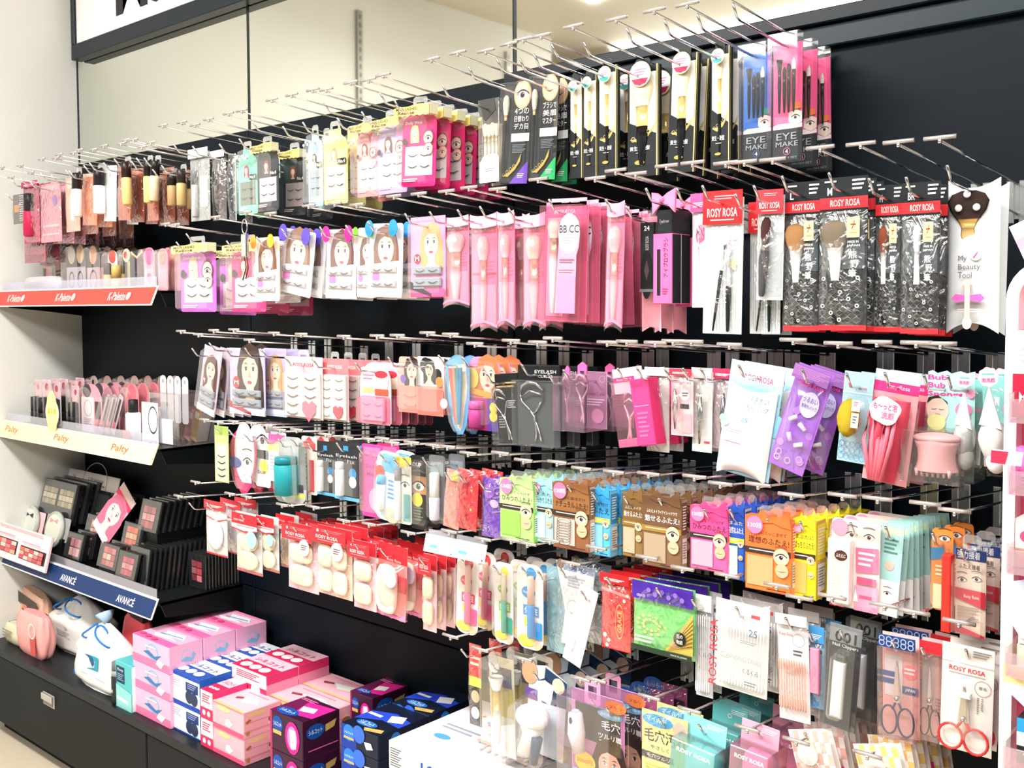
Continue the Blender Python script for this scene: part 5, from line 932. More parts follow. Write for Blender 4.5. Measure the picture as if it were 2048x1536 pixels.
def redtape(r, w, h, d):
    k_card(r, w, h, d, 'printed_card', 'rect', 'f4dfce', [('r', 0, 0, 1, .13, '1f3a78'), ('t', '強力接着', .05, .02, .8, .11, 'f4f4f6', .02), ('t', 'ふたえ接着', .1, .17, .8, .23, '3a3030'), ('eye', .22, .36, .28), ('eye', .7, .33, .28), ('p', [(0, .45), (1, .47), (1, .67), (0, .57)], 'd83048'), ('t', 'Rosy Rosa', .3, .52, .8, .57, 'f8e4e0'), ('ln', .1, .66, .8, .82, 4, 'b8a090'), ('p', [(0, .88), (1, .97), (1, 1), (0, .97)], 'd83048')], box=(.18, .05, .98, 1))
    b = MB(); a, c, e, g = sub(w, h, -.08, .12, .16, .97); b.bevbox(a, c, 0, d, g, e, 'e8362c', .001); b.build('red_side_box', r)
    k_shell(r, w, h, d, 'clear_blister', 'house', (.14, 0, 1, 1), m=clear(haze=.06, gloss=.16)); k_tab(r, w, h, d, 'hang_tab', .6, .5, .03, .012)
hang(3, 'red edged eyelid glue card with a navy header', 'tape_card', ET, (1889, 1094, 1966, 1278), redtape, 3, .048, 1.235, thick=.016)
# ================================================================ ROW 5
def roundpuffs(r, w, h, d):
    k_card(r, w, h, d, 'backing_card', 'rect', 'd9d6d4', [('r', 0, .95, 1, 1, 'c8303a')])
    k_puffs(r, w, h, d, [(.5, .46, .40, .17), (.5, .78, .40, .16)], 'f7ddbe', 'round', 'round_puff')
    b = MB(); H = h*.29; b.box(-w/2, w/2, -.0004, 0, -H*.62, 0, 'd82c36'); b.prism([(-w/2, -H*.62), (w/2, -H*.62), (w/2, -H*.86), (0, -H), (-w/2, -H*.86)], -.0004, 0, 'f4dfe0')
    b.art([('t', 'ROSY ROSA', .1, .34, .5, .44, 'fbe6e4'), ('ln', .2, .68, .9, .78, 1, 'e07a84'), ('p', [(0, .84), (.5, .97), (1, .84), (1, .90), (.5, 1.04), (0, .90)], 'd02832')], front(-w/2, 0, w, H, -.0006), w, H); b.build('header', r)
    b = MB(); b.prism([(w*.28+w*.20*cos(t), -h*.40+w*.2*sin(t)) for t in [2*pi*i/16 for i in range(16)]], -.0014, -.0008, '9fd8dc'); b.build('round_sticker', r)
    k_film(r, w, h, d, 'film', (0, .28, 1, 1))
hang(4, 'white powder puff bag with red trim at the left end', PP, SP, (402, 1003, 444, 1112), redpouch(lambda r, w, h, d: k_puffs(r, w, h, d, [(.5, .62, .36, .27)], 'f2eff2', 'round', 'white_puff'), 'd43a44', .16, 'd6d2d4', '', 'c8303c', art=(('r', 0, .16, 1, .26, 'f2d8dc'), ('p', [(0, .26), (.5, .33), (1, .26), (1, .29), (.5, .36), (0, .29)], 'd02832'))), 3, .04, 1.24)
hang(4, 'two round peach puffs under a red header', PP, SP, (463, 1028, 513, 1148), roundpuffs, 1, D=1.235)
hang(4, 'round puff bag just right of the first round pair', PP, SP, (512, 1034, 547, 1144), roundpuffs, 3, .05, 1.245)
hang(4, 'two square pale puffs in a pink bag', PP, SP, (563, 1052, 622, 1184), sq4(2), 3, .05, 1.235, thick=.016)
hang(4, 'four square peach puffs in a red headed bag', PP, SP, (622, 1058, 690, 1196), sq4(4), 4, .04, 1.235, thick=.016)
hang(4, 'two square puffs in a narrower red headed bag', PP, SP, (694, 1086, 738, 1222), sq4(2, 'f8dcc2', False), 2, .05, 1.235, thick=.016)
def pillowred(r, w, h, d):
    k_card(r, w, h, d, 'red_bag', 'wave', 'ee8a88', [('r', 0, 0, 1, .24, 'd82c36'), ('t', 'Rosy Rosa', .3, .19, .8, .24, 'f6c4c4'), ('r', .55, .4, 1, .62, 'd8384a'), ('r', 0, .92, 1, 1, 'e88ab8')])
    k_puffs(r, w, h, d, [(.44, .60, .34, .33)], 'fbeede', 'square', 'thick_puff'); b = MB(); R = w*.2; b.prism([(w*.28+R*cos(2*pi*i/16), -h*.40+R*sin(2*pi*i/16)) for i in range(16)], -.0012, -.0006, 'e6d0ec'); b.build('round_sticker', r); k_film(r, w, h, d*1.2, 'film', (0, .22, 1, 1), clear('ffecec', .1, .16))
hang(4, 'plump red bag holding one thick cream puff', PP, SP, (738, 1094, 795, 1242), pillowred, 3, .045, 1.235, rot=3, thick=.024)
hang(4, 'narrow red headed puff bag of the fanned group', PP, SP, (836, 1112, 862, 1266), sq4(2, 'f3d2b4', False, .24), 6, .024, 1.24, rot=1, thick=.014, yaw=0)
def brushtool(c1, c2, dot, c3):
    return blister('f0e8e4', [('e', .45, .20, .34, 'f8e6dc', 1.4), ('e', .55, .11, .2, dot), ('e', .45, .33, .26, c1, .7), ('r', .25, .48, .85, .60, c1), ('t', '化粧', .3, .5, .8, .58, 'ffffff', .02), ('r', .3, .62, .6, .72, 'f4e23a'), ('e', .38, .90, .32, 'f4e03a', .55), ('e', .8, .93, .14, 'eec8a8', 1), ('r', .6, .66, .98, .86, c2), ('t', 'Rosy Rosa', .28, .31, .62, .35, 'ffffff', 0)], 'soft', tubes=(('face_tool', dict(cx=.62, y0=.12, y1=.85, tw=.22, col=c2, cap=c3, capf=.45)),))
hang(4, 'facial tool blister with a red seal and pink handle', 'tool_pack', TL, (905, 1112, 948, 1272), brushtool('e83a6a', 'f06a9a', 'd8262c', 'f6c4b4'), 3, .045, 1.235, rot=2)
hang(4, 'facial tool blister with a yellow seal and green handle', 'tool_pack', TL, (979, 1128, 1016, 1290), brushtool('8ab83a', '3aa890', 'f2e22a', 'e8dcc4'), 3, .04, 1.24)
hang(4, 'facial tool blister with a blue seal and blue handle', 'tool_pack', TL, (1024, 1132, 1076, 1302), brushtool('2a8ad0', '2a90d8', '3a9ada', 'e8c4b4'), 3, .035, 1.235)
hang(4, 'teal folded pouch behind the silver clipper bag', 'tool_pack', TL, (1084, 1136, 1120, 1308), slim('9ccad6', [('p', [(0, .3), (.6, .55), (.4, 1), (0, 1)], '7ab8c8')]), 2, .03, 1.26)
def silverbag(r, w, h, d):
    k_card(r, w, h, d, 'silver_bag', [(.0, 0), (1, 0), (.92, .45), (.80, 1), (.15, 1), (.25, .6)], 'dfe2e4', [('r', .2, .0, 1, .10, '9aa8c0'), ('e', .12, .03, .1, '8a6a50'), ('t', '鼻毛', .35, .01, .8, .09, '2a3a78'), ('ln', .3, .16, .75, .30, 4, 'b8bcc0'), ('e', .78, .42, .13, '1e2224', 1.2), ('ring', .45, .52, .14, .01, '9a9ea0')])
    k_film(r, w, h, d, 'film')
hang(4, 'silver pouch with a black oval emblem', 'tool_pack', TL, (1100, 1132, 1178, 1298), silverbag, 2, .04, 1.25, thick=.015, rot=1)
hang(4, 'long white bag hanging aslant below the silver pouch', 'tool_pack', TL, (1150, 1180, 1188, 1346), slim('eef0f3', [('tv', 'Rosy', .35, .7, .55, .86, '8a9ab8'), ('ln', .2, .9, .7, .95, 1, 'c8ccd4')]), 1, D=1.235, rot=16)
hang(4, 'red blotting paper packet with white blossoms', 'paper_packet', 'blotting paper', (1194, 1150, 1252, 1304), redpouch(lambda r, w, h, d: None, 'd8262c', .13, 'e0322e', '', None, art=(('r', .46, .36, .78, .82, 'c8202a'), ('ring', .62, .6, .15, .012, 'e8c060', 3.4), ('tv', 'GRACE', .55, .45, .7, .75, 'e8c060'), ('p', [(0, .16), (1, .22), (1, .26), (0, .20)], 'f09a9a'), ('e', .12, .82, .07, 'f8e4e4'), ('e', .25, .88, .06, 'f8e4e4'), ('e', .2, .95, .06, 'f8e4e4'), ('e', .8, .30, .05, 'f8e4e4'), ('e', .92, .22, .05, 'f8e4e4'))), 5, .03, 1.24)
GRN = tuple(('e', .30+.22*cos(t)*s, .62+.14*sin(t)*s, .026, 'd8e07a', .7) for t in [i*.52 for i in range(12)] for s in (.6, 1.0))
hang(4, 'green leaf patterned blotting paper packet with purple top', 'paper_packet', 'blotting paper', (1258, 1172, 1380, 1312), slim('6cc86a', GRN+(('r', 0, 0, 1, .26, '4a2aa0'), ('t', 'GRACE', .08, .19, .22, .225, 'd8c8f0'), ('p', [(1, .32), (1, .92), (.55, .92)], 'c9a850'))+tuple(('p', [(1, .4+.06*i), (1, .42+.06*i), (.6+.0*i, .92)], '6a5428') for i in range(7))+(('e', .80, .71, .10, '1c2420'), ('t', '肌の', .75, .64, .85, .70, 'e8e8d8'), ('t', '物語', .75, .72, .85, .78, 'e8e8d8'), ('ln', .06, .78, .38, .90, 2, 'e8f4d8'), ('r', 0, .92, 1, 1, '2a3a2c'), ('t', 'MADE IN JAPAN', .66, .945, .92, .975, 'd8d8c8', 0))+tuple(('e', .3+.11*i, .10+.05*(i % 2), .035, '8a6ad0') for i in range(6))), 4, .035, 1.235)
def swabs25(r, w, h, d):
    k_card(r, w, h, d, 'backing_card', 'rect', 'e9e7e6', [('r', 0, 0, 1, .14, 'f4f2f2')], box=(0, 0, 1, 1)); k_swabs(r, w, h, d, (.16, .2, .98, .92), 15)
    b = MB(); fm = front(-w/2, 0, w, h, -.0012); b.art([('tv', 'ROSY ROSA', .02, .20, .17, .94, 'e0404c', .02) if 0 else ('tv', 'ROSY ROSA', .02, .20, .17, .94, 'e0404c'), ('t', '25', .74, .22, .9, .30, '4a6a8a', 0), ('t', 'CLEANSING SWAB', .24, .54, .98, .60, '9aa09a', 0), ('ln', .6, .36, .9, .40, 2, '8a8e90'), ('r', .78, .05, .94, .09, 'e0505a'), ('t', 'くるくる', .66, .66, .94, .72, '5a5a5a'), ('ln', .7, .8, .92, .86, 2, '7a7a7a')], fm, w, h); b.build('printed_text', r)
    k_film(r, w, h, d*1.1, 'film', (0, 0, 1, 1), clear(haze=.08, gloss=.14))
hang(4, 'white cotton swab bag with blue text', 'swab_bag', 'cotton swabs', (1384, 1192, 1418, 1398), redpouch(lambda r, w, h, d: k_swabs(r, w, h, d, (.05, .2, .95, .95), 7, 'e6e6ea'), 'f2eff0', .16, 'dde0e6', '', None, art=(('ln', .1, .2, .8, .25, 1, 'e0808a'), ('t', 'くるり', .15, .55, .85, .6, '3a7ab8'))), 2, .03, 1.25)
hang(4, 'large swab bag with big red vertical lettering', 'swab_bag', 'cotton swabs', (1420, 1212, 1528, 1392), swabs25, 3, .035, 1.23, rot=2, thick=.016)
hang(4, 'coral striped swab bag with white top', 'swab_bag', 'cotton swabs', (1545, 1232, 1608, 1446), redpouch(lambda r, w, h, d: k_swabs(r, w, h, d, (.05, .42, .95, .88), 11, 'f0a088'), 'e4e2e2', .10, 'e6e2e4', '', None, art=(('t', 'Rosy Rosa', .05, .14, .5, .18, 'e0606c'), ('ring', .68, .2, .2, .01, '8a9ab0'), ('ln', .5, .3, .8, .37, 2, '4a4a4a'))), 3, .04, 1.235, rot=-2)
hang(4, 'pink nail file in a sky blue card box', 'file_pack', 'nail tool', (1612, 1255, 1644, 1422), redpouch(lambda r, w, h, d: k_box(r, w, h, d, 'pink_file', 'f08aa8', box=(.22, .26, .78, .80), y0=.001, y1=d*.6), '4a9ad8', .20, '8ec0e4', '', None, art=(('e', .5, .28, .3, '5a4a48', .6), ('r', 0, .82, 1, 1, '6aaee0'))), 2, .05, 1.245)
def nail001(r, w, h, d):
    k_card(r, w, h, d, 'grey_card', 'rect', '4c5053', [('r', 0, 0, 1, .17, '9ca1a2'), ('t', '001', .18, .06, .84, .165, '1a1e20', .02), ('t', 'Nail Clippers', .12, .18, .92, .22, 'f2f2f2')])
    k_box(r, w, h, d, 'white_clipper_body', 'f2f3f4', 'dcdde0', [('ln', .3, .45, .6, .5, 1, 'c8ccd0')], box=(.32, .32, .70, .86), y0=-.002, y1=d*.6, bev=.004); k_box(r, w, h, d, 'dark_clipper_head', '3c4043', '2c3032', box=(.34, .25, .68, .325), y0=0, y1=d*.6, bev=.003)
    k_shell(r, w, h, d, 'clear_blister', 'soft', (.26, .22, .76, .90), -.006); k_box(r, w, h, d, 'clear_bag', m=clear('f4f6f8', .04, .10))
hang(4, 'grey card with a white nail clipper and number 001', 'clipper_pack', 'nail clipper', (1650, 1258, 1715, 1470), nail001, 2, .06, 1.23, rot=4, thick=.016)
def scis(col, hd, bg, badge=None):
    def f(r, w, h, d):
        k_card(r, w, h, d, 'pink_card', 'rect', bg, [('t', 'Rosy Rosa', .1, .15, .85, .20, 'e06a7a'), ('r', .06, .22, .55, .62, 'c9cdd2')]+([('e', .74, .36, .2, 'f0787c'), ('ln', .6, .32, .9, .4, 2, 'fbe8e8'), ('r', .0, .38, .35, .43, '2a4a8a'), ('r', .0, .45, .35, .50, '2a4a8a'), ('r', .55, .50, .98, .57, '2a4a8a'), ('t', 'JAPAN', .62, .515, .9, .555, 'e8ecf4')] if badge else [('ln', .6, .6, .9, .8, 6, 'a89a98')]))
        k_scissors(r, w, h, d, .48, .24, .97, col, s=1.65); b = MB(); H = h*.12; b.box(-w/2, w/2, d*.3, d*.36, -H, 0, hd)
        if badge: b.art([('ring', .1+.2*i, .3+.35*j, .08, .025, 'b9c8e4') for i in range(5) for j in range(2)], front(-w/2, 0, w, H, d*.3), w, H)
        b.build('header', r); k_box(r, w, h, d, 'clear_box', m=clear('fdf0f0', .07, .14), box=(0, .11, 1, 1))
    return f
hang(4, 'pink scissors card with a navy ribbon pattern header', 'scissors_pack', 'scissors', (1752, 1276, 1826, 1482), scis('1f2f55', '2a4a90', 'f4c9c8', 1), 2, .05, 1.235, rot=-1, thick=.02)
hang(4, 'pink scissors card with a plain red header', 'scissors_pack', 'scissors', (1833, 1286, 1880, 1484), scis('1c1e22', 'd8303a', 'f2c8c6'), 2, .04, 1.25, thick=.02)
def redscis(r, w, h, d):
    k_card(r, w, h, d, 'white_card', 'rect', 'f3efe9', [('r', .0, .165, 1, .18, 'c9c4c0'), ('t', 'ROSY ROSA', .14, .205, .84, .25, 'dc3242', .03), ('ln', .14, .265, .84, .285, 1, 'b8a8a4'), ('ring', .80, .37, .16, .01, 'b05a58'), ('t', '眉毛', .72, .35, .88, .38, '4a4040'), ('ln', .70, .46, .74, .62, 8, '7a7470'), ('ln', .78, .46, .82, .58, 7, '7a7470'), ('ln', .6, .03, .95, .10, 3, '8a8480'), ('r', .62, .78, .92, .82, 'f0e4e2')])
    k_scissors(r, w, h, d, .48, .36, .985, 'd83a3c', 'cfc8bc', s=1.75); k_box(r, w, h, d, 'white_blade_cap', 'fafafa', box=(.36, .42, .62, .47), y0=0, y1=d*.7, bev=.001)
    k_film(r, w, h, d, 'film', (0, .17, 1, 1), clear(haze=.05, gloss=.12))
hang(4, 'white eyebrow scissors card with red finger loops', 'scissors_pack', 'scissors', (1878, 1298, 1983, 1512), redscis, 3, .03, 1.225, rot=1, thick=.012)
# ================================================================ ROW 6
hang(5, 'red and black skin care card beside the black board', 'care_pack', 'skin care pack', (929, 1292, 953, 1455), slim('2a2a2c', [('r', 0, 0, 1, .40, 'e23a36'), ('ln', .1, .15, .9, .3, 2, 'f4d8c0'), ('r', 0, .40, 1, .52, 'd8e04a'), ('e', .5, .64, .34, 'f0b890', 1.1), ('e', .5, .84, .34, 'e8e0e4', 1.1)]), 3, .05, 1.25)
def brushclear(r, w, h, d):
    k_card(r, w, h, d, 'backing_card', 'rect', 'c9c4a8', [('r', .1, .1, .9, .3, '6a6a72'), ('r', .05, .3, .95, .6, 'b9a858'), ('e', .2, .1, .22, 'e8e4e0'), ('p', [(0, .62), (.4, .70), (1, .64), (1, 1), (0, 1)], 'f0f0f0')])
    k_brush(r, w, h, d, .5, .17, .86, .5, 'faf6ec', 'd8b878', 'f4f4f4', fh=.2, hh=.48, sh=1, hw=.24, metal=.3); k_box(r, w, h, d, 'clear_box', m=clear(haze=.06, gloss=.16))
    b = MB(); b.prism([(-w*.12+w*.2*cos(t), 0+w*.2*sin(t)) for t in [2*pi*i/16 for i in range(16)]], d*.5, d*.54, clear('e8e8e8', .3, .2)); b.build('hang_tab', r)
hang(5, 'clear box with a white flat topped face brush', 'brush_box', MB_, (955, 1324, 1004, 1520), brushclear, 3, .045, 1.225, rot=-2, thick=.028)
def cleanse(r, w, h, d):
    k_card(r, w, h, d, 'navy_card', [(.1, .05), (.5, 0), (1, .12), (.95, 1), (0, 1)], 'cfdae6', [('p', [(.48, .02), (1, .12), (1, .4), (.4, .42)], '223a5c'), ('e', .8, .18, .15, 'e8c8b4'), ('p', [(.4, .15), (.7, .2), (.62, .42), (.3, .38)], 'e8f2f8'), ('r', 0, .3, .3, .42, '6a4a9a'), ('e', .1, .12, .2, 'c89a78', 1.2), ('r', .05, .5, .3, .98, 'b8ccdc')])
    k_obj(r, lambda b: (b.blob((0, d*.2, -h*.50), (w*.36, d*.6, h*.13), mat('fbfbfb', .8), 18, 10), b.tube([(w*.0, d*.2, -h*.58), (-w*.02, d*.2, -h*.70), (-w*.12, d*.2, -h*.9), (-w*.1, d*.2, -h*1.0)], [w*.24, w*.17, w*.19, w*.1], mat('f4f4f6', .3), 12), b.tube([(w*.2, 0, -h*.68), (w*.12, 0, -h*.97)], [w*.11, w*.08], mat('2c4468', .3), 10)), 'cleansing_brush')
    k_shell(r, w, h, d, 'clear_blister', 'soft', (.0, .3, 1, 1.02), -.01); k_tab(r, w, h, d, 'hang_tab', .4, .5, .04, .015)
hang(5, 'navy carded white cleansing brush with thick handle', 'brush_pack', 'cleansing brush', (1020, 1345, 1102, 1530), cleanse, 4, .06, 1.22, thick=.04, rot=2)
def pore(r, w, h, d):
    k_card(r, w, h, d, 'pink_card', 'round', 'e9b0dc', [('r', .07, .14, .93, .56, '4a2a4c'), ('r', .09, .155, .91, .545, '3a3c3c'), ('e', .74, .20, .24, '6ab4d8', .28), ('t', '汚れ掻み出す', .55, .18, .93, .22, 'f4f8fa'), ('t', '毛穴', .58, .27, .93, .38, 'ffffff', .02), ('t', 'ツルリ職', .52, .42, .96, .49, 'ffffff', .02), ('ln', .54, .505, .9, .535, 1, 'c8d07a'), ('face', .74, .78, .42, '3a2620', 'eebfa0'), ('e', .28, .82, .20, 'f4d84a', .8), ('t', '2000円', .12, .79, .42, .84, 'e8402c'), ('r', .04, .92, .4, .98, '8ac4e4'), ('e', .86, .08, .2, 'f48a4a', .5), ('t', 'ツルリ', .74, .065, .97, .1, '7a2a10'), ('e', .82, .93, .2, '4a8ac4', .4)])
    k_obj(r, lambda b: (b.tube([(-w*.27, d*.3, -h*.19), (-w*.27, d*.3, -h*.22), (-w*.25, d*.3, -h*.45), (-w*.2, d*.3, -h*.66)], [w*.06, w*.11, w*.14, w*.09], mat('f4f6f8', .3), 14), b.prism([(-w*.27+w*.03*cos(t), -h*.28+w*.055*sin(t)) for t in [2*pi*i/12 for i in range(12)]], d*.3-w*.125, d*.3-w*.12, '4a4a4a')), 'white_pore_brush')
    k_box(r, w, h, d, 'clear_box', m=clear('fdf4fa', .05, .14), y0=-.01); k_tab(r, w, h, d, 'hang_tab', .4, .3, .02, .02, mat('f4a8d0'))
hang(5, 'pink pore brush pack with a woman with closed eyes', 'pore_pack', 'pore brush', (1119, 1400, 1224, 1575), pore, 2, .05, 1.215, thick=.03)
hang(5, 'magenta and black pore card behind the pink pore brush', 'pore_card', 'pore care card', (1226, 1392, 1310, 1500), slim('b8508a', [('e', .2, .1, .25, '3a6ac8', .7), ('t', 'しっかり', .05, .06, .45, .14, 'e8f0fa'), ('r', .1, .25, .95, .95, '3a2a3c'), ('t', '毛穴汚れ', .15, .35, .9, .55, 'e06a9a', .02)]), 3, .04, 1.30)
hang(5, 'pastel yellow pore card with bold black lettering', 'pore_card', 'pore care card', (1274, 1434, 1366, 1580), slim('f2e898', [('e', .35, .12, .34, '4aa8e0', .35), ('t', 'マイルド', .1, .07, .55, .14, 'f4fafc', .02), ('t', '毛穴汚れ', .06, .24, .98, .42, '2a2622', .02), ('t', 'やさしく', .2, .46, .6, .52, '3a3428'), ('r', .0, .57, .7, .66, '2a2a28'), ('t', '毛穴ツルリ', .12, .585, .62, .645, 'f4f4ec'), ('ln', .1, .72, .6, .95, 4, 'c8d84a'), ('e', .85, .15, .16, 'f0c8b0')]), 2, .04, 1.23)
def spongebox(bag, col, hd):
    def f(r, w, h, d):
        k_card(r, w, h, d, 'header_card', 'rect', hd, [('ring', .5, .5, .06, .02, 'f0f8f8'), ('ln', .55, .15, .95, .4, 3, 'f0f8f8')], box=(0, 0, 1, .3), y=d*.5)
        k_box(r, w, h, d, 'tinted_box', bag, None, [('t', 'ROSY ROSA', .14, .12, .92, .20, 'f6fafa', .03)], box=(0, .28, 1, 1), m=clear(bag, .3, .16)); k_puffs(r, w, h, d, [(.5, .66, .40, .28)], col, 'square', 'sponge_block')
    return f
hang(5, 'aqua sponge box in front', 'sponge_box', SP, (1345, 1452, 1432, 1600), spongebox('a6e2e4', 'b4e8e8', '8fd8dc'), 2, .10, 1.215, rot=5, thick=.06)
hang(5, 'aqua sponge box farther back on the next hook', 'sponge_box', SP, (1408, 1422, 1478, 1560), spongebox('8ed4d4', 'a8dede', '6cc4c4'), 2, .08, 1.27, rot=3, thick=.05)
hang(5, 'rose pink sponge box', 'sponge_box', SP, (1462, 1462, 1538, 1610), spongebox('f3b6cf', 'e8c4e8', 'e8a8c0'), 2, .09, 1.21, rot=4, thick=.06)
def ging(a, b_):
    def f(r, w, h, d):
        cm = [('r', i*.125, j*.125, (i+1)*.125, (j+1)*.125, a if (i+j) % 2 else b_) for i in range(8) for j in range(8)]
        k_card(r, w, h, d, 'gingham_bag', 'rect', 'f6ece4', cm+[('e', .45, .25, .22, 'f4e6e0'), ('p', [(.1, .5), (.9, .45), (.9, .62), (.1, .66)], 'e83a8a'), ('t', 'Rosy Rosa', .2, .5, .8, .6, 'fbe4ee')]); k_puffs(r, w, h, d, [(.45, .25, .18, .15)], 'f2d2b4', 'round', 'round_puff'); k_film(r, w, h, d*1.1, 'film')
    return f
hang(5, 'red gingham puff bag lying against the lower hooks', PP, SP, (1560, 1468, 1650, 1640), ging('f0b4a8', 'f8e8e2'), 5, .04, 1.22, rot=-16, thick=.02)
hang(5, 'yellow gingham puff bag at the bottom right', PP, SP, (1690, 1498, 1790, 1660), ging('eec878', 'f8efd8'), 5, .04, 1.21, rot=-16, thick=.02)

# ---------------------------------------------------------------- empty hooks and price tag rails
def empties(row, lst, D=1.203):
    k = 0
    for u, v in lst:
        a = P(u, v, D)
        if min([abs(a.x-q) for q in HX.get(row, [9])]) < .034: continue
        put_hook(a.x, a.z-.03, row, 'empty chrome hook in the %s row, %s empty one from the left' % (ROWN[row], ORD[k].replace('frontmost', 'first')), None, dT=a.z); k += 1
empties(0, [(22, 342), (62, 332), (78, 326), (212, 293), (232, 287), (262, 277), (320, 262), (362, 250), (398, 241), (484, 224), (535, 211), (626, 183), (679, 173), (738, 163), (1120, 56)])
empties(1, [(352, 452), (475, 432), (505, 428), (1640, 310), (1720, 297), (1758, 296)])
empties(2, [(350, 671), (398, 672), (430, 678), (500, 683), (555, 674), (873, 673), (1121, 674), (1212, 682), (1300, 680)])
empties(3, [(505, 846), (560, 850), (668, 868), (690, 880), (712, 884)])
empties(4, [(358, 995), (390, 1003), (610, 1038), (700, 1068), (745, 1092), (792, 1092), (1126, 1118), (1198, 1130)])
empties(5, [(897, 1285), (1021, 1311), (1384, 1426), (1454, 1450)])
def pricetag(u0, v0, u1, v1, D, label, rot):
    a = P(u0, v0, D); b_ = P(u1, v1, D); w = b_.x-a.x; h = .030
    r = empty('price_tag', (a.x+w/2, D-DW, (a.z+b_.z)/2+h*.3), (R_(-14), 0, 0)); tag(r, label, 'price tag')
    b = MB(); b.bevbox(-w/2, w/2, 0, .0015, -h, 0, mat('fafafc', .35), .0005); b.art([('ln', .1, .2, .6, .45, 3, 'a8acb8'), ('r', .2, .55, .45, .72, '6ab0dc'), ('e', .93, .85, .02, '2a2a2a')], front(-w/2, 0, w, h, 0), w, h); b.build('white_label', r)
    b = MB(); b.box(-w/2+.004, w/2-.008, .0015, .006, -.004, .008, clear('e6e6f2', .4, .2)); b.build('clear_holder', r)
pricetag(852, 1076, 912, 1090, 1.200, 'white price tag clipped on the hook above the red puff bags', 0)
pricetag(908, 1088, 974, 1102, 1.196, 'white price tag with blue print right of its pair', 0)

# ================================================================ counter: stacked cartons
def fillstack(z, hgt): return max(1, round((z-ZC)/hgt))
pinkF = [('r', 0, .70, 1, 1, 'ee7aa8'), ('ring', .55, .40, .16, .03, '7ab8d8', .7), ('p', [(.3, .5), (.45, .4), (.62, .55), (.8, .42), (.66, .68), (.45, .58)], '3a78b0'), ('p', [(.72, .6), (.88, .68), (.78, .92), (.64, .8)], 'f8f4f8'), ('ln', .36, .22, .66, .34, 1, 'f8f4f8')]
pinkS = [('ring', .5, .42, .16, .03, 'a8d0e8', .8), ('p', [(.32, .62), (.5, .5), (.66, .6), (.7, .36), (.78, .5), (.66, .74), (.46, .68)], '8ab8dc')]
pinkT = [('r', 0, .72, 1, 1, 'f06aa8'), ('r', 0, 0, 1, .1, 'f58ab8'), ('p', [(.3, .25), (.75, .2), (.9, .45), (.45, .52)], 'f4f2f8'), ('p', [(.2, .55), (.6, .5), (.85, .62), (.35, .70)], 'eef0f8'), ('p', [(.3, .45), (.8, .35), (.82, .40), (.32, .5)], '6aa8d0'), ('e', .12, .8, .07, 'd84a80', .6), ('e', .3, .84, .07, 'd84a80', .6), ('e', .5, .88, .07, 'd84a80', .6)]
A0, A1, A2, A3 = 1.225, 1.315, 1.405, 1.495
zA = P(338, 1296, A0).z; hA = (zA-ZC)/3
for i, (d0, d1) in enumerate(((A0, A1), (A1, A2), (A2, A3))):
    a = P(265, 1296, A0).x; b_ = P(338, 1296, A0).x
    for k in range(3):
        r = empty('cotton_carton', ((a+b_)/2, d0-DW, zA-hA*k)) if (i, k) == (0, 0) else dup(A_0)
        if (i, k) == (0, 0): A_0 = r; cottonbox(pinkF, pinkS, pinkT, 'f7b4d2')(r, b_-a-.0015, hA-.0008, d1-d0-.0015)
        r.location = ((a+b_)/2, d0-DW, zA-hA*k)
        tag(r, 'pale pink cotton carton beside the teal box, %s, %s of its pile' % (('in front', 'middle of the row', 'against the back board')[i], ('top', 'middle', 'bottom')[k]), 'carton', 'pale pink cotton cartons')
def cols(label, uL, uR, vR, D0, nd, dep, hgt, build, colname, grp, zt=None, dlift=None):
    a = P(uL, vR, D0).x; b_ = P(uR, vR, D0).x; z = P(uR, vR, D0).z if zt is None else zt; pr = None; n = fillstack(z, hgt); hgt = (z-ZC)/n
    for i in range(nd):
        for k in range(n):
            if pr is None: r = empty(colname, (0, 0, 0)); build(r, b_-a-.0015, hgt-.0008, dep-.0015); pr = r
            else: r = dup(pr)
            r.location = ((a+b_)/2, D0+dep*i-DW, z-hgt*k)
            lab = label
            if nd > 1: lab += ', '+('in front', 'second row', 'third row')[i]
            if n > 1: lab += ', '+('top', 'second', 'third', 'fourth', 'fifth')[k]+' of its pile'
            tag(r, lab, 'carton', grp if nd*n > 1 else None)
    return z, b_
blueF = [('r', 0, 0, 1, .12, '1a4ab0'), ('r', .55, .22, .95, .52, '1c3a78'), ('ln', .6, .26, .9, .46, 3, '8a9ac8'), ('e', .66, .70, .12, '2a3a58', 1), ('e', .82, .72, .12, '2a3a58', 1), ('ln', .06, .2, .4, .5, 4, 'b8c4d8'), ('r', 0, .95, 1, 1, '1a4ab0')]
blueT = [('r', 0, 0, .46, 1, '1a4aa8'), ('p', [(.46, 0), (1, 0), (1, 1), (.46, 1)], 'e6edf6')]+[('e', .24, .2+.26*i, .13, 'f2f4fa', .8) for i in range(3)]+[('t', 'コットン', .52, .3, .94, .5, '1c3a8a', .02), ('p', [(.6, .62), (.9, .58), (.94, .8), (.66, .84)], 'f8fafc')]
blueT = [('r', 0, .5, 1, 1, '1a50b0'), ('r', 0, 0, 1, .5, 'e6edf8')]+[('e', .2+.26*i, .74, .12, 'f2f4fa', .8) for i in range(3)]+[('t', 'シルコット', .12, .24, .9, .44, '1c3a8a', .02)]
blueS = [('r', 0, 0, 1, .55, '2a6ac8'), ('r', 0, .55, 1, 1, '8ab8e8')]
zB, xB = cols('blue and white cotton carton', 339, 399, 1362, 1.235, 3, .085, .062, cottonbox(blueF, blueS, blueT, 'e9eef6'), 'cotton_carton', 'blue cotton cartons')
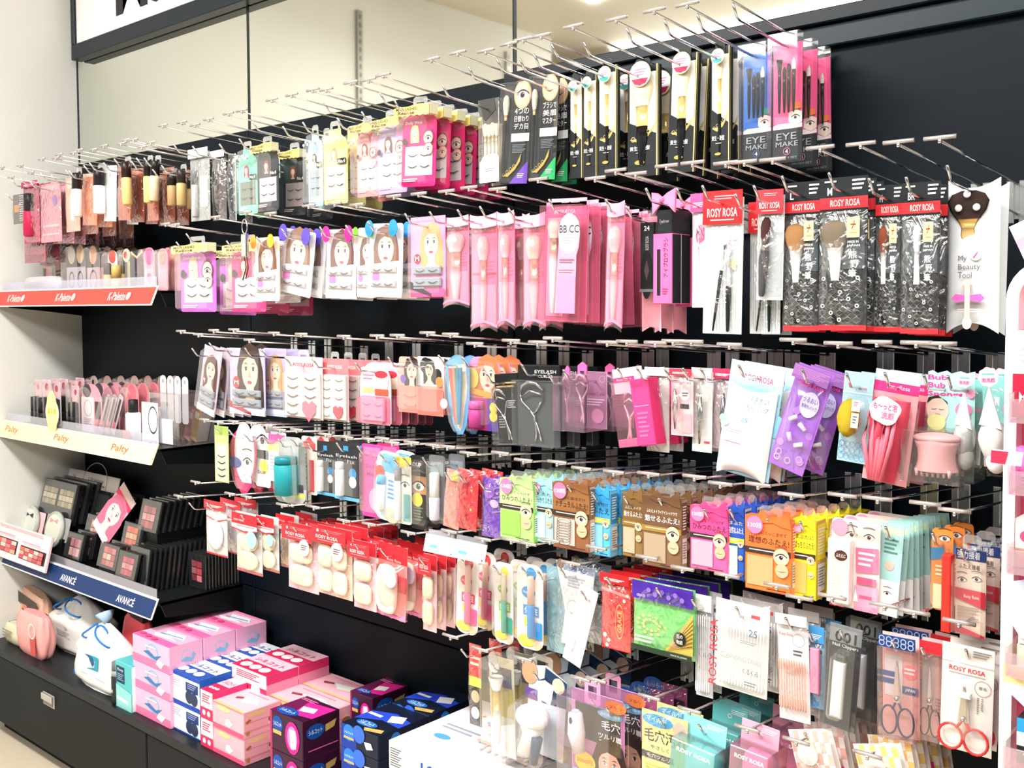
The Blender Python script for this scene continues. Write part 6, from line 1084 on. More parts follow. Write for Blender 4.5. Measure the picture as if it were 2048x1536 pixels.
redT = [('r', 0, .52, 1, 1, 'd8285a'), ('r', 0, 0, 1, .52, 'f4c4d4')]+[('e', .22+.26*i, .76, .12, 'f8eef2', .8) for i in range(3)]+[('t', 'シルコット', .14, .24, .9, .44, 'c8305a', .02)]
redF = [('r', 0, .6, 1, 1, 'e0325e'), ('ln', .15, .12, .8, .45, 4, 'd8405a'), ('e', .3, .78, .13, 'f6e6ea'), ('e', .7, .78, .13, 'f6e6ea')]
redS = [('r', 0, .0, 1, .4, 'e83a78'), ('r', 0, .4, 1, 1, 'f29ab8')]
zc, xC = cols('low crimson cotton carton wedged in front', 400, 425, 1388, 1.225, 1, .09, .06, cottonbox(redF, redS, redT, 'f6dbe4'), 'cotton_carton', 'crimson cotton cartons')
cols('crimson and white cotton carton behind the blue ones', 463, 533, 1354, 1.318, 2, .088, .062, cottonbox(redF, redS, redT, 'f6dbe4'), 'cotton_carton', 'crimson and white cotton cartons')
bpF = [('r', 0, .82, 1, 1, 'f0587c'), ('e', .36, .14, .22, 'f0c890', .25), ('p', [(.44, .5), (.54, .46), (.66, .62), (.56, .78), (.42, .72)], 'f8f4f4'), ('r', 0, .0, 1, .03, 'e87a9a')]
bpS = [('e', .35, .14, .25, 'f0c88a', .2), ('p', [(.04, .38), (.16, .28), (.2, .36), (.1, .46)], 'b8663a'), ('ln', .05, .42, .7, .46, 1, 'e08a9a'), ('e', .78, .6, .14, 'f4cfae', 1.3), ('e', .78, .52, .14, '9a6a48', .6), ('r', .0, .72, 1, .76, 'f090a8'), ('e', .1, .8, .05, 'c8863a')]
bpT = [('r', .04, .05, .96, .95, 'f6bcc8'), ('r', 0, .93, 1, 1, 'f0c078'), ('p', [(.36, .42), (.68, .30), (.86, .50), (.52, .66)], 'f4f6f8'), ('p', [(.2, .5), (.34, .42), (.38, .5), (.24, .6)], '9a3a4a'), ('ln', .2, .15, .8, .25, 1, 'e898a8')]
zD, xD = cols('large salmon pink cotton carton at the counter edge', 425, 487, 1428, 1.225, 1, .098, .075, cottonbox(bpF, bpS, bpT, 'f8aebc'), 'cotton_carton', 'large salmon pink cotton cartons')
cols('wide salmon pink cotton carton lying crosswise', 531, 640, 1385, 1.325, 2, .09, .075, cottonbox(bpF, bpS, bpT, 'f8aebc'), 'cotton_carton', 'wide salmon pink cartons', zt=zD)
mgF = [('r', 0, 0, .06, 1, 'b0306a'), ('e', .24, .30, .16, '1a4aa0', 1), ('t', 'シルコット', .12, .24, .36, .36, 'f0f4fa', .02), ('r', .1, .46, .36, .56, 'd8a860'), ('e', .70, .5, .22, 'e8208a', 1.4), ('e', .70, .5, .15, 'f48ac4', 1.5), ('p', [(.62, .3), (.80, .28), (.82, .74), (.66, .78)], 'fbf4f8')]
mgS = [('e', .34, .34, .24, '1a50a8', .65), ('t', 'シルコット', .16, .28, .52, .40, 'f4f6fa', .02), ('p', [(.6, .26), (.9, .2), (.84, .38), (.6, .44)], 'c8a860'), ('ln', .14, .78, .94, .84, 1, 'e06aa8')]
mgT = [('r', 0, .0, .4, 1, '6a1a4c'), ('p', [(.3, .2), (1, .1), (1, .75), (.5, .85)], 'e02a90'), ('e', .35, .82, .3, '1a50a8', .45), ('t', 'シルコット', .14, .76, .56, .88, 'f4f6fa', .02), ('p', [(.40, .44), (.74, .36), (.84, .56), (.50, .66)], 'fbf6fa'), ('ln', .05, .12, .5, .24, 2, 'e08ab0')]
mg = cottonbox(mgF, mgS, mgT, '3a1532')
zE, xE = cols('dark magenta cotton carton with a glowing pink sheet', 540, 605, 1446, 1.210, 1, .095, .075, mg, 'cotton_carton', 'dark magenta cotton cartons in front')
cols('dark magenta cotton carton by the navy pile', 700, 745, 1398, 1.40, 1, .105, .075, mg, 'cotton_carton', 'dark magenta cotton cartons at the back')
nvF = [('r', 0, 0, .42, 1, '1a3a98'), ('e', .22, .3, .15, '2a78d0', 1), ('t', 'シルコット', .10, .25, .34, .35, 'f0f4fa', .02), ('r', .08, .48, .36, .58, 'd8a870'), ('p', [(.64, .42), (.82, .38), (.88, .62), (.70, .72)], 'f0f4fa'), ('e', .5, .2, .16, '3a6ae0', 1)]
nvS = [('e', .34, .38, .10, '2a78c8', 1), ('t', 'シルコット', .25, .33, .43, .43, 'f4f6fa', .02), ('p', [(.26, .5), (.42, .46), (.42, .54), (.26, .6)], 'c8a860'), ('ln', .2, .72, .5, .8, 1, 'c8d0d8')]
nvT = [('p', [(0, .4), (.5, .25), (1, .35), (1, .6), (.5, .55), (0, .75)], '2a4ad0'), ('e', .40, .78, .26, '2a70c8', .4), ('t', 'シルコット', .22, .72, .58, .84, 'f4f6fa', .02), ('p', [(.5, .36), (.78, .26), (.92, .46), (.64, .56)], 'f4f6fa'), ('p', [(.5, .9), (.9, .8), (.95, .9), (.6, .98)], 'c8a860'), ('ln', .05, .45, .4, .6, 1, 'f0f4fa')]
zF, xF = cols('navy and black cotton carton', 682, 756, 1475, 1.225, 2, .13, .052, cottonbox(nvF, nvS, nvT, '151c30'), 'cotton_carton', 'navy cotton cartons')
def whitewide(r, w, h, d):
    b = MB(); b.bevbox(-w/2, w/2, 0, d, -h, 0, mat('f1eef0', .4), .002)
    cm = [('e', .22, .7, .07, '5aa0d8', .5), ('e', .34, .3, .05, '5aa0d8', .5), ('ln', .1, .5, .4, .6, 2, 'a0a8b8')]+[('e', .08+.13*i, .14+.1*(i % 3), .013, 'e8604a') for i in range(7)]+[('p', [(.45+.06*i, .02), (.47+.06*i, .02), (.56+.06*i, .7), (.54+.06*i, .7)], 'eeb0ac') for i in range(8)]+[('p', [(.45, .1+.12*i), (1, .1+.12*i), (1, .14+.12*i), (.45, .14+.12*i)], 'f2c0ba') for i in range(5)]
    b.art(cm, top(-w/2, w, 0, d, 0), w, d); b.art([('ln', .02, .2, .12, .9, 8, '5a5a5a'), ('t', '100', .3, .3, .5, .7, '2a5aa8')], front(-w/2, 0, w, h, 0), w, h); b.build('carton', r)
cols('wide white tissue carton with red dots and pink check', 776, 1010, 1490, 1.20, 1, .25, .05, whitewide, 'tissue_carton', 'wide white tissue cartons', zt=P(776, 1476, 1.20).z-.004)
cols('grey tissue carton pushed to the back board by the lowest hooks', 830, 920, 1436, 1.44, 1, .06, .05, cottonbox(nvF, nvS, nvT, '1c2a38'), 'cotton_carton', 'grey cartons at the back')
# teal carton and black tube
def tealbox(r, w, h, d):
    b = MB(); b.bevbox(-w/2, w/2, 0, d, -h, 0, mat('58bcc0', .35), .0015)
    b.art([('r', .08, .10, .58, .46, '1c3a5a'), ('t', 'Rosy', .16, .14, .5, .22, 'e8f0f0', 0), ('ln', .14, .26, .52, .42, 4, '8ab0c0'), ('p', [(0, .5), (1, .6), (1, 1), (0, 1)], '8fd4d4'), ('p', [(.1, .75), (.8, .8), (.8, .86), (.1, .82)], 'eef8f8')], front(-w/2, 0, w, h, 0), w, h)
    b.art([('r', .02, .02, .98, .98, 'e6f2f2'), ('e', .4, .35, .16, '8a9ac0'), ('ln', .2, .55, .8, .8, 5, 'a8c8c8')], side(w/2, 0, d, 0, h), d, h); b.build('carton', r)
stand('small teal and white carton at the counter edge', 'face_mask_carton', 'carton', (230, 1326, 262, 1419), tealbox, 1.215, .05, z=ZC, yaw=0)
def blacktube(r, w, h, d): k_tube(r, w, h, w, 'tube_body', .5, .32, 1, .95, '26302c', '20282a', 0, art=[('t', 'Luc', .1, .4, .9, .55, 'd8dcd8')]); k_tube(r, w, h, w, 'clear_cap', .5, 0, .34, .9, '9aa0a0', '6a7272', .6)
stand('short black cosmetic tube beside the teal carton', 'cosmetic_tube', 'tube', (216, 1325, 228, 1402), blacktube, 1.208, .014, z=ZC)
# plastic tie bags
def tiebag(logo, body, blue, seed):
    def f(r, w, h, d):
        random.seed(seed); ph = [random.random()*6 for _ in range(4)]
        def fn(u, v):
            a = 2*pi*u; e = 3.2; ct, st = cos(a), sin(a); q = (abs(ct)**e+abs(st)**e)**(-1/e)
            k = .10+.86*min(1, v/.46)**.85+.04*min(1, v/.7); k *= 1+.05*sin(5*a+ph[0])*(1-v)+.025*sin(9*a+7*v+ph[1])+.02*sin(12*v+ph[2])
            if v > .94: k *= (1-v)/.06*.3+.7
            return (w*.5*ct*q*k, d*.5+d*.5*st*q*k, -.12*h-v*h*.88)
        m = mat(body, .35, spec=.5); bb = MB(); bb.grid(fn, 40, 24, m); bb.add([(w*.48*cos(2*pi*i/16), d*.5+d*.46*sin(2*pi*i/16), -h*.995) for i in range(16)], [list(range(16))], m)
        bb.build('pouch_body', r)
        b = MB(); b.tube([(0, d*.5, -h*.16), (0, d*.5, -h*.08), (-w*.03, d*.5, 0)], [w*.03, w*.05, w*.09], blue, 10); b.build('gathered_neck', r)
        b = MB()
        for s in (1, -1): b.tube([(s*w*.03+w*.16*(1-cos(t))*s*.6, d*.15-d*.2*sin(t), -h*.13-h*.13*(1-cos(t))*.9-h*.02*sin(2*t)) for t in [2*pi*i/16 for i in range(17)]], .0026, mat('2a78c8', .4), 7)
        b.build('blue_drawstring', r)
        b = MB()
        def fp(x, y, l): p = fn(.5+.25+(x-.5)*.24, .40+.52*y); return (p[0], p[1]-l*2-.0015, p[2])
        b.art(logo, fp, 1, 1.2); b.build('printed_emblem', r)
    return f
LG = [('p', [(.30, .15), (.60, .10), (.66, .12), (.64, .52), (.34, .56), (.56, .44), (.58, .24)], '2a9ab8'), ('p', [(.3, .15), (.5, .14), (.56, .3), (.52, .44), (.4, .2)], '1c5a90'), ('ln', .2, .72, .8, .78, 1, 'c0c8cc')]
stand('white plastic drawstring bag with plain faint print', 'drawstring_bag', 'drawstring bag', (80, 1186, 168, 1320), tiebag([('ln', .3, .35, .7, .6, 4, 'c4c8c8'), ('e', .6, .2, .05, 'b8c4c4'), ('e', .05, .5, .05, '4a4a4a')], 'eceae6', '8ab0cc', 3), 1.31, .12, z=ZC, yaw=0)
stand('white plastic drawstring bag with a blue and teal emblem', 'drawstring_bag', 'drawstring bag', (132, 1234, 234, 1358), tiebag(LG+[('p', [(-.1, .86), (1.1, .80), (1.1, 1.0), (-.1, 1.0)], '1c62b8')], 'f1f0f0', 'a8c4dc', 5), 1.225, .08, z=ZC, yaw=0)
def softbag(col, art=(), e=4):
    def f(r, w, h, d):
        def fn(u, v):
            a = 2*pi*u; ct, st = cos(a), sin(a); q = (abs(ct)**e+abs(st)**e)**(-1/e); k = (.86+.14*sin(pi*v))*(1+.03*sin(7*a+5*v))*(1 if .02 < v < .98 else .85)
            return (w*.5*ct*q*k, d*.5+d*.5*st*q*k*(.5+.5*sin(pi*(.15+.7*v))), -v*h)
        b = MB(); b.grid(fn, 28, 12, mat(col, .45)); b.add([(w*.4*cos(2*pi*i/12), d*.5+d*.3*sin(2*pi*i/12), -.001) for i in range(12)], [list(range(12))], col); b.build('soft_body', r)
        if art: b = MB(); b.art(art, front(-w*.42, -h*.06, w*.84, h*.88, -.004), w, h); b.build('printed_front', r)
    return f
stand('salmon pink wipes packet left of the white drawstring bags', 'wipes_packet', 'wipes packet', (26, 1228, 78, 1298), softbag('f0a8a4', [('p', [(.7, .5), (.95, .4), (.95, .9), (.75, .95)], 'c8504c'), ('ring', .8, .3, .15, .03, 'f8dcd8')], 7), 1.225, .05, z=ZC)
stand('tan and grey wipes packet by the left wall', 'wipes_packet', 'wipes packet', (30, 1186, 80, 1270), softbag('e4b8a0', [('p', [(0, 0), (1, .0), (1, .2), (0, .3)], '4a4038'), ('e', .5, .5, .2, 'd88a78'), ('e', .8, .35, .12, 'c8b048')], 7), 1.305, .05, z=ZC, rot=8)
stand('flat beige packet under the tan wipes packet', 'wipes_packet', 'wipes packet', (2, 1250, 34, 1290), softbag('d8d0b4', [('ln', .1, .2, .8, .7, 3, '8a8a78')]), 1.235, .05, z=ZC)
def redsack(r, w, h, d):
    softbag('f8606a')(r, w, h, d)
    b = MB(); b.box(-w*.15, w*.4, d*.2, d*.5, -h*.02, h*.08, '3a2a2c'); b.build('dark_tie', r)
stand('coral red gauze sack behind the teal carton', 'gauze_sack', 'sack', (238, 1236, 282, 1322), redsack, 1.315, .05, z=ZC, rot=6)
# ================================================================ goods on the three branded shelves
def clam(col, art=(), sh='arch', tube=None, shell=True):
    def f(r, w, h, d):
        k_card(r, w, h, d, 'printed_card', sh, col, art)
        if tube: k_tube(r, w, h, d, tube[0], **tube[1])
        if shell: k_shell(r, w, h, d, 'clear_blister', sh, (0, 0, 1, 1), m=clear(haze=.05, gloss=.12))
    return f
DE = lambda u: XS/P(u, 700, 1).x+.012
S1 = lambda l, nm, c, bx, b, D, **k: stand(l, nm, c, bx, b, D, z=ZS1, **k)
S1('grey clear pouch lying at the left end of the upper shelf', 'cosmetic_pouch', 'cosmetic pouch', (38, 553, 105, 578), softbag('c9c2c4', [('ln', .1, .3, .8, .6, 2, 'a8a0a4')]), 1.32, thick=.05)
S1('small pink and black cosmetic card on the upper shelf', 'cosmetic_card', 'cosmetic card', (70, 532, 92, 576), clam('e8a8a0', [('r', .1, .1, .4, .5, '2a2226'), ('e', .6, .6, .25, 'f4dcd4')], 'round'), 1.38, rot=8, n=2, p=.04)
S1('cream cosmetic card beside the pink one on the upper shelf', 'cosmetic_card', 'cosmetic card', (94, 528, 110, 574), clam('d8c8b0', [('ln', .2, .2, .8, .8, 5, '7a6a58')], 'round'), 1.38, rot=-6)
S1('black blister with an ornate oval frame and grey card', 'cosmetic_blister', 'cosmetic blister', (118, 488, 155, 576), clam('b8b0ba', [('r', 0, 0, 1, .46, '2a282c'), ('e', .28, .2, .2, 'd8ccb8', 1.2), ('e', .75, .2, .2, 'd8b08a', 1.2), ('ring', .28, .72, .14, .03, '4a3a40', 1.6), ('ring', .74, .72, .14, .03, '4a3a40', 1.6)]), 1.33, n=4, p=.035)
S1('black blister with an ornate oval frame and pinkish card', 'cosmetic_blister', 'cosmetic blister', (159, 490, 184, 574), clam('cbb2b8', [('r', 0, 0, 1, .46, '2a282c'), ('e', .5, .2, .3, 'd8a07a', 1.2), ('ring', .5, .72, .28, .05, '5a3a40', 1.4)]), 1.33, n=4, p=.04)
S1('brown pink blister beside the ornate frames', 'cosmetic_blister', 'cosmetic blister', (185, 500, 200, 573), clam('b88078', [('r', 0, 0, 1, .4, '3a3234')]), 1.33, n=3, p=.04)
lip = ('lipstick', dict(cx=.3, y0=.3, y1=.98, tw=.42, col='d8bc78', cap='2a2624', capf=.4))
S1('gold and white lipstick blister on the upper shelf', 'lipstick_blister', 'lipstick', (201, 500, 219, 574), clam('f0ece6', [('e', .5, .15, .4, 'c84a3a', .9)], tube=lip), 1.32, n=4, p=.045)
S1('gold lipstick standing alone on the upper shelf', 'lipstick', 'lipstick', (216, 530, 227, 572), lambda r, w, h, d: k_tube(r, w, h, w, 'lipstick_body', .5, 0, 1, .9, 'd8bc70', 'c8a860', .5), 1.31)
S1('blister with a red and gold floral round top', 'lipstick_blister', 'lipstick', (229, 496, 247, 572), clam('2c2e38', [('e', .5, .16, .42, 'e8d8b8', .9), ('e', .4, .15, .2, 'c84a3a'), ('r', .6, .3, .9, .95, 'd8c48a')], tube=lip), 1.33, n=2, p=.04)
S1('navy blister with gold rim on the upper shelf', 'lipstick_blister', 'lipstick', (247, 500, 270, 571), clam('1e2836', [('p', [(0, .0), (.5, .14), (1, 0), (1, .06), (.5, .2), (0, .06)], 'd8c48a'), ('ln', .3, .5, .7, .9, 4, '4a5464')], 'house'), 1.33, n=3, p=.04)
S1('pink round shouldered blister, left of three', 'blush_blister', 'blush', (272, 494, 294, 572), clam('f2a8bc', [('e', .5, .2, .38, 'e86a9a', 1.1), ('r', .1, .48, .9, .96, 'f8c0cc'), ('e', .5, .7, .25, 'd89098')]), 1.31, n=3, p=.05)
S1('pink round shouldered blister, middle of three', 'blush_blister', 'blush', (300, 496, 320, 571), clam('eeb0b8', [('e', .5, .2, .38, 'b8a098', 1.1), ('r', .1, .48, .9, .96, 'f4bcc4')]), 1.31, n=3, p=.05)
S1('salmon round shouldered blister at the right end', 'blush_blister', 'blush', (324, 490, 345, 570), clam('f0a8a0', [('e', .5, .2, .38, 'd8a890', 1.1), ('r', .1, .48, .9, .96, 'f6b8a8')]), 1.34, n=2, p=.06)
S2 = lambda l, nm, c, bx, b, D, **k: stand(l, nm, c, bx, b, D, z=ZS2, **k)
MT_ = ('mascara_tube', dict(cx=.5, y0=.38, y1=.98, tw=.6, col='1c1c20', cap='26262a', capf=.55))
mas = [('r', 0, 0, 1, .36, 'f2c4cc'), ('e', .5, .16, .2, 'b8505a', 1), ('r', .1, .4, .9, .95, '2a2a2e')]
S2('black mascara blister nearest the left wall', 'mascara_blister', 'mascara', (56, 760, 69, 838), clam('e8c0c8', mas, tube=MT_), 1.33, n=2, p=.05)
S2('wider black mascara blister behind the price badge', 'mascara_blister', 'mascara', (71, 760, 88, 838), clam('e8c0c8', mas, tube=MT_), 1.32, n=3, p=.05)
S2('black mascara blister right of the price badge', 'mascara_blister', 'mascara', (91, 764, 107, 840), clam('d8d0d4', mas, tube=MT_), 1.33, n=3, p=.05)
S2('black mascara blister beside the pink lip cards', 'mascara_blister', 'mascara', (130, 772, 144, 840), clam('e8d0d4', mas, tube=MT_), 1.34, n=4, p=.04)
lipc = [('r', .02, .28, .62, .98, 'f4e6ea'), ('e', .3, .15, .2, '3a2a34', .8), ('ring', .33, .5, .2, .03, 'd8b0bc'), ('ln', .12, .7, .5, .85, 4, 'c8a0ac'), ('r', .68, .35, .95, .7, '3a2224'), ('r', .68, .7, .95, .98, 'e87a80')]
S2('pink lip colour card with a black bow print', 'lip_card', 'lip colour', (147, 768, 188, 846), clam('f2a6b8', lipc), 1.31, n=5, p=.034)
S2('pink lip colour blister with a darker tube', 'lip_card', 'lip colour', (206, 770, 224, 842), clam('ee98a8', [('r', .3, .4, .8, .95, '5a2a30')]), 1.36, n=4, p=.035)
S2('salmon lip blister in the middle of the shelf', 'lip_card', 'lip colour', (236, 768, 262, 850), clam('ee8f98', [('e', .5, .2, .32, 'd86a78', 1.2), ('r', .15, .45, .85, .95, 'f4b0b4')]), 1.33, n=5, p=.03)
S2('rose and gold blister left of the clear box', 'lip_card', 'lip colour', (268, 772, 290, 850), clam('c8a888', [('ln', .1, .3, .9, .8, 6, 'd8606a')]), 1.38, n=4, p=.03)
for i in range(3): S2('slanted clear lip pencil case, %s of three' % ('left', 'middle', 'right')[i], 'pencil_case', 'lip pencil', (200+12*i, 792, 209+12*i, 850), clam('c4b8bc', [('r', .3, .1, .7, .9, '4a3a40'), ('r', .3, .7, .7, .9, 'e8707c')], 'round'), 1.29, rot=28)
def bottle(r, w, h, d): k_tube(r, w, h, w, 'bottle_body', .5, .3, 1, .95, 'f2eef0', '1e1e22', 0); k_tube(r, w, h, w, 'dark_cap', .5, 0, .32, .6, '1e1e22', '1e1e22', 0); k_obj(r, lambda b: b.box(-w*.42, w*.42, -.001, 0, -h*.95, -h*.7, 'ee7068'), 'coral_label')
S2('white nail bottle with a black cap and coral foot', 'nail_bottle', 'bottle', (243, 800, 259, 856), bottle, 1.285)
def minimirror(r, w, h, d):
    k_card(r, w, h, d, 'pale_card', 'rect', 'f4f0f2', [('ring', .7, .42, .3, .04, '3a3a40', 1.5), ('r', .1, .9, .9, .98, 'c8b8c0')]); k_tube(r, w, h, d, 'teal_stick', .6, .9, 1.1, .14, '8ad0d4', '2a2a2c', .2, tilt=80)
S2('white card with an oval black ring and teal stick', 'mirror_card', 'cosmetic card', (268, 806, 300, 862), minimirror, 1.30)
def clearbin(r, w, h, d):
    k_box(r, w, h, d, 'clear_bin', m=clear('f2f4f6', .14, .18))
    for i in range(4): k_card(r, w, h, d, 'clear_card', 'arch', 'd8d0d4', [('e', .5, .12, .2, '9aa0a4', 1)], y=d*.3, box=(.04+.24*i, -.32, .24+.24*i, .6))
    k_obj(r, lambda b: b.box(-w*.2, w*.3, -.001, 0, -h*.98, -h*.5, 'f4f6fa'), 'white_label')
S2('clear bin of arch topped cards at the right end', 'acrylic_bin', 'bin', (296, 786, 356, 872), clearbin, DE(356), thick=.10)
for i, (u, c) in enumerate(((316, 'f2c8b0'), (331, 'ecd0a8'), (346, 'd8a890'), (361, 'b07a58'), (376, 'd88a88'), (390, 'c89a6a'))):
    S2('%s compact case of the slanting row by the pink strips' % ('peach', 'sand', 'rose beige', 'brown', 'dusty red', 'bronze')[i], 'compact_case', 'compact', (u, 818, u+13, 878), (lambda c: lambda r, w, h, d: k_box(r, w, h, d, 'case', c, 'f4e8e0', [('r', .2, .1, .8, .3, 'fbf2ee')], bev=.002))(c), 1.40, rot=20, thick=.035)
for i in range(7):
    S2('clear arch topped hanging card in the back rank, %s from left' % ORD[i].replace('frontmost', 'first'), 'lip_card', 'lip colour', (166+27*i, 752, 182+27*i, 800), clam(['d8b0a8', 'c89c98', 'b8a098'][i % 3], [('e', .5, .15, .25, 'a8a4a0'), ('r', .2, .4, .8, .9, '8a5a58')]), 1.43, n=1)
def badge(r, w, h, d):
    b = MB(); b.prism([(w/2*cos(2*pi*i/24), -h/2+h/2*sin(2*pi*i/24)) for i in range(24)], 0, .0015, 'f6e6c0'); b.art([('e', .5, .5, .42, 'f4dc98', 1.9), ('t', '$10', .18, .34, .82, .54, 'e0a82a', .02)], front(-w/2, 0, w, h, 0), w, h); b.build('oval_badge', r)
    b = MB(); b.box(-.003, .003, .0016, .004, -h*1.05, -h*.5, CLR); b.build('clear_clip', r)
stand('oval cream price badge standing on the yellow name strip', 'price_badge', 'price badge', (90, 798, 116, 854), badge, 1.268, .004)
S3z = ZS3
def palette(rows, cols_, cs, col='0c0e10', two=False, win=(.14, .22, .62, .84)):
    def f(r, w, h, d):
        k_box(r, w, h, d, 'palette_case', col, None, bev=.002, y0=d*.3)
        wins = ((.06, .18, .48, .62), (.52, .18, .94, .62)) if two else (win,)
        for x0, y0, x1, y1 in wins:
            b = MB(); a, c, e, g = sub(w, h, x0, y0, x1, y1)
            cm = [('r', (i+.06)/cols_, (j+.06)/rows, (i+.94)/cols_, (j+.94)/rows, cs[(i*2+j) % len(cs)]) for i in range(cols_) for j in range(rows)]
            b.box(a, c, d*.3-.001, d*.3-.0002, g, e, '0e0f10'); b.art(cm, front(a, e, c-a, e-g, d*.3-.001), c-a, e-g); b.build('shadow_pans', r)
        k_box(r, w, h, d, 'clear_case', m=clear('eef2f2', .03, .10), bev=.001)
    return f
RC = ['e86a68', 'f0a08a', 'c84a5c', 'f4c8b4', 'd87a80', 'b8505a']
def S3(l, bx, b, D, name='eyeshadow_palette', cat='eyeshadow palette', lean=-14, **k):
    k.setdefault('z', None)
    if lean: D += .018
    if k['z'] is None:
        zz = P((bx[0]+bx[2])/2, bx[3], D-.02*(lean != 0)).z
        if zz < ZS3+.025: k['z'] = ZS3+.001
    r = stand(l, name, cat, bx, b, D, lean=lean, **k)
    if k['z'] is None:
        w = P(bx[2], bx[3], D).x-P(bx[0], bx[3], D).x; n = k.get('n', 1); q = MB(); y0 = -.012; y1 = min(-.008-(D-DW), y0+.022+(n-1)*k.get('p', 0)+k.get('thick', .01))
        q.bevbox(-w*.42, w*.42, y0, y1, 0, zz-ZS3-.002, mat('0c0f11', .4), .001)
        tag(q.build('riser_block', None, (r.location.x, D-DW, ZS3)), 'black riser under the '+l, 'riser')
    return r
S3('wide black palette with two champagne windows tilted right', (86, 962, 154, 1040), palette(3, 4, ['c8b088', 'e0d0b0', 'a89878', 'd8c8a8'], '1c1f22', True), 1.36, thick=.02, n=3, p=.03)
def headsign(r, w, h, d):
    b = MB(); b.bevbox(-w/2, w/2, 0, .004, -h, 0, mat('cfc8c2', .5), .001); b.art([('ring', .55, .5, .24, .012, '8a847e', .8), ('t', 'Ultimate', .42, .25, .72, .45, '5a5450', 0), ('t', 'Eyeshadow', .38, .52, .76, .74, '5a5450', 0), ('p', [(.1, .3), (.2, .7), (.24, .68), (.14, .28)], 'a8909a')], front(-w/2, 0, w, h, 0), w, h); b.build('sign_board', r)
S3('pale cardboard sign standing behind the palettes', (138, 946, 238, 982), headsign, 1.44, 'shelf_sign', 'sign')
def bowcomp(bc):
    def f(r, w, h, d):
        k_card(r, w, h, d, 'square_card', 'round', 'f0c4cc' if bc[0] != 'f' else 'a8a4a6'); k_obj(r, lambda b: (b.tube([(0, 0, -h*.58), (0, d*.8, -h*.58)], w*.36, mat('b8bab0', .3), 20), b.prism([(w*.3*cos(2*pi*i/20), -h*.58+w*.3*sin(2*pi*i/20)) for i in range(20)], -.001, 0, 'd8dccc')), 'round_compact')
        k_obj(r, lambda b: (b.prism([(0, -h*.2), (-w*.16, -h*.1), (-w*.16, -h*.3)], -.002, 0, bc), b.prism([(0, -h*.2), (w*.16, -h*.1), (w*.16, -h*.3)], -.002, 0, bc)), 'small_bow')
    return f
S3('round compact card with a black bow', (40, 1020, 84, 1066), bowcomp('3a2a3c'), 1.32, 'compact_card', 'compact', thick=.012)
S3('round compact card with a pink bow', (88, 1032, 134, 1078), bowcomp('f09aa0'), 1.32, 'compact_card', 'compact', thick=.012)
def pinkpal(r, w, h, d):
    k_box(r, w, h, d, 'pink_board', 'f3dcdc', 'e8c8cc', [('r', -.0, .40, .44, .80, '4a3234'), ('r', .50, .46, .98, .84, '4a3234')]+[('r', .02+.105*i, .43+.12*j, .115+.105*i, .54+.12*j, RC[(i+2*j) % 6]) for i in range(4) for j in range(3)]+[('r', .52+.09*i, .49+.11*j, .60+.09*i, .59+.11*j, RC[(i+j) % 6]) for i in range(5) for j in range(3)]+[('ln', .08, .25, .4, .32, 1, 'd890a8'), ('ln', .55, .32, .9, .38, 1, 'd890a8'), ('r', .04, .02, .9, .06, 'e0a8b0')], bev=.002)
S3('blush pink palette board leaning on the blue name strip', (-2, 1058, 100, 1132), pinkpal, 1.245, thick=.010, z=ZS3-.012)
tp = palette(3, 2, RC)
S3('small black palette with brown plum pans at the upper back', (222, 992, 252, 1036), palette(3, 3, ['8a3a48', 'a85060', '6a3038'], win=(.1, .1, .9, .9)), 1.43, thick=.02, n=3, p=.025)
S3('plain dark clear palette beside the champagne one', (190, 982, 222, 1030), palette(1, 1, ['4a4e50'], win=(.1, .1, .9, .9)), 1.42, thick=.02)
S3('small palette with four rose pans behind the pink card', (176, 1030, 206, 1076), palette(2, 3, ['e88a80', 'f4c0a0', 'd86a70', 'e8a090'], win=(.25, .2, .9, .9)), 1.35, thick=.02, n=4, p=.025)
S3('small palette with dusky pink pans low on the left', (136, 1066, 168, 1116), palette(2, 3, ['c87a88', 'e8b0a8', 'b86078', 'd898a0'], win=(.2, .2, .85, .9)), 1.29, thick=.02, n=4, p=.03)
def ladycard(r, w, h, d):
    k_card(r, w, h, d, 'slanted_card', 'rect', 'dfa8bc', [('r', 0, 0, 1, .14, 'c8b0a8'), ('r', 0, .14, 1, .24, 'e03a5a'), ('face', .5, .50, .7, 'c86a88', 'ecc8c8'), ('r', 0, .86, 1, 1, 'f0d0dc')])
S3('long pink card of a woman slanting through the palettes', (232, 985, 262, 1104), ladycard, 1.33, 'display_card', 'card', rot=40)
S3('palette with six orange coral pans at the centre', (250, 1046, 284, 1094), palette(3, 3, ['f06a48', 'f8a070', 'e8504a', 'f8b890'], win=(.12, .16, .78, .92)), 1.33, thick=.02, n=3, p=.03)
S3('palette with coral and peach pans near the name strip', (202, 1088, 240, 1136), palette(3, 3, RC, win=(.15, .14, .8, .92)), 1.285, thick=.02, n=3, p=.03)
S3('tilted clear cased palette with raspberry pans at the front', (240, 1104, 278, 1156), palette(3, 3, ['d8485c', 'f090a0', 'b83a50', 'e87080'], win=(.2, .2, .8, .88)), 1.28, thick=.014, n=1)
S3('clear black palette case in the long rank behind the raspberry one', (262, 1094, 300, 1166), palette(1, 1, ['16181a'], win=(.2, .2, .8, .88)), 1.295, thick=.008, n=13, p=.014, z=S3z, lean=-8)
S3('palette with rose pans heading the upper right rank', (286, 1000, 324, 1062), palette(3, 3, ['c85a64', 'e89a98', 'a84a54', 'd88088'], win=(.12, .2, .78, .9)), 1.35, thick=.01, n=8, p=.018)
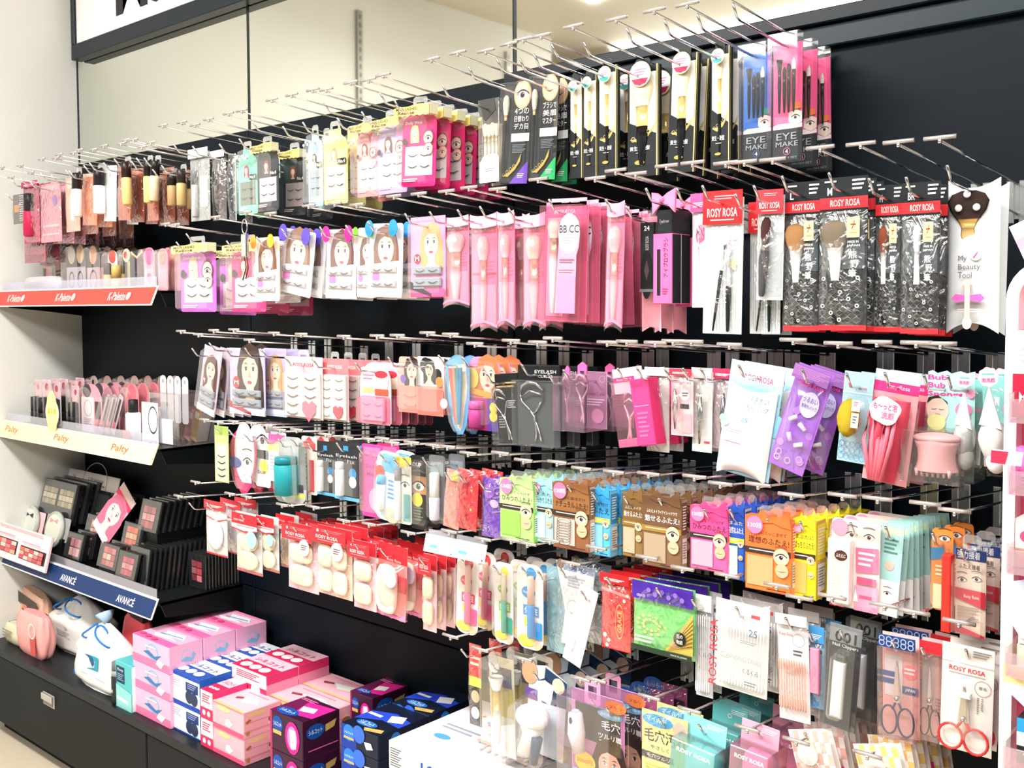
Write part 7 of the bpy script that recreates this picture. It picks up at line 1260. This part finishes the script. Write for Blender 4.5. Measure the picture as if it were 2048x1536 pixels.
S3('palette with plum red pans heading the lower right rank', (377, 1108, 410, 1184), palette(3, 2, ['b84a58', 'd07a80', '983a48'], win=(.15, .2, .8, .8)), DE(412), lean=0, thick=.006, n=11, p=.0095)

# ================================================================ pink stand at the right edge
DS = 1.10; xs0 = P(2007, 900, DS).x; ztop_ = P(2010, 520, DS).z; xs1 = xs0+.42
st = empty('display_stand', (xs0+.2, DS-DW, 0)); tag(st, 'white framed stand with a rose pink back at the right edge', 'display stand'); inv = Matrix.Translation(-st.location)
b = MB(); hw_ = .0058
arc = lambda R: [(xs0+.04-R*cos(t), ztop_-.04+R*sin(t)) for t in [pi/2*i/8 for i in range(9)]]
o1 = [(xs0, 0)]+arc(.04)+[(xs1, ztop_)]; o2 = [(xs0+2*hw_, 0)]+arc(.04-2*hw_)+[(xs1, ztop_-2*hw_)]
for (a, c), (a2, c2) in zip(zip(o1, o2), list(zip(o1, o2))[1:]):
    b.prism([a, a2, c2, c], DS-DW, DS-DW+.02, mat('f7f5f5', .35))
b.build('white_frame', st).matrix_parent_inverse = inv
b = MB(); b.box(xs0+.01, xs1, DS-DW+.020, DS-DW+.026, .02, ztop_-.012, mat('f0648a', .45)); b.build('pink_back', st).matrix_parent_inverse = inv
def tray(v, hh, label=None):
    z = P(2040, v, DS).z; b = MB(); b.box(xs0+.02, xs1, DS-DW-.05, DS-DW+.02, z-.003, z, clear('ffe8ee', .25, .2)); b.box(xs0+.02, xs1, DS-DW-.052, DS-DW-.049, z-.003, z+hh, clear('f8e8f0', .3, .2)); b.box(xs0+.018, xs0+.021, DS-DW-.05, DS-DW+.02, z-.003, z+hh*1.3, clear('f4f0f4', .2, .25))
    b.build('clear_tray', st).matrix_parent_inverse = inv; return z
zs = [tray(v, .02) for v in (830, 968, 1120, 1318, 1500)]
def onstand(label, nm, cat, u0, u1, v0, zi, build, dy=-.035, thick=.03):
    z = zs[zi]; D = DS+dy; a = P((u0+u1)/2, v0, D); w = P(u1, v0, D).x-P(u0, v0, D).x
    r = empty(nm, (a.x, D-DW, a.z)); build(r, w, a.z-z-.001, thick); tag(r, label, cat)
onstand('crimson lidded cosmetic box on the pink stand', 'cosmetic_box', 'cosmetic box', 2026, 2075, 660, 0, lambda r, w, h, d: k_box(r, w, h, d, 'box_body', 'b8203c', 'a01a34', [('r', 0, 0, 1, .5, 'e8d8dc'), ('ln', .3, .2, .9, .4, 3, 'b8a8ac'), ('p', [(.3, .7), (.45, .76), (.3, .84)], 'f4f0f0'), ('p', [(.6, .7), (.45, .76), (.6, .84)], 'f4f0f0')]))
onstand('candy pink rounded case in the clear tray', 'pink_case', 'cosmetic box', 2028, 2080, 898, 1, lambda r, w, h, d: k_box(r, w, h, d, 'case', 'f070c0', 'e060b0', [('r', .5, .4, .8, .6, 'e8a080'), ('ln', .3, .7, .8, .85, 2, '5a5a5a')], bev=.006))
onstand('white and red carton on the third tray', 'cosmetic_box', 'cosmetic box', 2030, 2080, 1040, 2, lambda r, w, h, d: k_box(r, w, h, d, 'carton', 'f0dcd0', None, [('e', .5, .35, .3, 'e84a70', .9), ('r', 0, .6, 1, 1, 'b88a80')]))
onstand('cream jar box stacked on the fourth tray', 'jar_box', 'cosmetic box', 2034, 2080, 1240, 3, lambda r, w, h, d: (k_box(r, w, h, d, 'upper_box', 'ebe6d8', box=(.05, 0, 1, .5)), k_box(r, w, h, d, 'lower_box', 'efe9b8', box=(0, .52, 1, 1))))
onstand('blue white and black carton on the lowest tray', 'cosmetic_box', 'cosmetic box', 2034, 2080, 1440, 4, lambda r, w, h, d: k_box(r, w, h, d, 'carton', '26282c', None, [('r', 0, 0, 1, .3, '2a90c8'), ('r', 0, .3, 1, .6, 'f0f0f0'), ('ln', .3, .75, .8, .85, 1, 'd8d8d8')]))
def cloudcard(r, w, h, d):
    k_card(r, w, h, d, 'pastel_card', [(.0, .5), (.06, .15), (.3, .05), (.5, 0), (.8, .08), (1, .0), (1, 1), (.7, .82), (.45, .96), (.2, .9)], 'c9d8f2', [('e', .45, .25, .22, 'd8b8e8', 1), ('e', .8, .3, .2, 'a8c8f0'), ('t', 'DR', .3, .52, .8, .74, 'f09ac8', .02)])
r = empty('shelf_talker', tuple(P(2030, 1146, 1.06)-Vector((0, 0, 0)))); r.location.y = 1.06-DW; a = P(2002, 1146, 1.06); cloudcard(r, .09, .07, .002); r.location.x = a.x+.045; tag(r, 'pastel blue scalloped shelf card clipped on the stand', 'shelf card')
r = empty('shelf_talker', (P(2000, 1330, 1.06).x+.05, 1.06-DW, P(2010, 1320, 1.06).z)); k_card(r, .10, .065, .002, 'round_card', [(0, .1), (.3, 0), (1, 0), (1, 1), (.7, .95), (.3, .75), (.05, .45)], 'dfe6ee', [('r', .02, .06, .22, .34, 'f0efa8'), ('r', .6, .2, 1, .5, 'e8ea80'), ('ln', .3, .15, .5, .4, 3, 'a8b0c0')]); tag(r, 'pale rounded shelf card with yellow stickers on the stand', 'shelf card')
r = empty('paper_flag', (P(2020, 905, 1.05).x, 1.05-DW, P(2020, 895, 1.05).z), (0, R_(20), 0)); k_card(r, .030, .022, .002, 'flag', [(0, .4), (.9, 0), (1, .6), (.15, 1)], 'f2ecee', [('p', [(.0, .45), (.5, .22), (.55, .8), (.12, .98)], 'd8304a')]); tag(r, 'small red and white paper flag on the clear tray', 'paper flag')
r = empty('paper_flag', (P(2046, 462, 1.10).x, 1.10-DW, P(2046, 440, 1.10).z), (0, R_(-24), 0)); k_card(r, .03, .05, .002, 'flag', 'rect', 'd8d0e8', [('r', 0, .3, 1, .5, 'f09ac0')]); tag(r, 'lilac card sticking out above the white stand', 'card')
print('PACKS', COUNT[0], 'OBJECTS', len(bpy.data.objects))
